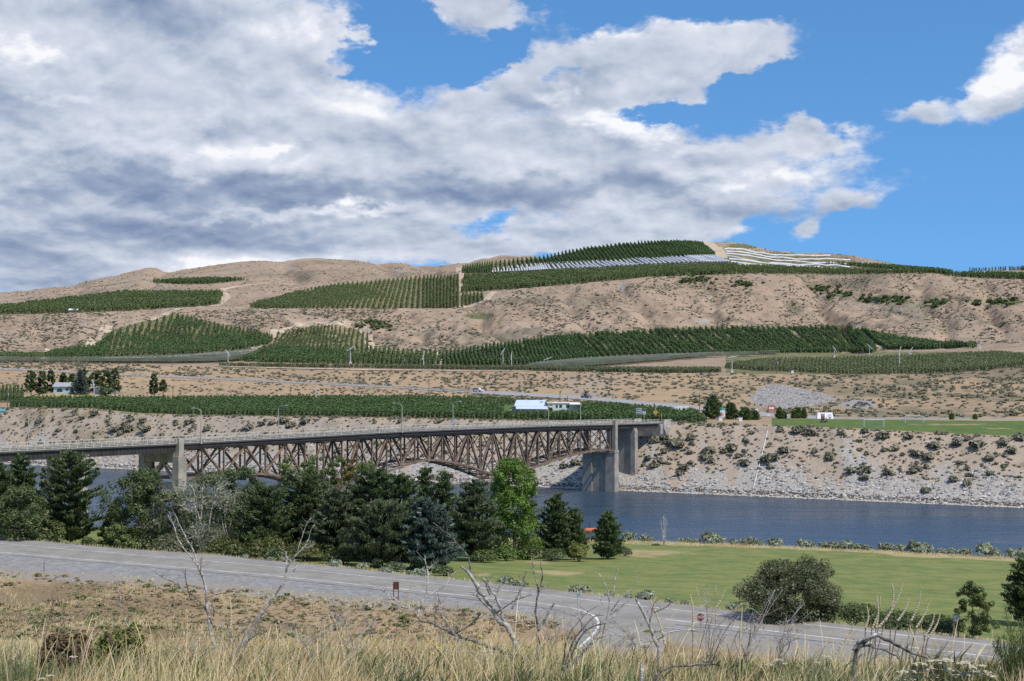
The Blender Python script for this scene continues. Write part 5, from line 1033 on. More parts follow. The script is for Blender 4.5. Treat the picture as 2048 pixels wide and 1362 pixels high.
b = MB(); Lb.box(b, 2.0, 11.8, -3.3, -.4, -.5, 1.2); b.build('lean_to_wall', mat('pale board wall', (.45, .43, .40), .9, .1, vary=.2, vscale=1), r)
b = MB(); Lb.box(b, -2.7, -.05, 2.4, 6.6, -.5, 1.7); Lb.slab(b, [(-2.9, 2.2, 1.65), (.0, 2.2, 2.2), (.0, 6.8, 2.2), (-2.9, 6.8, 1.65)], .1); b.build('shed_wing', mat('pale grey board wing', (.42, .41, .39), .9, .1, vary=.2, vscale=1), r)
for (y0, z0, w, h) in ((1.0, .4, 1.0, .9), (5.0, .4, .9, .9), (3.1, 2.2, .7, .7)):
    b = MB(); Lb.box(b, -.06, -.02, y0, y0+w, z0, z0+h); b.build('window', M_white, wl)
# white mobile home with porch
P0 = at(1105, 0, 615); zb = float(G(P0[0]+4, 617))-.3; Lm = Loc((P0[0], 615, zb), math.radians(-5)); r = thing('mobile_home', 'white flat roofed mobile home with a shaded porch beside the barn', 'mobile home', Lm.o)
b = MB(); Lm.box(b, 0, 9.6, 0, 4.2, .3, 3.0); wl = b.build('wall', M_siding, r)
b = MB(); Lm.slab(b, [(-.2, -.25, 3.15), (9.7, -.25, 3.15), (9.7, 4.4, 3.25), (-.2, 4.4, 3.25)], .14); b.build('roof', M_white, r)
b = MB(); Lm.box(b, 0, 9.6, .1, 4.1, -.5, .29); b.build('skirting', mat('grey skirting', (.33, .33, .33), .9, .1), r)
for a, w in ((1.2, .7), (2.5, .9), (5.0, 1.1)):
    b = MB(); Lm.box(b, a, a+w, -.05, -.01, 1.4, 2.4); b.build('window', M_glass, wl)
b = MB(); Lm.box(b, 3.7, 4.5, -.05, -.01, .35, 2.4); b.build('door', M_white, wl)
b = MB(); Lm.slab(b, [(6.3, -2.6, 2.75), (10.2, -2.6, 2.75), (10.2, -.26, 3.1), (6.3, -.26, 3.1)], .1); pr = b.build('porch_roof', M_white, r)
for px in (6.5, 8.2, 10.0): b = MB(); b.bar(Lm(px, -2.5, -.4), Lm(px, -2.5, 2.68), .12, .12); b.build('post', M_post, pr)
b = MB(); Lm.box(b, 9.7, 10.15, -2.4, 3.9, -.4, 2.6); b.build('porch_screen', mat('brown lattice', (.16, .10, .08), .9, .1), r)
P0 = at(1082, 0, 640); r = thing('storage_shed', 'long pale low roof behind the barn, partly hidden by the mobile home', 'shed', (P0[0], 640, float(G(P0[0], 640))-.6)); Ls = Loc(r.location, -.06); b = MB(); Ls.box(b, 0, 6, 0, 3, -.3, 2.2); b.build('wall', M_siding, r); b = MB(); Ls.slab(b, [(-.3, -.4, 2.25), (6.3, -.4, 2.25), (6.3, 3.4, 2.7), (-.3, 3.4, 2.7)], .12); b.build('roof', mat('beige roof', (.48, .42, .34), .8, .2), r)
bush('round_tree', 'dark round tree between the barn and the mobile home', 1098, 612, 811, 14, 'dark', 500, .5, cat='tree'); bush('round_tree', 'dark round tree at the right end of the mobile home', 1163, 614, 813, 12, 'dark', 500, .5, cat='tree')
# farmhouse on the left with its grove
dH = 722; P0 = at(107, 0, dH); zb = CZ-(785-HY)/F*dH; 
kb = MB(); KX = np.linspace(20, 262, 22); T_ = [];
for q in np.linspace(0, 1, 6): T_.append([((x-CX)/F*(700+50*q), 700+50*q, float(zt(x, 700+50*q))-.2+(zb-float(zt(x, 725)))*math.sin(math.pi*q)**.6*math.exp(-((x-135)/85)**4)) for x in KX])
for a, c in zip(T_[:-1], T_[1:]): kb.strip(a, c)
tag(kb.build('farmyard', mat('dry farmyard grass', (.40, .31, .17), .95, .1, vary=.25, vscale=.3), smooth=True), kind='structure')
Lh = Loc((P0[0], dH, zb), math.radians(-4)); r = thing('farmhouse', 'pale blue farmhouse with grey roof and arched window among dark trees', 'house', Lh.o)
b = MB(); Lh.box(b, 0, 9.5, 0, 7, -1.2, 2.6); wl = b.build('wall', M_teal, r)
b = MB(); Lh.slab(b, [(-.5, -.6, 2.55), (10, -.6, 2.55), (10, 3.5, 4.2), (-.5, 3.5, 4.2)], .15); Lh.slab(b, [(-.5, 3.51, 4.2), (10, 3.51, 4.2), (10, 7.6, 2.55), (-.5, 7.6, 2.55)], .15); b.build('roof', M_roofg, r)
b = MB(); n = 12; a = np.linspace(0, np.pi, n); P = [Lh(2.7+1.3*math.cos(q), -.06, .3+1.5*math.sin(q)) for q in a]; b.add([Lh(2.7, -.06, .3)]+P, T=[(0, i+1, i+2) for i in range(n-1)]); b.build('arched_window', M_glass, wl)
for x0 in (5.4, 7.6): b = MB(); Lh.box(b, x0, x0+1., -.06, -.02, .8, 1.9); b.build('window', M_glass, wl)
P0 = at(190, 0, 728); Lq = Loc((P0[0], 728, zb), -.03); r = thing('garage', 'low pale roofed garage at the right of the farmhouse grove', 'garage', Lq.o); b = MB(); Lq.box(b, 0, 7, 0, 5, -1, 1.9); b.build('wall', M_siding, r); b = MB(); Lq.slab(b, [(-.4, -.4, 1.9), (7.4, -.4, 1.9), (7.4, 5.4, 2.5), (-.4, 5.4, 2.5)], .12); b.build('roof', M_roofg, r)
def ftree(name, lab, x, d, yt, w, yb, m, kind='broad', **k):
    z = CZ-(yb-HY)/F*d; X = (x-CX)/F*d; h = CZ-(yt-HY)/F*d-z; rr = w/2*d/F; t = thing(name, lab, 'tree', (X, d, z), 'farmhouse grove' if x < 260 else None); b = MB()
    if kind == 'pine': V, c, b = pine_crown(h, rr, h*.06, .8, .8, .1, .8, 9, .25); b.tube([(0, 0, -2), (0, 0, h)], [.3, .05], 6)
    else: V, c = broad_crown(h, rr, h*.06, 70, 40, .62, .45); limb_tree(b, h*.8, rr, 6)
    me = mesh_np('trunk', np.concatenate(b.V)-(0, 0, 1.5), np.concatenate(b.Q), np.concatenate(b.T) if b.T else None, True); me.materials.append(BARK); new_obj('trunk', me, t); put_mesh('crown', V, c, LM[m], t)
ftree('shade_tree', 'dark tree at the left end of the farmhouse grove', 62, 722, 742, 26, 788, 'dark'); ftree('shade_tree', 'dark wide tree second from left in the farmhouse grove', 84, 724, 743, 30, 788, 'dark'); ftree('shade_tree', 'dark tree just left of the pale blue farmhouse', 102, 728, 741, 22, 786, 'pine')
ftree('shade_tree', 'small dark tree behind the pale blue farmhouse roof', 127, 742, 746, 18, 780, 'pine'); ftree('shade_tree', 'lighter green tree behind the farmhouse, left of the blue spruce', 145, 742, 748, 24, 780, 'mid'); ftree('spruce_tree', 'blue spruce right of the farmhouse with dark shade below', 161, 718, 743, 38, 792, 'spruce', 'pine')
ftree('shade_tree', 'dark tall tree behind the blue spruce of the farmhouse', 166, 734, 738, 26, 786, 'dark'); ftree('shade_tree', 'dark tree above the garage, behind the white wind machine', 192, 734, 743, 32, 788, 'dark'); ftree('shade_tree', 'dark tree right of the white wind machine in the grove', 212, 726, 741, 32, 790, 'dark'); ftree('shade_tree', 'tall greyish tree at the right end of the farmhouse grove', 230, 732, 736, 30, 784, 'olive')
ftree('shade_tree', 'dark upright tree on tan ground, taller of the two beyond the grove', 308, 735, 749, 22, 789, 'dark'); ftree('shade_tree', 'dark leaning small tree beside the upright one on tan ground', 326, 737, 760, 18, 782, 'dark')
P0 = at(-6, 0, 655); r = thing('pump_house', 'small pale pump house with teal roof at the left frame edge', 'shed', (P0[0], 655, float(G(P0[0], 655)))); Lp = Loc(r.location, 0); b = MB(); Lp.box(b, 0, 2.8, 0, 3, -.3, 1.9); b.build('wall', M_siding, r); b = MB(); Lp.slab(b, [(-.2, -.3, 1.9), (3., -.3, 1.9), (3., 3.3, 2.7), (-.2, 3.3, 2.7)], .12); b.build('roof', M_tealr, r)
P = ground(145., 625., 1200, 1500); r = thing('hill_shed', 'small white roofed shed below the left terrace orchard', 'shed', P); Lp = Loc(P, .05); b = MB(); Lp.box(b, -3, 4, 0, 4, -1, 2.0); b.build('wall', M_barnw, r); b = MB(); Lp.slab(b, [(-3.4, -.8, 2.0), (4.4, -.8, 2.0), (4.4, 4.4, 3.3), (-3.4, 4.4, 3.3)], .15); b.build('roof', M_white, r)
# wind machines
M_tower = mat('dull white steel', (.58, .59, .60), .6, .3, vary=.08, vscale=1)
def wind_machine(x, d, ytop, ybot, label, big=1., tilt=.5, blue=False):
    P = at(x, ybot, d); P[2] = min(P[2], float(G(P[0], d))); h = CZ-(ytop-HY)/F*d-P[2]-1.0; r = thing('wind_machine', label, 'wind machine', P, 'orchard wind machines')
    M_white = M_tower
    b = MB(); b.tube([P-(0, 0, .3), P+(0, 0, h)], [.24*big, .16*big], 8); b.box(P+(0, 0, .7), (1.2, 1., 1.4)); b.build('tower', M_white, r)
    b = MB(); c = P+(0, -.4, h+.1); b.box(c, (.7, 1.0, .7)); hub = b.build('gearbox', M_white, r); v = np.array((math.sin(tilt), 0, math.cos(tilt)))
    b = MB(); b.bar(c+(0, -.6, 0)-v*2.3, c+(0, -.6, 0)+v*2.3, .32, .1, (0, 1, 0)); b.build('blades', M_white, r)
for q in ((188, 706, 765, 796, 'white wind machine with near vertical blades before the farmhouse grove', 1., -.15), (633, 700, 779, 806, 'white wind machine in the low orchard left of the barn', 1., .2), (456, 930, 702, 722, 'white wind machine at the right end of the pale net strip at left', 1., -.6), (701, 960, 694, 709, 'white wind machine on the boundary below the small pale orchard', 1., 1.0),
          (847, 905, 708, 731, 'white wind machine at the right end of the dark lower orchard strip', 1., .3), (1006, 950, 699, 716, 'white wind machine inside the large striped orchard, left end', 1., .6), (1023, 895, 708, 738, 'tall white wind machine below the large striped orchard, left end', 1., .1), (1095, 930, 714, 728, 'white wind machine at the left tip of the wide shade netting', 1., 1.2), (1464, 830, 710, 736, 'white wind machine left of the dark bench orchard', 1., 1.4),
          (1669, 1080, 695, 707, 'white wind machine behind the dark bench orchard, leftmost of the four', 1., -.6), (1739, 1050, 690, 708, 'white wind machine near the lower end of the right dirt track', 1., -.8), (1799, 840, 698, 738, 'tallest white wind machine, in front at the right of the dark bench orchard', 1.2, .25), (1821, 1060, 697, 707, 'white wind machine just right of the tallest one, farther back', .9, .6), (1960, 1090, 685, 697, 'white wind machine at the far right end of the orchards', 1., .5)): wind_machine(*q)
# utility poles
M_pole = mat('brown utility pole', (.17, .125, .09), .9, .1, vary=.3, vscale=2)
def pole(x, d, yt, yb, label, arm=True, box=False):
    P = at(x, yb, d); P[2] = min(P[2], float(G(P[0], d))); h = CZ-(yt-HY)/F*d-P[2]; r = thing('utility_pole', label, 'utility pole', P, 'wooden utility poles'); b = MB(); b.tube([P-(0, 0, .5), P+(0, 0, h)], [.17, .12], 7); b.build('pole', M_pole, r)
    if arm: b = MB(); b.bar(P+(-1.2, 0, h-.5), P+(1.2, 0, h-.5), .14, .16); b.build('crossarm', M_pole, r)
    if box: b = MB(); b.tube([P+(.35, -.2, h-2.6), P+(.35, -.2, h-1.5)], [.26, .26], 8); b.build('transformer', M_head, r)
for q in ((15, 665, 778, 814, 'wooden utility pole with transformer at the left frame edge', True, True), (247, 930, 699, 722, 'wooden utility pole standing in the pale net strip, left one'), (345, 930, 697, 724, 'wooden utility pole standing in the pale net strip, right one'), (346, 740, 771, 800, 'thin utility pole right of the two lone dark trees'), (529, 905, 704, 735, 'utility pole at the left end of the dark hedge strip'), (581, 745, 773, 798, 'utility pole with crossarm between lone trees and barn, above the orchard'), (697, 905, 710, 733, 'utility pole against the dark lower orchard strip'),
          (808, 885, 712, 739, 'utility pole with box at the bench edge, centre', True, True), (858, 740, 765, 795, 'thin utility pole on the slope under the highway guardrail'), (944, 880, 744, 763, 'short pole on the slope above the highway guardrail end', False), (993, 890, 705, 738, 'utility pole at the foot of the large striped orchard, left of two', False), (1018, 888, 702, 739, 'utility pole at the foot of the large striped orchard, right of two', False), (1135, 645, 792, 825, 'utility pole behind the mobile home roof', False), (1226, 690, 788, 806, 'utility pole with double crossarm beside the highway'), (1276, 850, 718, 752, 'pole at the bench edge right of the wide shade netting', False), (1399, 618, 786, 838, 'tall utility pole left of the conifers by the bridge end', False), (1553, 805, 717, 748, 'utility pole with box left of the dark bench orchard', False, True), (1120, 655, 783, 830, 'thin pole rising behind the barn lean-to', False)): pole(*q)
# guardrail along the left part of the highway
rx = np.arange(-30, 945, 6.); dg = np.interp(rx, XS, RD[i21])+.2; zg_ = np.interp(rx, XS, RZ[i21]); P = np.stack([(rx-CX)/F*dg, dg, zg_], 1); r = thing('guardrail', 'long pale metal guardrail along the highway above the orchard', 'guardrail', P[0]); b = MB()
for a, c in zip(P[:-1], P[1:]): b.bar(a+(0, 0, .85), c+(0, 0, .85), .12, .42)
gr = b.build('rail', mat('galvanised rail', (.55, .55, .55), .5, .5), r)
for i in range(0, len(P), 2)[:96]: b = MB(); b.bar(P[i]-(0, 0, .4)+(0, .15, 0), P[i]+(0, .15, .7), .2, .2); b.build('post', M_post, r)
# vehicles on the highway
def vehicle(x, label, name, cat, body, pick=False):
    k0 = np.interp(x, XS, RD[i21]); k1 = np.interp(x, XS, RD[i21+1]); d = k0*.45+k1*.55; z = float(np.interp(x, XS, RZ[i21])*.45+np.interp(x, XS, RZ[i21+1])*.55)+.16; o = np.array(((x-CX)/F*d, d, z)); x2 = x+8; d2 = (np.interp(x2, XS, RD[i21])*.45+np.interp(x2, XS, RD[i21+1])*.55); rz = math.atan2(d2-d, (x2-CX)/F*d2-o[0]); L = Loc(o, rz)
    r = thing(name, label, cat, o); prof = [(-2.6, .35), (-2.65, .95), (-.9, 1.05), (-.7, 1.05), (1.3, 1.05), (2.55, .95), (2.65, .35)]
    def ext(pr, y0, y1, m, nm, par):
        n = len(pr); b = MB(); V = [L(px, y0, pz) for px, pz in pr]+[L(px, y1, pz) for px, pz in pr]; c0 = len(V); V += [np.mean(V[:n], 0), np.mean(V[n:2*n], 0)]; Q = [(i, (i+1) % n, n+(i+1) % n, n+i) for i in range(n)]; T = [(c0, (i+1) % n, i) for i in range(n)]+[(c0+1, n+i, n+(i+1) % n) for i in range(n)]; b.add(V, Q, T); return b.build(nm, m, par)
    bd_ = ext(prof, -.95, .95, body, 'body', r); cab = [(-.75, 1.04), (-.6, 1.75), (.7, 1.75), (1.35, 1.04)] if pick else [(-2.4, 1.0), (-1.9, 1.7), (.7, 1.72), (1.4, 1.04)]
    ext(cab, -.88, .88, body, 'cabin', r); ext([(q[0]*.93, 1.12+(q[1]-1.04)*.8) for q in cab], -.9, .9, M_glass, 'windows', r)
    for wx in (-1.65, 1.65):
        for wy in (-.85, .85): b = MB(); b.tube([L(wx, wy-.12, .36), L(wx, wy+.12, .36)], [.36, .36], 12); b.build('wheel', M_blk, r)
vehicle(956, 'silver car on the highway at the end of the guardrail', 'car', 'car', mat('silver car paint', (.55, .57, .6), .35, .6))
vehicle(1173, 'dark grey pickup truck on the highway above the mobile home', 'pickup_truck', 'pickup truck', mat('dark car paint', (.12, .13, .15), .35, .6), True)
# conifers and signs by the bridge end
for x, d, yt, w, lab in ((1426, 560, 794, 34, 'tall dark conifer by the far bridge end, leftmost of the group'), (1462, 563, 808, 26, 'second dark conifer by the bridge end, right of the welcome sign'), (1490, 562, 818, 24, 'low spreading conifer by the bridge end, left of the lowest'), (1508, 566, 824, 20, 'lowest spreading conifer at the right of the bridge end group'), (1559, 583, 816, 14, 'small conifer at the left corner of the sports field'), (1568, 584, 825, 9, 'tiny conifer beside the small one at the field corner'), (1587, 590, 822, 8, 'slim young tree behind the field, left of three'), (1597, 590, 817, 10, 'slim young tree behind the field, middle of three'), (1608, 590, 817, 9, 'slim young tree behind the field, right of three'), (1903, 583, 829, 6, 'tiny young tree beside the gravel path behind the field, left'), (1950, 582, 831, 6, 'tiny young tree beside the gravel path behind the field, right')):
    tree('conifer' if x < 1580 else 'young_tree', lab, 'pine', x, d, yt, w, 'pine' if x < 1580 else 'mid', size=.6 if x < 1520 else .4, dens=.9, tuft=8, shape=.7, rag=.3)
def on_ground(x, d, lift=0.): return np.array(((x-CX)/F*d, d, float(G((x-CX)/F*d, d))+lift))
P = on_ground(1443, 559); r = thing('welcome_sign', 'welcome sign with teal gable and white panel between two conifers', 'sign', P); b = MB()
for o in (-1.2, 1.2): b.bar(P+(o, 0, -.3), P+(o, 0, 3.6), .22, .22)
b.build('posts', M_post, r); b = MB(); board(b, P+(0, -.15, 2.0), 2.3, 2.0, .1, TOC); s_ = b.build('panel', M_white, r); b = MB(); b.add([P+(-1.4, -.16, 3.1), P+(1.4, -.16, 3.1), P+(0, -.16, 4.4), P+(-1.4, .1, 3.1), P+(1.4, .1, 3.1), P+(0, .1, 4.4)], [(0, 1, 4, 3), (1, 2, 5, 4), (2, 0, 3, 5)], [(0, 1, 2), (3, 5, 4)]); b.build('gable', mat('teal paint', (.05, .36, .34), .6, .3), r)
b = MB()
for o, z, w, h in ((-.4, 1.7, .28, .9), (.0, 1.9, .22, 1.2), (.45, 1.7, .32, .8)): board(b, P+(o, -.225, z), w, h, .03, TOC)
b.build('red_emblem', mat('red paint', (.5, .07, .06), .6, .3), s_)
for x, lab in ((1441, 'white utility box under the welcome sign'), (1481, 'white utility box between the conifers by the bridge end')):
    P = on_ground(x, 550); r = thing('utility_box', lab, 'utility box', P); b = MB(); b.box(P+(0, 0, .55), (1.1, .8, 1.3)); b.build('cabinet', M_white, r); b = MB(); b.box(P+(0, 0, 1.26), (1.25, .95, .1)); b.build('lid', M_alu, r)
P = on_ground(1543, 612); r = thing('billboard', 'small red and white billboard beside the highway', 'billboard', P); b = MB(); b.bar(P+(-1, 0, -.3), P+(-1, 0, 3), .15, .15); b.bar(P+(1, 0, -.3), P+(1, 0, 3), .15, .15); b.build('posts', M_post, r); b = MB(); board(b, P+(0, -.12, 3.), 2.6, 1.7, .08, TOC); s_ = b.build('panel', mat('red orange panel', (.55, .13, .08), .7, .2), r); b = MB(); board(b, P+(0, -.175, 2.9), 1.7, .7, .02, TOC); b.build('white_field', M_white, s_)
for x, w, h, z, lab in ((1514, .9, 1.5, 1.4, 'white route sign beside the highway junction'), (1535, .9, .9, 1.9, 'dark sign back beside the highway junction'), (1537, .8, .8, .7, 'low white chevron board at the junction')):
    P = on_ground(x, 596 if x < 1537 else 592); r = thing('road_sign', lab, 'road sign', P); b = MB(); b.bar(P+(0, .05, -.3), P+(0, .05, z), .1, .1); b.build('post', M_galv, r); b = MB(); board(b, P+(0, -.05, z+h/2-.2), w, h, .04, TOC); b.build('panel', M_white if 'white' in lab else mat('dark sign', (.10, .11, .12), .7, .3), r)
# white parked trailers glimpsed past the orchard end
for x, w, lab in ((1352, 2.2, 'white trailer behind the orchard end, left of three'), (1362, 2.0, 'white trailer behind the orchard end, middle of three'), (1372, 2.4, 'white trailer behind the orchard end, right of three')):
    P = on_ground(x, 584); r = thing('trailer', lab, 'trailer', P); b = MB(); b.box(P+(0, 0, 1.7), (w*.8, 4.5, 2.3)); b.build('body', M_white, r)
    for o in (-.6, .6): b = MB(); b.tube([P+(o-.1, -1, .4), P+(o+.1, -1, .4)], [.4, .4], 10); b.build('wheel', M_blk, r)
# the field: goals and the white shelter
def goal(x, d, label):
    P = on_ground(x, d, .05); r = thing('soccer_goal', label, 'soccer goal', P, 'soccer goals'); w, h, dp = 6.2, 2.1, 1.6
    for s in (-1, 1): b = MB(); b.tube([P+(s*w/2, 0, -.1), P+(s*w/2, 0, h)], .07, 8); b.build('post', M_white, r)
    b = MB(); b.tube([P+(-w/2-.06, 0, h), P+(w/2+.06, 0, h)], .07, 8); b.build('crossbar', M_white, r)
    b = MB()
    for s in (-1, 1): b.tube([P+(s*w/2, 0, h), P+(s*w/2, .5, h), P+(s*w/2, dp, 0), P+(s*w/2, 0, 0)], .05, 6)
    b.tube([P+(-w/2, dp, .04), P+(w/2, dp, .04)], .05, 6); b.build('frame', M_white, r); b = MB()
    for i in range(0, 21): X = -w/2+w*i/20; b.bar(P+(X, .5, h), P+(X, dp, .05), .022, .022); b.bar(P+(X, 0, h), P+(X, .5, h), .022, .022)
    for i in range(8): f = i/7; b.bar(P+(-w/2, .5+(dp-.5)*f, h*(1-f)+.03), P+(w/2, .5+(dp-.5)*f, h*(1-f)+.03), .022, .022)
    b.build('net', mat('goal net', (.6, .62, .58), .9, .1), r)
goal(1748, 527, 'nearer white soccer goal with net on the green field'); goal(1829, 560, 'farther white soccer goal with open frame on the green field')
P = on_ground(1651, 592); r = thing('field_shelter', 'white trapezoid shelter with dark panel and windows behind the sports field', 'shelter', P); L = Loc(P, 0); b = MB(); b.hexa([L(-2.9, 0, -.2), L(2.9, 0, -.2), L(2.9, 3, -.2), L(-2.9, 3, -.2), L(-2.55, .9, 2.15), L(2.55, .9, 2.15), L(2.55, 2.6, 2.15), L(-2.55, 2.6, 2.15)]); w_ = b.build('wall', M_white, r)
def face(x0, x1, z0, z1, o=.03): return [L(x, -.0+.9*(z+.2)/2.35-o, z) for x, z in ((x0, z0), (x1, z0), (x1, z1), (x0, z1))]
for x0, x1, z0, z1, m, nm in ((-1.55, -.2, .15, 1.8, mat('dark brown panel', (.13, .09, .08), .8, .2), 'dark_panel'), (.25, .5, .3, .6, M_glass, 'window'), (1.25, 1.75, .2, .6, M_glass, 'window'), (-1.4, -.4, 1.0, 1.6, mat('reddish panel', (.35, .20, .18), .8, .2), 'red_panel'), (.9, 2.2, .2, 1.7, mat('pale grey panel', (.5, .52, .53), .8, .2), 'grey_panel')):
    b = MB(); b.add(face(x0, x1, z0, z1, .03 if nm in ('dark_panel', 'grey_panel') else .05), [(0, 1, 2, 3)]); b.build(nm, m, w_)
P = ground(np.array([1535., 1530, 1524, 1518, 1512, 1506]), np.array([864., 885, 910, 935, 958, 980]), 450, 620); b = MB(); b.tube(P+(0, 0, .3), .11, 7); o = b.build('outfall_pipe', M_white, None, P[0], True); tag(o, 'thin white pipe running down the rocky far bank to the water', 'pipe')
for x, d, lab in ((1570, 778, 'small white sign on the bench edge left of the dark orchard'),):
    P = on_ground(x+15, 795); r = thing('notice_board', lab, 'sign', P); b = MB(); b.bar(P+(0, .05, -.2), P+(0, .05, 1.4), .1, .1); b.build('post', M_post, r); b = MB(); board(b, P+(0, -.03, 1.4), 1.1, 1.2, .04, TOC); b.build('panel', M_white, r)
# orange pipe barrier on posts at the near bank
P = np.array(at(1168, 1061, 325)); Q = np.array(at(1206, 1060, 327)); r = thing('orange_boom', 'thick rusty orange pipe on dark posts by the near river bank', 'pipe', (P[0], P[1], 4)); b = MB(); n = 14; f = np.linspace(0, 1, n)[:, None]; rad = np.full(n, .46); rad[0] = rad[-1] = .2; rad[1] = rad[-2] = .38; b.tube(P*(1-f)+Q*f, rad, 12); b.build('pipe', mat('rusty orange paint', (.50, .14, .065), .7, .3, vary=.25, vscale=2), r, smooth=True)
for f in (.25, .8): C = P*(1-f)+Q*f; b = MB(); b.bar((C[0], C[1], 1.5), (C[0], C[1], C[2]-.3), .4, .35); b.build('post', M_pole, r)
C = P*.72+Q*.28; b = MB(); b.bar(C, C+(0, 0, 1.3), .09, .09); b.bar(C+(-.3, 0, 1.25), C+(.3, 0, 1.25), .08, .08); b.build('mast', M_blk, r)
# roadside things on this side
P = on_ground(792, roadside_d(792)-11.5); P[1] = float(yline(nsh, 792))-1.; P[0] = (792-CX)/F*P[1]; P[2] = 14.9; s = P[1]/F; r = thing('brown_sign', 'brown sign back on two brown posts at the near road edge', 'road sign', P); b = MB()
for o in (-.24, .24): b.bar(P+(o, 0, -.5), P+(o*1.05+.0, 0, 2.0), .09, .09)
MB_BR = mat('rust brown sign paint', (.14, .055, .04), .8, .2, vary=.2, vscale=4); b.build('posts', MB_BR, r); b = MB(); board(b, P+(0, -.08, 1.62), .66, .8, .04, (-.25, -1)); b.build('panel', MB_BR, r); b = MB(); b.bar(P+(-.24, 0, .35), P+(.24, 0, .35), .07, .07); b.build('crosspiece', MB_BR, r)
d = float(yline(nsh, 1156, 14.6))-1.5; P = np.array(((1156-CX)/F*d, d, 14.6)); h = CZ-(1186-HY)/F*d-P[2]; r = thing('street_name_post', 'slim grey street name post left of the side road junction', 'sign', P); b = MB(); b.tube([P-(0, 0, .4), P+(0, 0, h)], .055, 8); b.build('post', M_alu, r); b = MB(); board(b, P+(.05, -.06, h-.15), .36, .26, .03, (.3, -1)); b.build('name_plate', mat('green blue plate', (.12, .3, .3), .6, .3), r)
d = 158.; P = np.array(((1401-CX)/F*d, d, float(G((1401-CX)/F*d, d)))); zc = CZ-(1234-HY)/F*d; r = thing('stop_sign', 'faded red octagonal stop sign half hidden by weeds at the side road', 'stop sign', P); b = MB(); b.bar(P-(0, 0, .3), (P[0], P[1], zc), .09, .07); b.build('post', M_post, r)
def octo(c, rr, y): a = np.arange(8)*math.pi/4+math.pi/8; return [np.array((c[0]+rr*math.cos(q), c[1]+y, c[2]+rr*math.sin(q))) for q in a]
c = np.array((P[0], P[1]-.08, zc)); b = MB(); V = octo(c, .44, 0)+octo(c, .44, .03); b.add(V+[c, c+(0, .03, 0)], [(i, (i+1) % 8, 8+(i+1) % 8, 8+i) for i in range(8)], [(16, (i+1) % 8, i) for i in range(8)]+[(17, 8+i, 8+(i+1) % 8) for i in range(8)]); s_ = b.build('panel', M_white, r)
b = MB(); V = octo(c, .40, -.012); b.add(V+[c-(0, .012, 0)], None, [(8, (i+1) % 8, i) for i in range(8)]); b.build('red_face', mat('faded red', (.20, .04, .035), .6, .3), s_)
fc = bpy.data.curves.new('lettering', 'FONT'); fc.body = 'STOP'; fc.size = .30; fc.align_x = 'CENTER'; fc.align_y = 'CENTER'; fc.materials.append(M_white); fq = bpy.data.objects.new('tmp', fc); COL.objects.link(fq); dg_ = bpy.context.evaluated_depsgraph_get(); tm = bpy.data.meshes.new_from_object(fq.evaluated_get(dg_)); bpy.data.objects.remove(fq); fo = new_obj('lettering', tm, s_); fo.rotation_euler = (math.pi/2, 0, 0); fo.location = tuple(c-P+(0, -.02, 0))
d = float(yline(nsh, 88))-.5; P = np.array(((88-CX)/F*d, d, 14.9)); r = thing('delineator_post', 'thin dark marker post beside the road at far left', 'marker post', P); b = MB(); b.bar(P-(0, 0, .3), P+(0, 0, 1.35), .08, .05); b.build('post', M_blk, r); b = MB(); b.box(P+(0, -.05, 1.2), (.09, .02, .18)); b.build('reflector', M_alu, r)
d = roadside_d(1546)+.8; P = np.array(((1546-CX)/F*d, d, 14.9)); r = thing('white_marker', 'short white marker post left of the large grey brown bush', 'marker post', P); b = MB(); b.bar(P-(0, 0, .2), P+(0, 0, 1.1), .16, .1); b.build('post', M_white, r); b = MB(); b.box(P+(0, 0, 1.13), (.2, .14, .06)); b.build('cap', M_alu, r)
d = roadside_d(1912)+.9; P = np.array(((1912-CX)/F*d, d, 14.9)); r = thing('twin_post_sign', 'grey sign back on two timber posts at the right roadside', 'road sign', P); b = MB()
for o in (-.2, .2): b.bar(P+(o, 0, -.3), P+(o, 0, 2.), .13, .13)
b.build('posts', M_post, r); b = MB(); board(b, P+(0, -.1, 1.85), .6, .28, .05, TOC); board(b, P+(.02, -.1, 1.5), .56, .25, .05, TOC); b.build('boards', M_alu, r)
d = 62.; P = on_ground(1291, d); P[2] = CZ-(1316-HY)/F*d; r = thing('concrete_post', 'weathered stubby concrete post rising from the grass by the side road', 'marker post', P); b = MB(); b.box(P+(0, 0, .0), (.36, .36, .9)); b.build('block', M_conc, r); b = MB(); b.box(P+(0, 0, .48), (.40, .40, .06)); b.build('cap', M_conc, r)

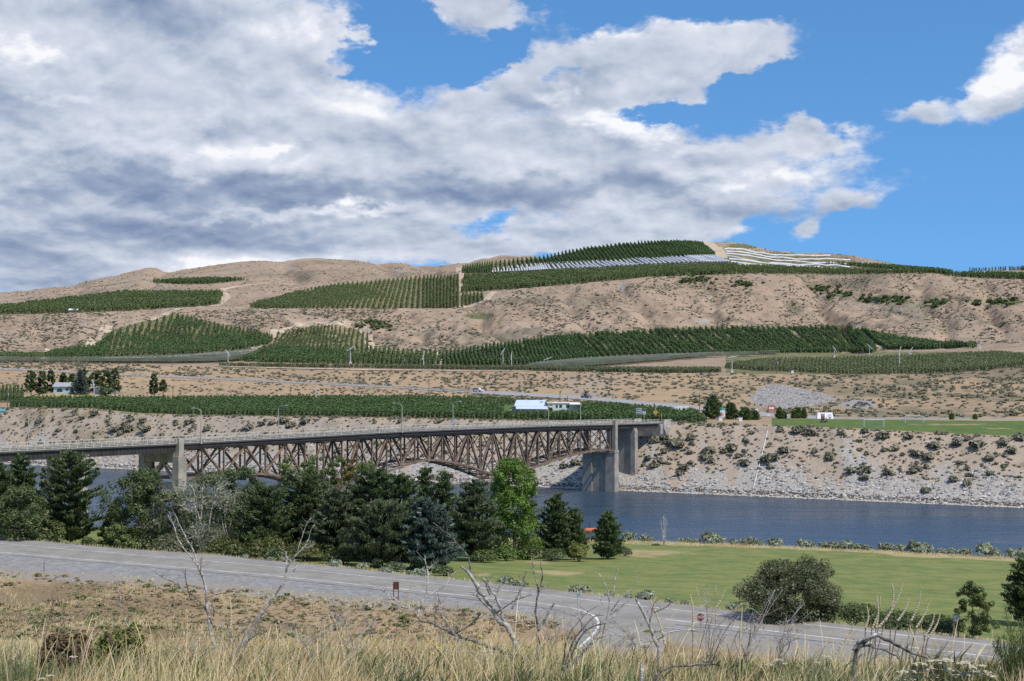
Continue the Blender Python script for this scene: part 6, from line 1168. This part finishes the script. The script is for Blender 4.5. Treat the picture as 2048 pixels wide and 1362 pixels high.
# ------------------------------------------------------------------ the weedy brow in front
def blades(name, P, H, W, m, lean=.35, seed=0, seg=3, tint=None, heads=0.):
    g = np.random.default_rng(seed); n = len(P); a = g.uniform(0, 6.28, n); dr = np.stack([np.cos(a), np.sin(a), 0*a], 1)+np.array((.35, 0, 0)); L = g.uniform(.2, 1, n)*lean; ab = g.uniform(0, 6.28, n); sd_ = np.stack([np.cos(ab), np.sin(ab)*.4, 0*a], 1)
    rows = []
    for i in range(seg+1):
        f = i/seg; c = P+dr*(L*H*f*f)[:, None]+np.array((0, 0, 1.))*(H*f*(1-.25*L*f))[:, None]; w = (W*(1-f*.85))[:, None]*sd_
        if heads and i >= seg-1: w = w*(1+heads)
        rows += [c-w, c+w]
    V = np.stack(rows, 1).reshape(-1, 3); b = np.arange(n)[:, None]*(2*(seg+1)); Q = np.concatenate([np.concatenate([b+2*i, b+2*i+1, b+2*i+3, b+2*i+2], 1) for i in range(seg)])
    t = g.uniform(.7, 1.25, n); t = t if tint is None else t*tint; hv = fbm(P[:, 0]/(.9 if len(P) and P[0, 1] < 60 else 6), P[:, 1]/(1.4 if len(P) and P[0, 1] < 60 else 9), 90+seed, 3)*1.6+g.normal(size=n)*.28; br = np.clip(hv, 0, 1)[:, None]; gn_ = np.clip(-hv-.3, 0, 1)[:, None]; c = np.stack([t, t*g.uniform(.9, 1.06, n), t*g.uniform(.75, 1.1, n)], 1)*((1-br-gn_*.8)+br*np.array((.62, .50, .40))+gn_*.8*np.array((.55, .66, .42)))
    me = mesh_np(name, V, Q, None, False, np.repeat(c, 2*(seg+1), 0)); me.materials.append(LM[m]); return tag(new_obj(name, me), kind='stuff')
g = np.random.default_rng(70)
def brow(n, d0, d1, x0=-320, x1=2370, p=1.0, clump=None, seed=1):
    q = np.random.default_rng(seed); d = d0*(d1/d0)**(q.uniform(0, 1, n)**p); x = q.uniform(x0, x1, n); X = (x-CX)/F*d
    if clump is not None: k = fbm(X/clump[0], d/clump[0]/1.6, seed+3, 3) > clump[1]; X, d, x = X[k], d[k], x[k]
    return np.stack([X, d, G(X, d)-.02], 1), x, d
P, x, d = brow(72000, 11.6, 60, seed=2); H = (.13+.30*g.uniform(0, 1, len(P))**2)*(.8+.8*(fbm(P[:, 0]/1.6, P[:, 1]/3, 5, 3)+.2)); kk_ = fbm(P[:, 0]/.9, P[:, 1]/1.6, 15, 3) > -.12; kk_ &= ~((x > 1765) & (x < 2005) & (d < 15.5)); P, x, d, H = P[kk_], x[kk_], d[kk_], H[kk_]; H = H*np.clip(.55+2.2*(fbm(P[:, 0]/2.2, P[:, 1]/4., 61, 3)+.15), .3, 1.5); H = np.clip(H, .05, .5)*np.interp(x, [900, 1500], [1., .78]); blades('dry_grass', P, H, .0035+.00016*d, 'straw', .55, 1)
P, x, d = brow(20000, 11.8, 45, clump=(1.2, .10), seed=5); blades('green_weeds', P, np.clip(g.normal(.24, .09, len(P)), .08, .55), .004+.0002*d, 'wild', .5, 2)
P, x, d = brow(30000, 55, 135, seed=6); blades('slope_grass', P, np.clip(g.normal(.3, .12, len(P)), .1, .7), .012+.00028*d, 'straw', .6, 3, 2)
P, x, d = brow(900, 12.5, 30, seed=8); blades('seed_stalks', P, np.clip(g.normal(.5, .14, len(P)), .2, .9), .0032+.00012*d, 'straw', .45, 4, 5, heads=2.2)
P, x, d = brow(2600, 12, 34, clump=(1.5, -.1), seed=18); blades('straw_stems', P, np.clip(g.normal(.5, .16, len(P)), .2, .95)*np.interp(x, [1500, 1800], [1., .6]), .0028+.00009*d, 'straw', 1.5, 14, 6)
P, x, d = brow(420, 12.5, 40, seed=28); q = np.random.default_rng(29); hh = q.uniform(.16, .42, len(P)); k = 46; rr_ = np.repeat(hh, k); PP = np.repeat(P, k, 0)+q.normal(size=(len(P)*k, 3))*np.stack([rr_*.32, rr_*.32, rr_*0], 1)+np.array((0, 0, 1.))*(rr_*q.uniform(0, .5, len(rr_)))[:, None]; blades('grey_green_weeds', PP, rr_*q.uniform(.3, .8, len(rr_)), .006+.00025*np.repeat(d, k), 'olive', 1.0, 30, 2, tint=np.repeat(q.uniform(.8, 1.6, len(P)), k))
P, x, d = brow(420, 14, 30, x0=300, x1=1150, clump=(1.8, .1), seed=9); V, c = leaf_cloud(np.repeat(P+np.array((0, 0, .38)), 4, 0)+g.normal(size=(len(P)*4, 3))*np.array((.05, .05, .07)), .016); LM['flower'] = leaf_mat('small yellow flowers', (.62, .48, .06), .3); o = put_mesh('yellow_flowers', V, c, LM['flower'], None); tag(o, kind='stuff')
# grassy bank below the road
q = np.random.default_rng(12); n = 30000; x = q.uniform(-300, 1330, n); i, f = _ix(x); d = RD[5][i]+(RD[7][i]-1.5-RD[5][i])*q.uniform(0, 1, n); X = (x-CX)/F*d; kk = fbm(X/6, d/9, 77, 4) > -.12; P = np.stack([X[kk], d[kk], G(X[kk], d[kk])-.03], 1); blades('bank_grass', P, np.clip(q.normal(.32, .14, len(P)), .08, .9), np.full(len(P), .05), 'straw', .7, 5, 2)
n = 13000; x = q.uniform(-300, 1330, n); i, f = _ix(x); d = RD[5][i]+(RD[7][i]-3-RD[5][i])*q.uniform(.0, 1, n); X = (x-CX)/F*d; kk = fbm(X/9, d/14, 78, 3) > -.36; P = np.stack([X[kk], d[kk], G(X[kk], d[kk])-.05], 1); WEED = [sage_mesh(200+i, 'sage', 60, .42) for i in range(4)]; rr = q.uniform(.08, .34, len(P))*np.where(q.uniform(0, 1, len(P)) < .08, 2.2, 1); k1 = q.uniform(0, 1, len(P)); mass('bank_weeds', P[k1 < .22], rr[k1 < .22], rr[k1 < .22]*.8, 'wild', WEED, 9); mass('dry_weeds', P[k1 >= .22], rr[k1 >= .22], rr[k1 >= .22]*.7, 'drybrown', WEED, 10)
n = 420; x = q.uniform(-40, 1330, n); i, f = _ix(x); d = RD[7][i]-q.uniform(-2, 9, n)**1.; X = (x-CX)/F*d; rocks('verge_stones', np.stack([X, d, G(X, d)], 1), q.uniform(.05, .18, n), np.clip(q.uniform(.2, .5, n)[:, None]*np.array((1.0, .97, .92)), 0, .8), M_rock, 8)
n = 2600; x = q.uniform(-60, 1400, n); i, f = _ix(x); d = RD[11][i]-q.uniform(0, 9, n); X = (x-CX)/F*d; kk = x > 1180; P = np.stack([X, d, G(X, d)], 1)[kk]; blades('shore_grass', P, np.clip(q.normal(.45, .15, len(P)), .1, 1), np.full(len(P), .06), 'straw', .5, 6, 2)
x = q.uniform(1180, 2110, 4200); i, f = _ix(x); d = RD[11][i]-q.uniform(-1.5, 7, 4200)**1; X = (x-CX)/F*d; blades('shore_grass', np.stack([X, d, G(X, d)], 1), np.clip(q.normal(.35, .15, 4200), .1, 1), np.full(4200, .06), 'straw', .5, 7, 2)
x = q.uniform(-300, 2350, 5200); d = np.interp(x, XS, RD[8])+q.uniform(-.3, 3.0, 5200); X = (x-CX)/F*d; blades('verge_grass', np.stack([X, d, G(X, d)], 1), np.clip(q.normal(.28, .12, 5200), .06, .8), np.full(5200, .035), 'straw', .6, 8, 2)
# dead branches, mullein stalks, yarrow: drawn as plants that stand at a distance of their own on the brow
M_dead = mat('silvered dead wood', (.38, .345, .30), .9, .15, vary=.55, vscale=16, second=(.64, .61, .57), bump=.4, bscale=60)
M_char = mat('charred dead wood', (.085, .07, .06), .9, .15, vary=.6, vscale=16, second=(.36, .34, .31), bump=.4, bscale=60)
M_brn = mat('brown dead twigs', (.20, .155, .115), .9, .1, vary=.4, vscale=10)
def dead(label, d, stems, m, cat='dead shrub', name='dead_shrub', twigs=0, seed=0, base=True):
    q = np.random.default_rng(seed); x0, y0 = stems[0][0][0][:2]; g0 = on_ground(x0, d); r = thing(name, label, cat, g0)
    for si, (pts, r0, r1) in enumerate(stems):
        P = np.array([at(px, py, d) for px, py in pts]); k = len(P); dz = q.uniform(-.12, .12)*d/14; P[:, 1] += np.linspace(0, dz*2, k)*(si > 0)
        if si == 0 and base: P = np.concatenate([[g0+(0, 0, -.15)], P])
        Pf = curve(P, max(8, k*4)); Pf += fbm(np.arange(len(Pf))/2.2+si*9, np.zeros(len(Pf)), seed+si, 3)[:, None]*np.array((1, .6, .5))*(r0*d/F)*1.2
        rad = .86*np.linspace(r0, r1, len(Pf))*d/F*(1+.25*fbm(np.arange(len(Pf))/1.7, np.zeros(len(Pf)), seed+50+si, 2)); b = MB(); b.tube(Pf, np.maximum(rad, .0015), 7)
        for t in range(twigs*2+2):
            f = int(q.uniform(.3, .97)*(len(Pf)-1)); v = rdir(1)[0]*np.array((1, .5, 1)); v[2] = abs(v[2])*.8+.15; L = q.uniform(10, 34)*d/F; e = Pf[f]+v*L; mdl = Pf[f]+v*L*.5+rdir(1)[0]*L*.1; b.tube([Pf[f], mdl, e], [min(r1, 1.2)*.7*d/F+.0006, min(r1, 1.2)*.45*d/F, .0007], 5, cap=False); e2 = mdl+rdir(1)[0]*L*.35+(0, 0, L*.2); b.tube([mdl, e2], [min(r1, 1.2)*.4*d/F, .0006], 4, cap=False)
        b.build('trunk' if si == 0 else 'branch', m if not isinstance(m, list) else m[min(si, len(m)-1)], r, smooth=True)
    return r
dead('leaning dead sapling with forked silvery top before the road at left', 27, [([(432, 1300), (424, 1262), (418, 1210), (408, 1170), (396, 1132), (372, 1102), (352, 1062), (333, 1030)], 4.6, 1.0), ([(403, 1152), (391, 1112), (373, 1084), (350, 1045), (342, 1030)], 2.2, .7), ([(430, 1255), (412, 1225), (397, 1197), (376, 1187), (345, 1165), (309, 1146)], 2.4, .8), ([(379, 1192), (378, 1160), (381, 1131)], 1.5, .6), ([(428, 1232), (429, 1210), (430, 1190)], 1.8, .7), ([(400, 1150), (404, 1130), (407, 1112)], 1.2, .6), ([(372, 1100), (350, 1092), (325, 1078)], 1.2, .5)], [M_dead, M_dead, M_char, M_brn, M_dead, M_brn], twigs=2, seed=1)
dead('silvery dead branch curving up right over the road, left of the brown sign', 25, [([(470, 1310), (497, 1268), (528, 1220), (558, 1182), (571, 1160), (574, 1136), (588, 1112), (612, 1092), (618, 1070), (625, 1055), (631, 1048)], 5.0, .9), ([(572, 1142), (572, 1120), (571, 1105)], 1.8, .7), ([(594, 1105), (604, 1075), (612, 1050), (622, 1036)], 1.5, .5), ([(612, 1095), (620, 1094), (627, 1092)], 1.2, .6), ([(566, 1170), (582, 1150), (592, 1130)], 2.0, .7), ([(516, 1245), (532, 1215), (534, 1185)], 1.6, .6)], M_dead, twigs=2, seed=2)
dead('thick pale dead trunk with dark forked limbs at the centre', 19, [([(1042, 1310), (1028, 1272), (1002, 1236), (968, 1194), (944, 1152), (927, 1130)], 9.0, 3.4), ([(1022, 1266), (988, 1226), (962, 1190), (946, 1160), (940, 1120), (922, 1092), (900, 1072), (866, 1046)], 3.4, .7), ([(1000, 1240), (970, 1208), (950, 1184), (940, 1182)], 3.2, 1.6), ([(994, 1225), (1016, 1208), (1036, 1194), (1062, 1186)], 2.4, .8), ([(990, 1200), (996, 1182), (1000, 1170)], 1.6, .7), ([(980, 1190), (972, 1168), (974, 1160)], 1.6, .7), ([(1010, 1250), (1000, 1215), (985, 1180), (968, 1150)], 4.0, 1.4)], [M_dead, M_char, M_dead, M_char, M_brn, M_brn, M_dead], twigs=2, seed=3)
dead('long charred branch lying low across the weeds left of centre', 17, [([(1050, 1316), (1018, 1306), (985, 1297), (950, 1285), (918, 1272), (880, 1256), (858, 1243), (838, 1236), (824, 1228), (806, 1214)], 7.0, 1.2), ([(872, 1252), (869, 1234), (872, 1220), (881, 1206)], 2.8, 1.2), ([(910, 1268), (890, 1240), (880, 1228), (877, 1200), (874, 1192)], 2.6, .9), ([(910, 1266), (930, 1256), (948, 1240), (962, 1222)], 2.4, 1.2), ([(836, 1236), (836, 1220), (852, 1195), (856, 1165), (849, 1132), (848, 1116)], 2.4, .6), ([(840, 1206), (866, 1186), (892, 1174), (896, 1160), (910, 1148)], 2.0, .5), ([(856, 1140), (864, 1132), (874, 1122)], 1.2, .5), ([(806, 1216), (790, 1196), (764, 1180), (740, 1170)], 1.4, .5), ([(806, 1216), (784, 1208), (770, 1185), (735, 1166)], 1.1, .4), ([(1000, 1302), (960, 1302), (900, 1300)], 3.0, 1.0)], [M_char, M_brn, M_dead, M_char, M_dead], twigs=2, seed=4)
dead('dark upright forked snag right of the thick pale trunk', 16, [([(1078, 1300), (1076, 1262), (1073, 1215), (1078, 1192), (1082, 1165), (1084, 1145), (1083, 1118)], 5.0, 1.0), ([(1077, 1190), (1075, 1165), (1068, 1145), (1065, 1122)], 2.2, .8), ([(1077, 1188), (1082, 1182), (1087, 1176)], 1.8, .8), ([(1078, 1260), (1096, 1232), (1110, 1213)], 3.6, 1.6), ([(1024, 1218), (1036, 1196), (1044, 1176), (1051, 1148)], 2.4, .9)], [M_char, M_char, M_brn, M_char, M_char], twigs=1, seed=5)
dead('grey branching dead bush rising from bottom centre', 14, [([(1118, 1362), (1140, 1330), (1168, 1302), (1190, 1284), (1206, 1268)], 5.0, 1.6), ([(1135, 1335), (1150, 1290), (1165, 1262), (1184, 1248), (1210, 1242)], 3.0, 1.0), ([(1130, 1330), (1148, 1276), (1172, 1250), (1190, 1228), (1208, 1229)], 2.6, .9), ([(1125, 1340), (1128, 1300), (1138, 1270), (1170, 1230), (1196, 1215)], 2.2, .7), ([(1160, 1310), (1185, 1290), (1206, 1265)], 2.8, 1.2)], [M_dead, M_char, M_brn, M_char, M_char], twigs=3, seed=6)
dead('pale slender dead stems spreading above the junction', 17, [([(1190, 1345), (1200, 1290), (1212, 1240), (1221, 1200), (1218, 1180), (1209, 1165), (1197, 1147)], 2.2, .9), ([(1222, 1222), (1238, 1200), (1252, 1186), (1270, 1172), (1276, 1162)], 1.8, .6), ([(1228, 1195), (1228, 1170), (1232, 1150), (1237, 1135)], 1.6, .7), ([(1222, 1240), (1240, 1222), (1250, 1212)], 1.5, .6), ([(1220, 1230), (1240, 1212), (1258, 1198)], 1.4, .6), ([(1205, 1208), (1196, 1190), (1190, 1182)], 1.3, .6)], M_dead, twigs=1, seed=7)
dead('stout pale broken stalk leaning left above the side road', 18, [([(1318, 1300), (1310, 1275), (1298, 1245), (1282, 1215), (1271, 1197)], 4.2, 3.2), ([(1312, 1280), (1330, 1272), (1322, 1262), (1308, 1262)], 1.8, .8), ([(1300, 1245), (1304, 1225), (1308, 1208), (1318, 1195)], 2.0, .8), ([(1308, 1225), (1330, 1215), (1345, 1200)], 1.4, .6)], [M_dead, M_char, M_brn, M_brn], twigs=1, seed=8)
dead('charred arching dead branch at lower right with a forked end', 13, [([(1707, 1352), (1706, 1318), (1713, 1296), (1730, 1282), (1752, 1268), (1775, 1276), (1800, 1290), (1826, 1306), (1846, 1316), (1862, 1324)], 7.2, 2.6), ([(1713, 1298), (1728, 1291), (1750, 1296), (1785, 1308), (1805, 1318), (1812, 1326)], 4.0, 1.5), ([(1708, 1300), (1720, 1280), (1745, 1272), (1752, 1268)], 4.0, 3.0), ([(1690, 1330), (1720, 1318), (1735, 1310)], 2.0, .8)], [M_char, M_char, M_dead, M_dead], seed=9)
dead('bowed grey branch lying in the grass at bottom right of centre', 13, [([(1310, 1352), (1318, 1342), (1340, 1334), (1380, 1331), (1420, 1326), (1446, 1336)], 4.6, 1.6), ([(1380, 1331), (1410, 1320), (1428, 1312)], 1.8, .7)], [M_char, M_dead], seed=10)
dead('thin bent dark twig plant at the left, highest near the road bank', 22, [([(85, 1345), (84, 1300), (92, 1262), (103, 1222), (112, 1204), (128, 1192)], 2.0, .6), ([(103, 1222), (106, 1200), (103, 1184)], 1.0, .5)], M_brn, twigs=3, seed=11)
dead('grey twig leaning left with forked tip, between two low bushes', 20, [([(304, 1345), (285, 1300), (262, 1262), (248, 1238), (244, 1216), (238, 1190), (230, 1155), (221, 1142)], 3.0, .6), ([(245, 1215), (237, 1205)], 1.2, .5), ([(136, 1300), (130, 1260), (118, 1215), (104, 1184)], 1.2, .5)], [M_dead, M_brn, M_brn], twigs=2, seed=12)
dead('small weathered stump in the grass at bottom centre', 12.5, [([(1284, 1352), (1283, 1345), (1282, 1337)], 5.5, 4.0), ([(1282, 1340), (1287, 1332)], 2.4, 1.2)], M_dead, 'stump', 'stump', seed=13)
q = np.random.default_rng(33)
for i, (x, y, h, lab) in enumerate(((470, 1340, 130, 'spindly grey twig bush right of the leaning dead sapling'), (700, 1345, 150, 'spindly tan twig bush in the weeds left of the charred branch'), (620, 1340, 110, 'spindly tan twig bush below the curving silvery branch'), (1420, 1330, 150, 'spindly pale twig bush in front of the stop sign'), (1490, 1330, 150, 'spindly pale twig bush right of the stop sign'), (1240, 1340, 110, 'spindly dark twig bush below the side road'), (900, 1345, 120, 'spindly twig bush under the charred branch'), (1560, 1340, 120, 'spindly tan twig bush left of the pale mullein stalks'), (370, 1350, 90, 'spindly brown twig bush at bottom left'), (1100, 1345, 130, 'spindly pale twig bush beside the dark snag'))):
    st = [([(x, y), (x+q.uniform(-14, 30), y-h*.5), (x+q.uniform(-30, 75), y-h*q.uniform(.8, 1.1))], 1.3, .4)]
    for k in range(8): o = q.uniform(-10, 10); st.append(([(x+o, y-q.uniform(0, 20)), (x+o+q.uniform(-25, 40), y-h*.45), (x+o+q.uniform(-55, 95), y-h*q.uniform(.6, 1.1))], 1.1, .4))
    dead(lab, 15+i*.4, st, [M_dead, M_brn, M_dead, M_brn, M_dead, M_dead], 'twig bush', 'twig_bush', twigs=4, seed=40+i)
# mullein stalks, pale and knobbly
M_mul = mat('pale dry mullein', (.52, .45, .29), .9, .1, vary=.25, vscale=30)
def mullein(x0, y0, x1, y1, d, label, w=3.0):
    g0 = on_ground(x0-(x1-x0)*.9-4, d); A = at(x0, y0, d); B = at(x1, y1, d); r = thing('mullein_stalk', label, 'dry stalk', g0, 'dry mullein stalks'); b = MB(); b.tube(curve([g0, A], 6), [.0045]*6, 6); b.build('stem', M_brn, r)
    n = 26; f = np.linspace(0, 1, n)[:, None]; P = A*(1-f)+B*f+np.array((1., 0, 0))*(.02*np.sin(f*3)); rad = w*d/F*(.68+.28*(np.arange(n) % 2))*np.linspace(1, .45, n); b = MB(); b.tube(P, rad, 7); b.build('seed_spike', M_mul, r)
for i, q_ in enumerate(((1660, 1320, 1708, 1248, 16, 'mullein spike over the road left of the arching branch'), (1731, 1256, 1733, 1212, 15, 'leftmost upright mullein spike above the arching branch'), (1752, 1256, 1752, 1190, 15, 'straight mullein spike above the top of the arching branch'), (1744, 1258, 1760, 1192, 15.3, 'mullein spike crossing the straight one above the arch'), (1770, 1242, 1807, 1160, 15, 'tallest mullein spike, bending right over the lawn'), (1782, 1215, 1783, 1166, 15.2, 'short upright mullein spike beside the tallest one'), (1795, 1242, 1817, 1196, 15, 'mullein spike leaning right in front of the hedge'), (1822, 1242, 1840, 1182, 15, 'tall slender mullein spike right of the hedge centre'), (1832, 1256, 1859, 1196, 15, 'curved mullein spike second from the right'), (1850, 1272, 1868, 1226, 15, 'short mullein spike near the right end'), (1856, 1276, 1880, 1226, 15.2, 'rightmost mullein spike of the group'), (1806, 1300, 1817, 1261, 14, 'low mullein spike in front of the arching branch'), (1757, 1255, 1790, 1200, 15.4, 'thin mullein spike right of the straight one'), (660, 1275, 655, 1228, 17, 'mullein spike in the weeds left of the brown sign'), (690, 1330, 662, 1225, 17, 'long mullein spike leaning left below the brown sign'), (800, 1225, 823, 1165, 19, 'mullein spike just right of the brown sign'), (460, 1265, 458, 1190, 20, 'pale mullein spike left of the curving silvery branch'), (1330, 1290, 1300, 1200, 19, 'mullein spike by the stout broken stalk'), (1385, 1262, 1380, 1190, 18, 'mullein spike left of the stop sign'), (1415, 1240, 1450, 1178, 18, 'curved pale stalk right of the stop sign'), (40, 1300, 30, 1272, 14, 'mullein spike at the far left bottom'), (25, 1320, 42, 1270, 13, 'leaning mullein spike at the far left bottom corner'))): mullein(*q_)
# yarrow heads at lower right
M_yar = mat('cream yarrow head', (.66, .60, .44), .9, .1, vary=.25, vscale=60, bump=.6, bscale=150); M_stem = mat('grey green stem', (.20, .22, .11), .9, .1)
def yarrow(px, py, d, w, label, group):
    c = at(px, py, d); g0 = on_ground(px-8, d); r = thing('yarrow_flower', label, 'flower', g0, group); b = MB(); b.tube(curve([g0, g0*.5+c*.5+(0.01, 0, .03), c-(0, 0, .012)], 7), .0035, 5); b.build('stem', M_stem, r); b = MB(); R = w*.68*d/F; q = np.random.default_rng(int(px*7+py))
    for k in range(16):
        a = q.uniform(0, 6.28); rr = R*math.sqrt(q.uniform(0, 1)); o = c+np.array((math.cos(a)*rr, math.sin(a)*rr, R*.22*(1-(rr/R)**2))); s = R*.3; th = np.arange(6)*1.047; V = [o+(0, 0, s*.45)]+[o+np.array((math.cos(t)*s, math.sin(t)*s, 0)) for t in th]; b.add(V, None, [(0, 1+i, 1+(i+1) % 6) for i in range(6)])
    b.build('flower_head', M_yar, r)
for cx_, cy_, w in ((1210, 995, 20), (1300, 1030, 24), (1340, 975, 22), (1420, 965, 22), (1440, 1040, 22), (1570, 985, 20), (1600, 1010, 18), (1180, 1055, 16), (1075, 1058, 18), (1270, 1038, 16), (1545, 1078, 16), (1600, 1075, 22), (1660, 1045, 20), (1700, 1080, 22), (1145, 1108, 18), (1070, 1112, 20), (1740, 1060, 18), (1775, 1092, 18), (1715, 1012, 16), (1630, 1030, 18), (1380, 1000, 16), (1490, 1090, 16), (1230, 1100, 16), (1340, 1095, 18)): yarrow(1536+cx_/4, 1080+cy_/4, 12.2+cy_/2000, w, 'flat cream yarrow head in the clump at the lower right corner', 'yarrow clump at lower right')
for cx_, cy_, w in ((470, 932, 12), (490, 962, 14), (90, 960, 14), (120, 990, 12), (20, 1000, 14), (410, 982, 12)): yarrow(1536+cx_/4, 1080+cy_/4, 15, w, 'small cream yarrow head scattered left of the arching branch', 'scattered yarrow')
for x, y in ((147, 1314), (100, 1352), (85, 1358)): yarrow(x, y, 13, 12, 'small cream yarrow head in the grass at bottom left', 'yarrow at bottom left')
bush('red_bush', 'reddish brown bush at lower left among dry grass', 140, 17, 1236, 120, 'red', 3000, .035); bush('yellow_bush', 'yellow green rabbitbrush right of the reddish bush at lower left', 238, 18, 1218, 95, 'yg', 3000, .035)
# feathery green shrub at the right edge
P0 = on_ground(2040, 13.5); r = thing('feathery_shrub', 'feathery green shrub filling the lower right frame edge', 'shrub', P0); q = np.random.default_rng(5); b = MB(); tips = []
for i in range(46):
    a = q.uniform(-1.5, 1.5); e = P0+np.array((math.sin(a)*q.uniform(.1, .38), q.uniform(-.3, .3), q.uniform(.25, .78)*math.cos(a*.55))); m_ = P0*.5+e*.5+np.array((math.sin(a)*.03, 0, .05)); b.tube(curve([P0+q.normal(size=3)*(.04, .04, 0), m_, e], 6), np.linspace(.006, .0015, 6), 5, cap=False); tips.append((P0, m_, e))
b.build('stems', M_stem, r); C = []
for p0, m_, e in tips:
    k = 150; f = q.uniform(.2, 1, (k, 1)); C.append(((1-f)**2*p0+2*f*(1-f)*m_+f*f*e)+q.normal(size=(k, 3))*.02)
C = np.concatenate(C); o = rdir(len(C))*.5+(0, 0, .9); V = rot_quads(C, rdir(len(C)), o, .006*np.ones(len(C)), q.uniform(.03, .06, len(C))); t = q.uniform(.7, 1.3, len(C)); put_mesh('foliage', V-np.array(r.location), np.repeat(np.stack([t, t, t], 1), 4, 0), LM['mid'], r)
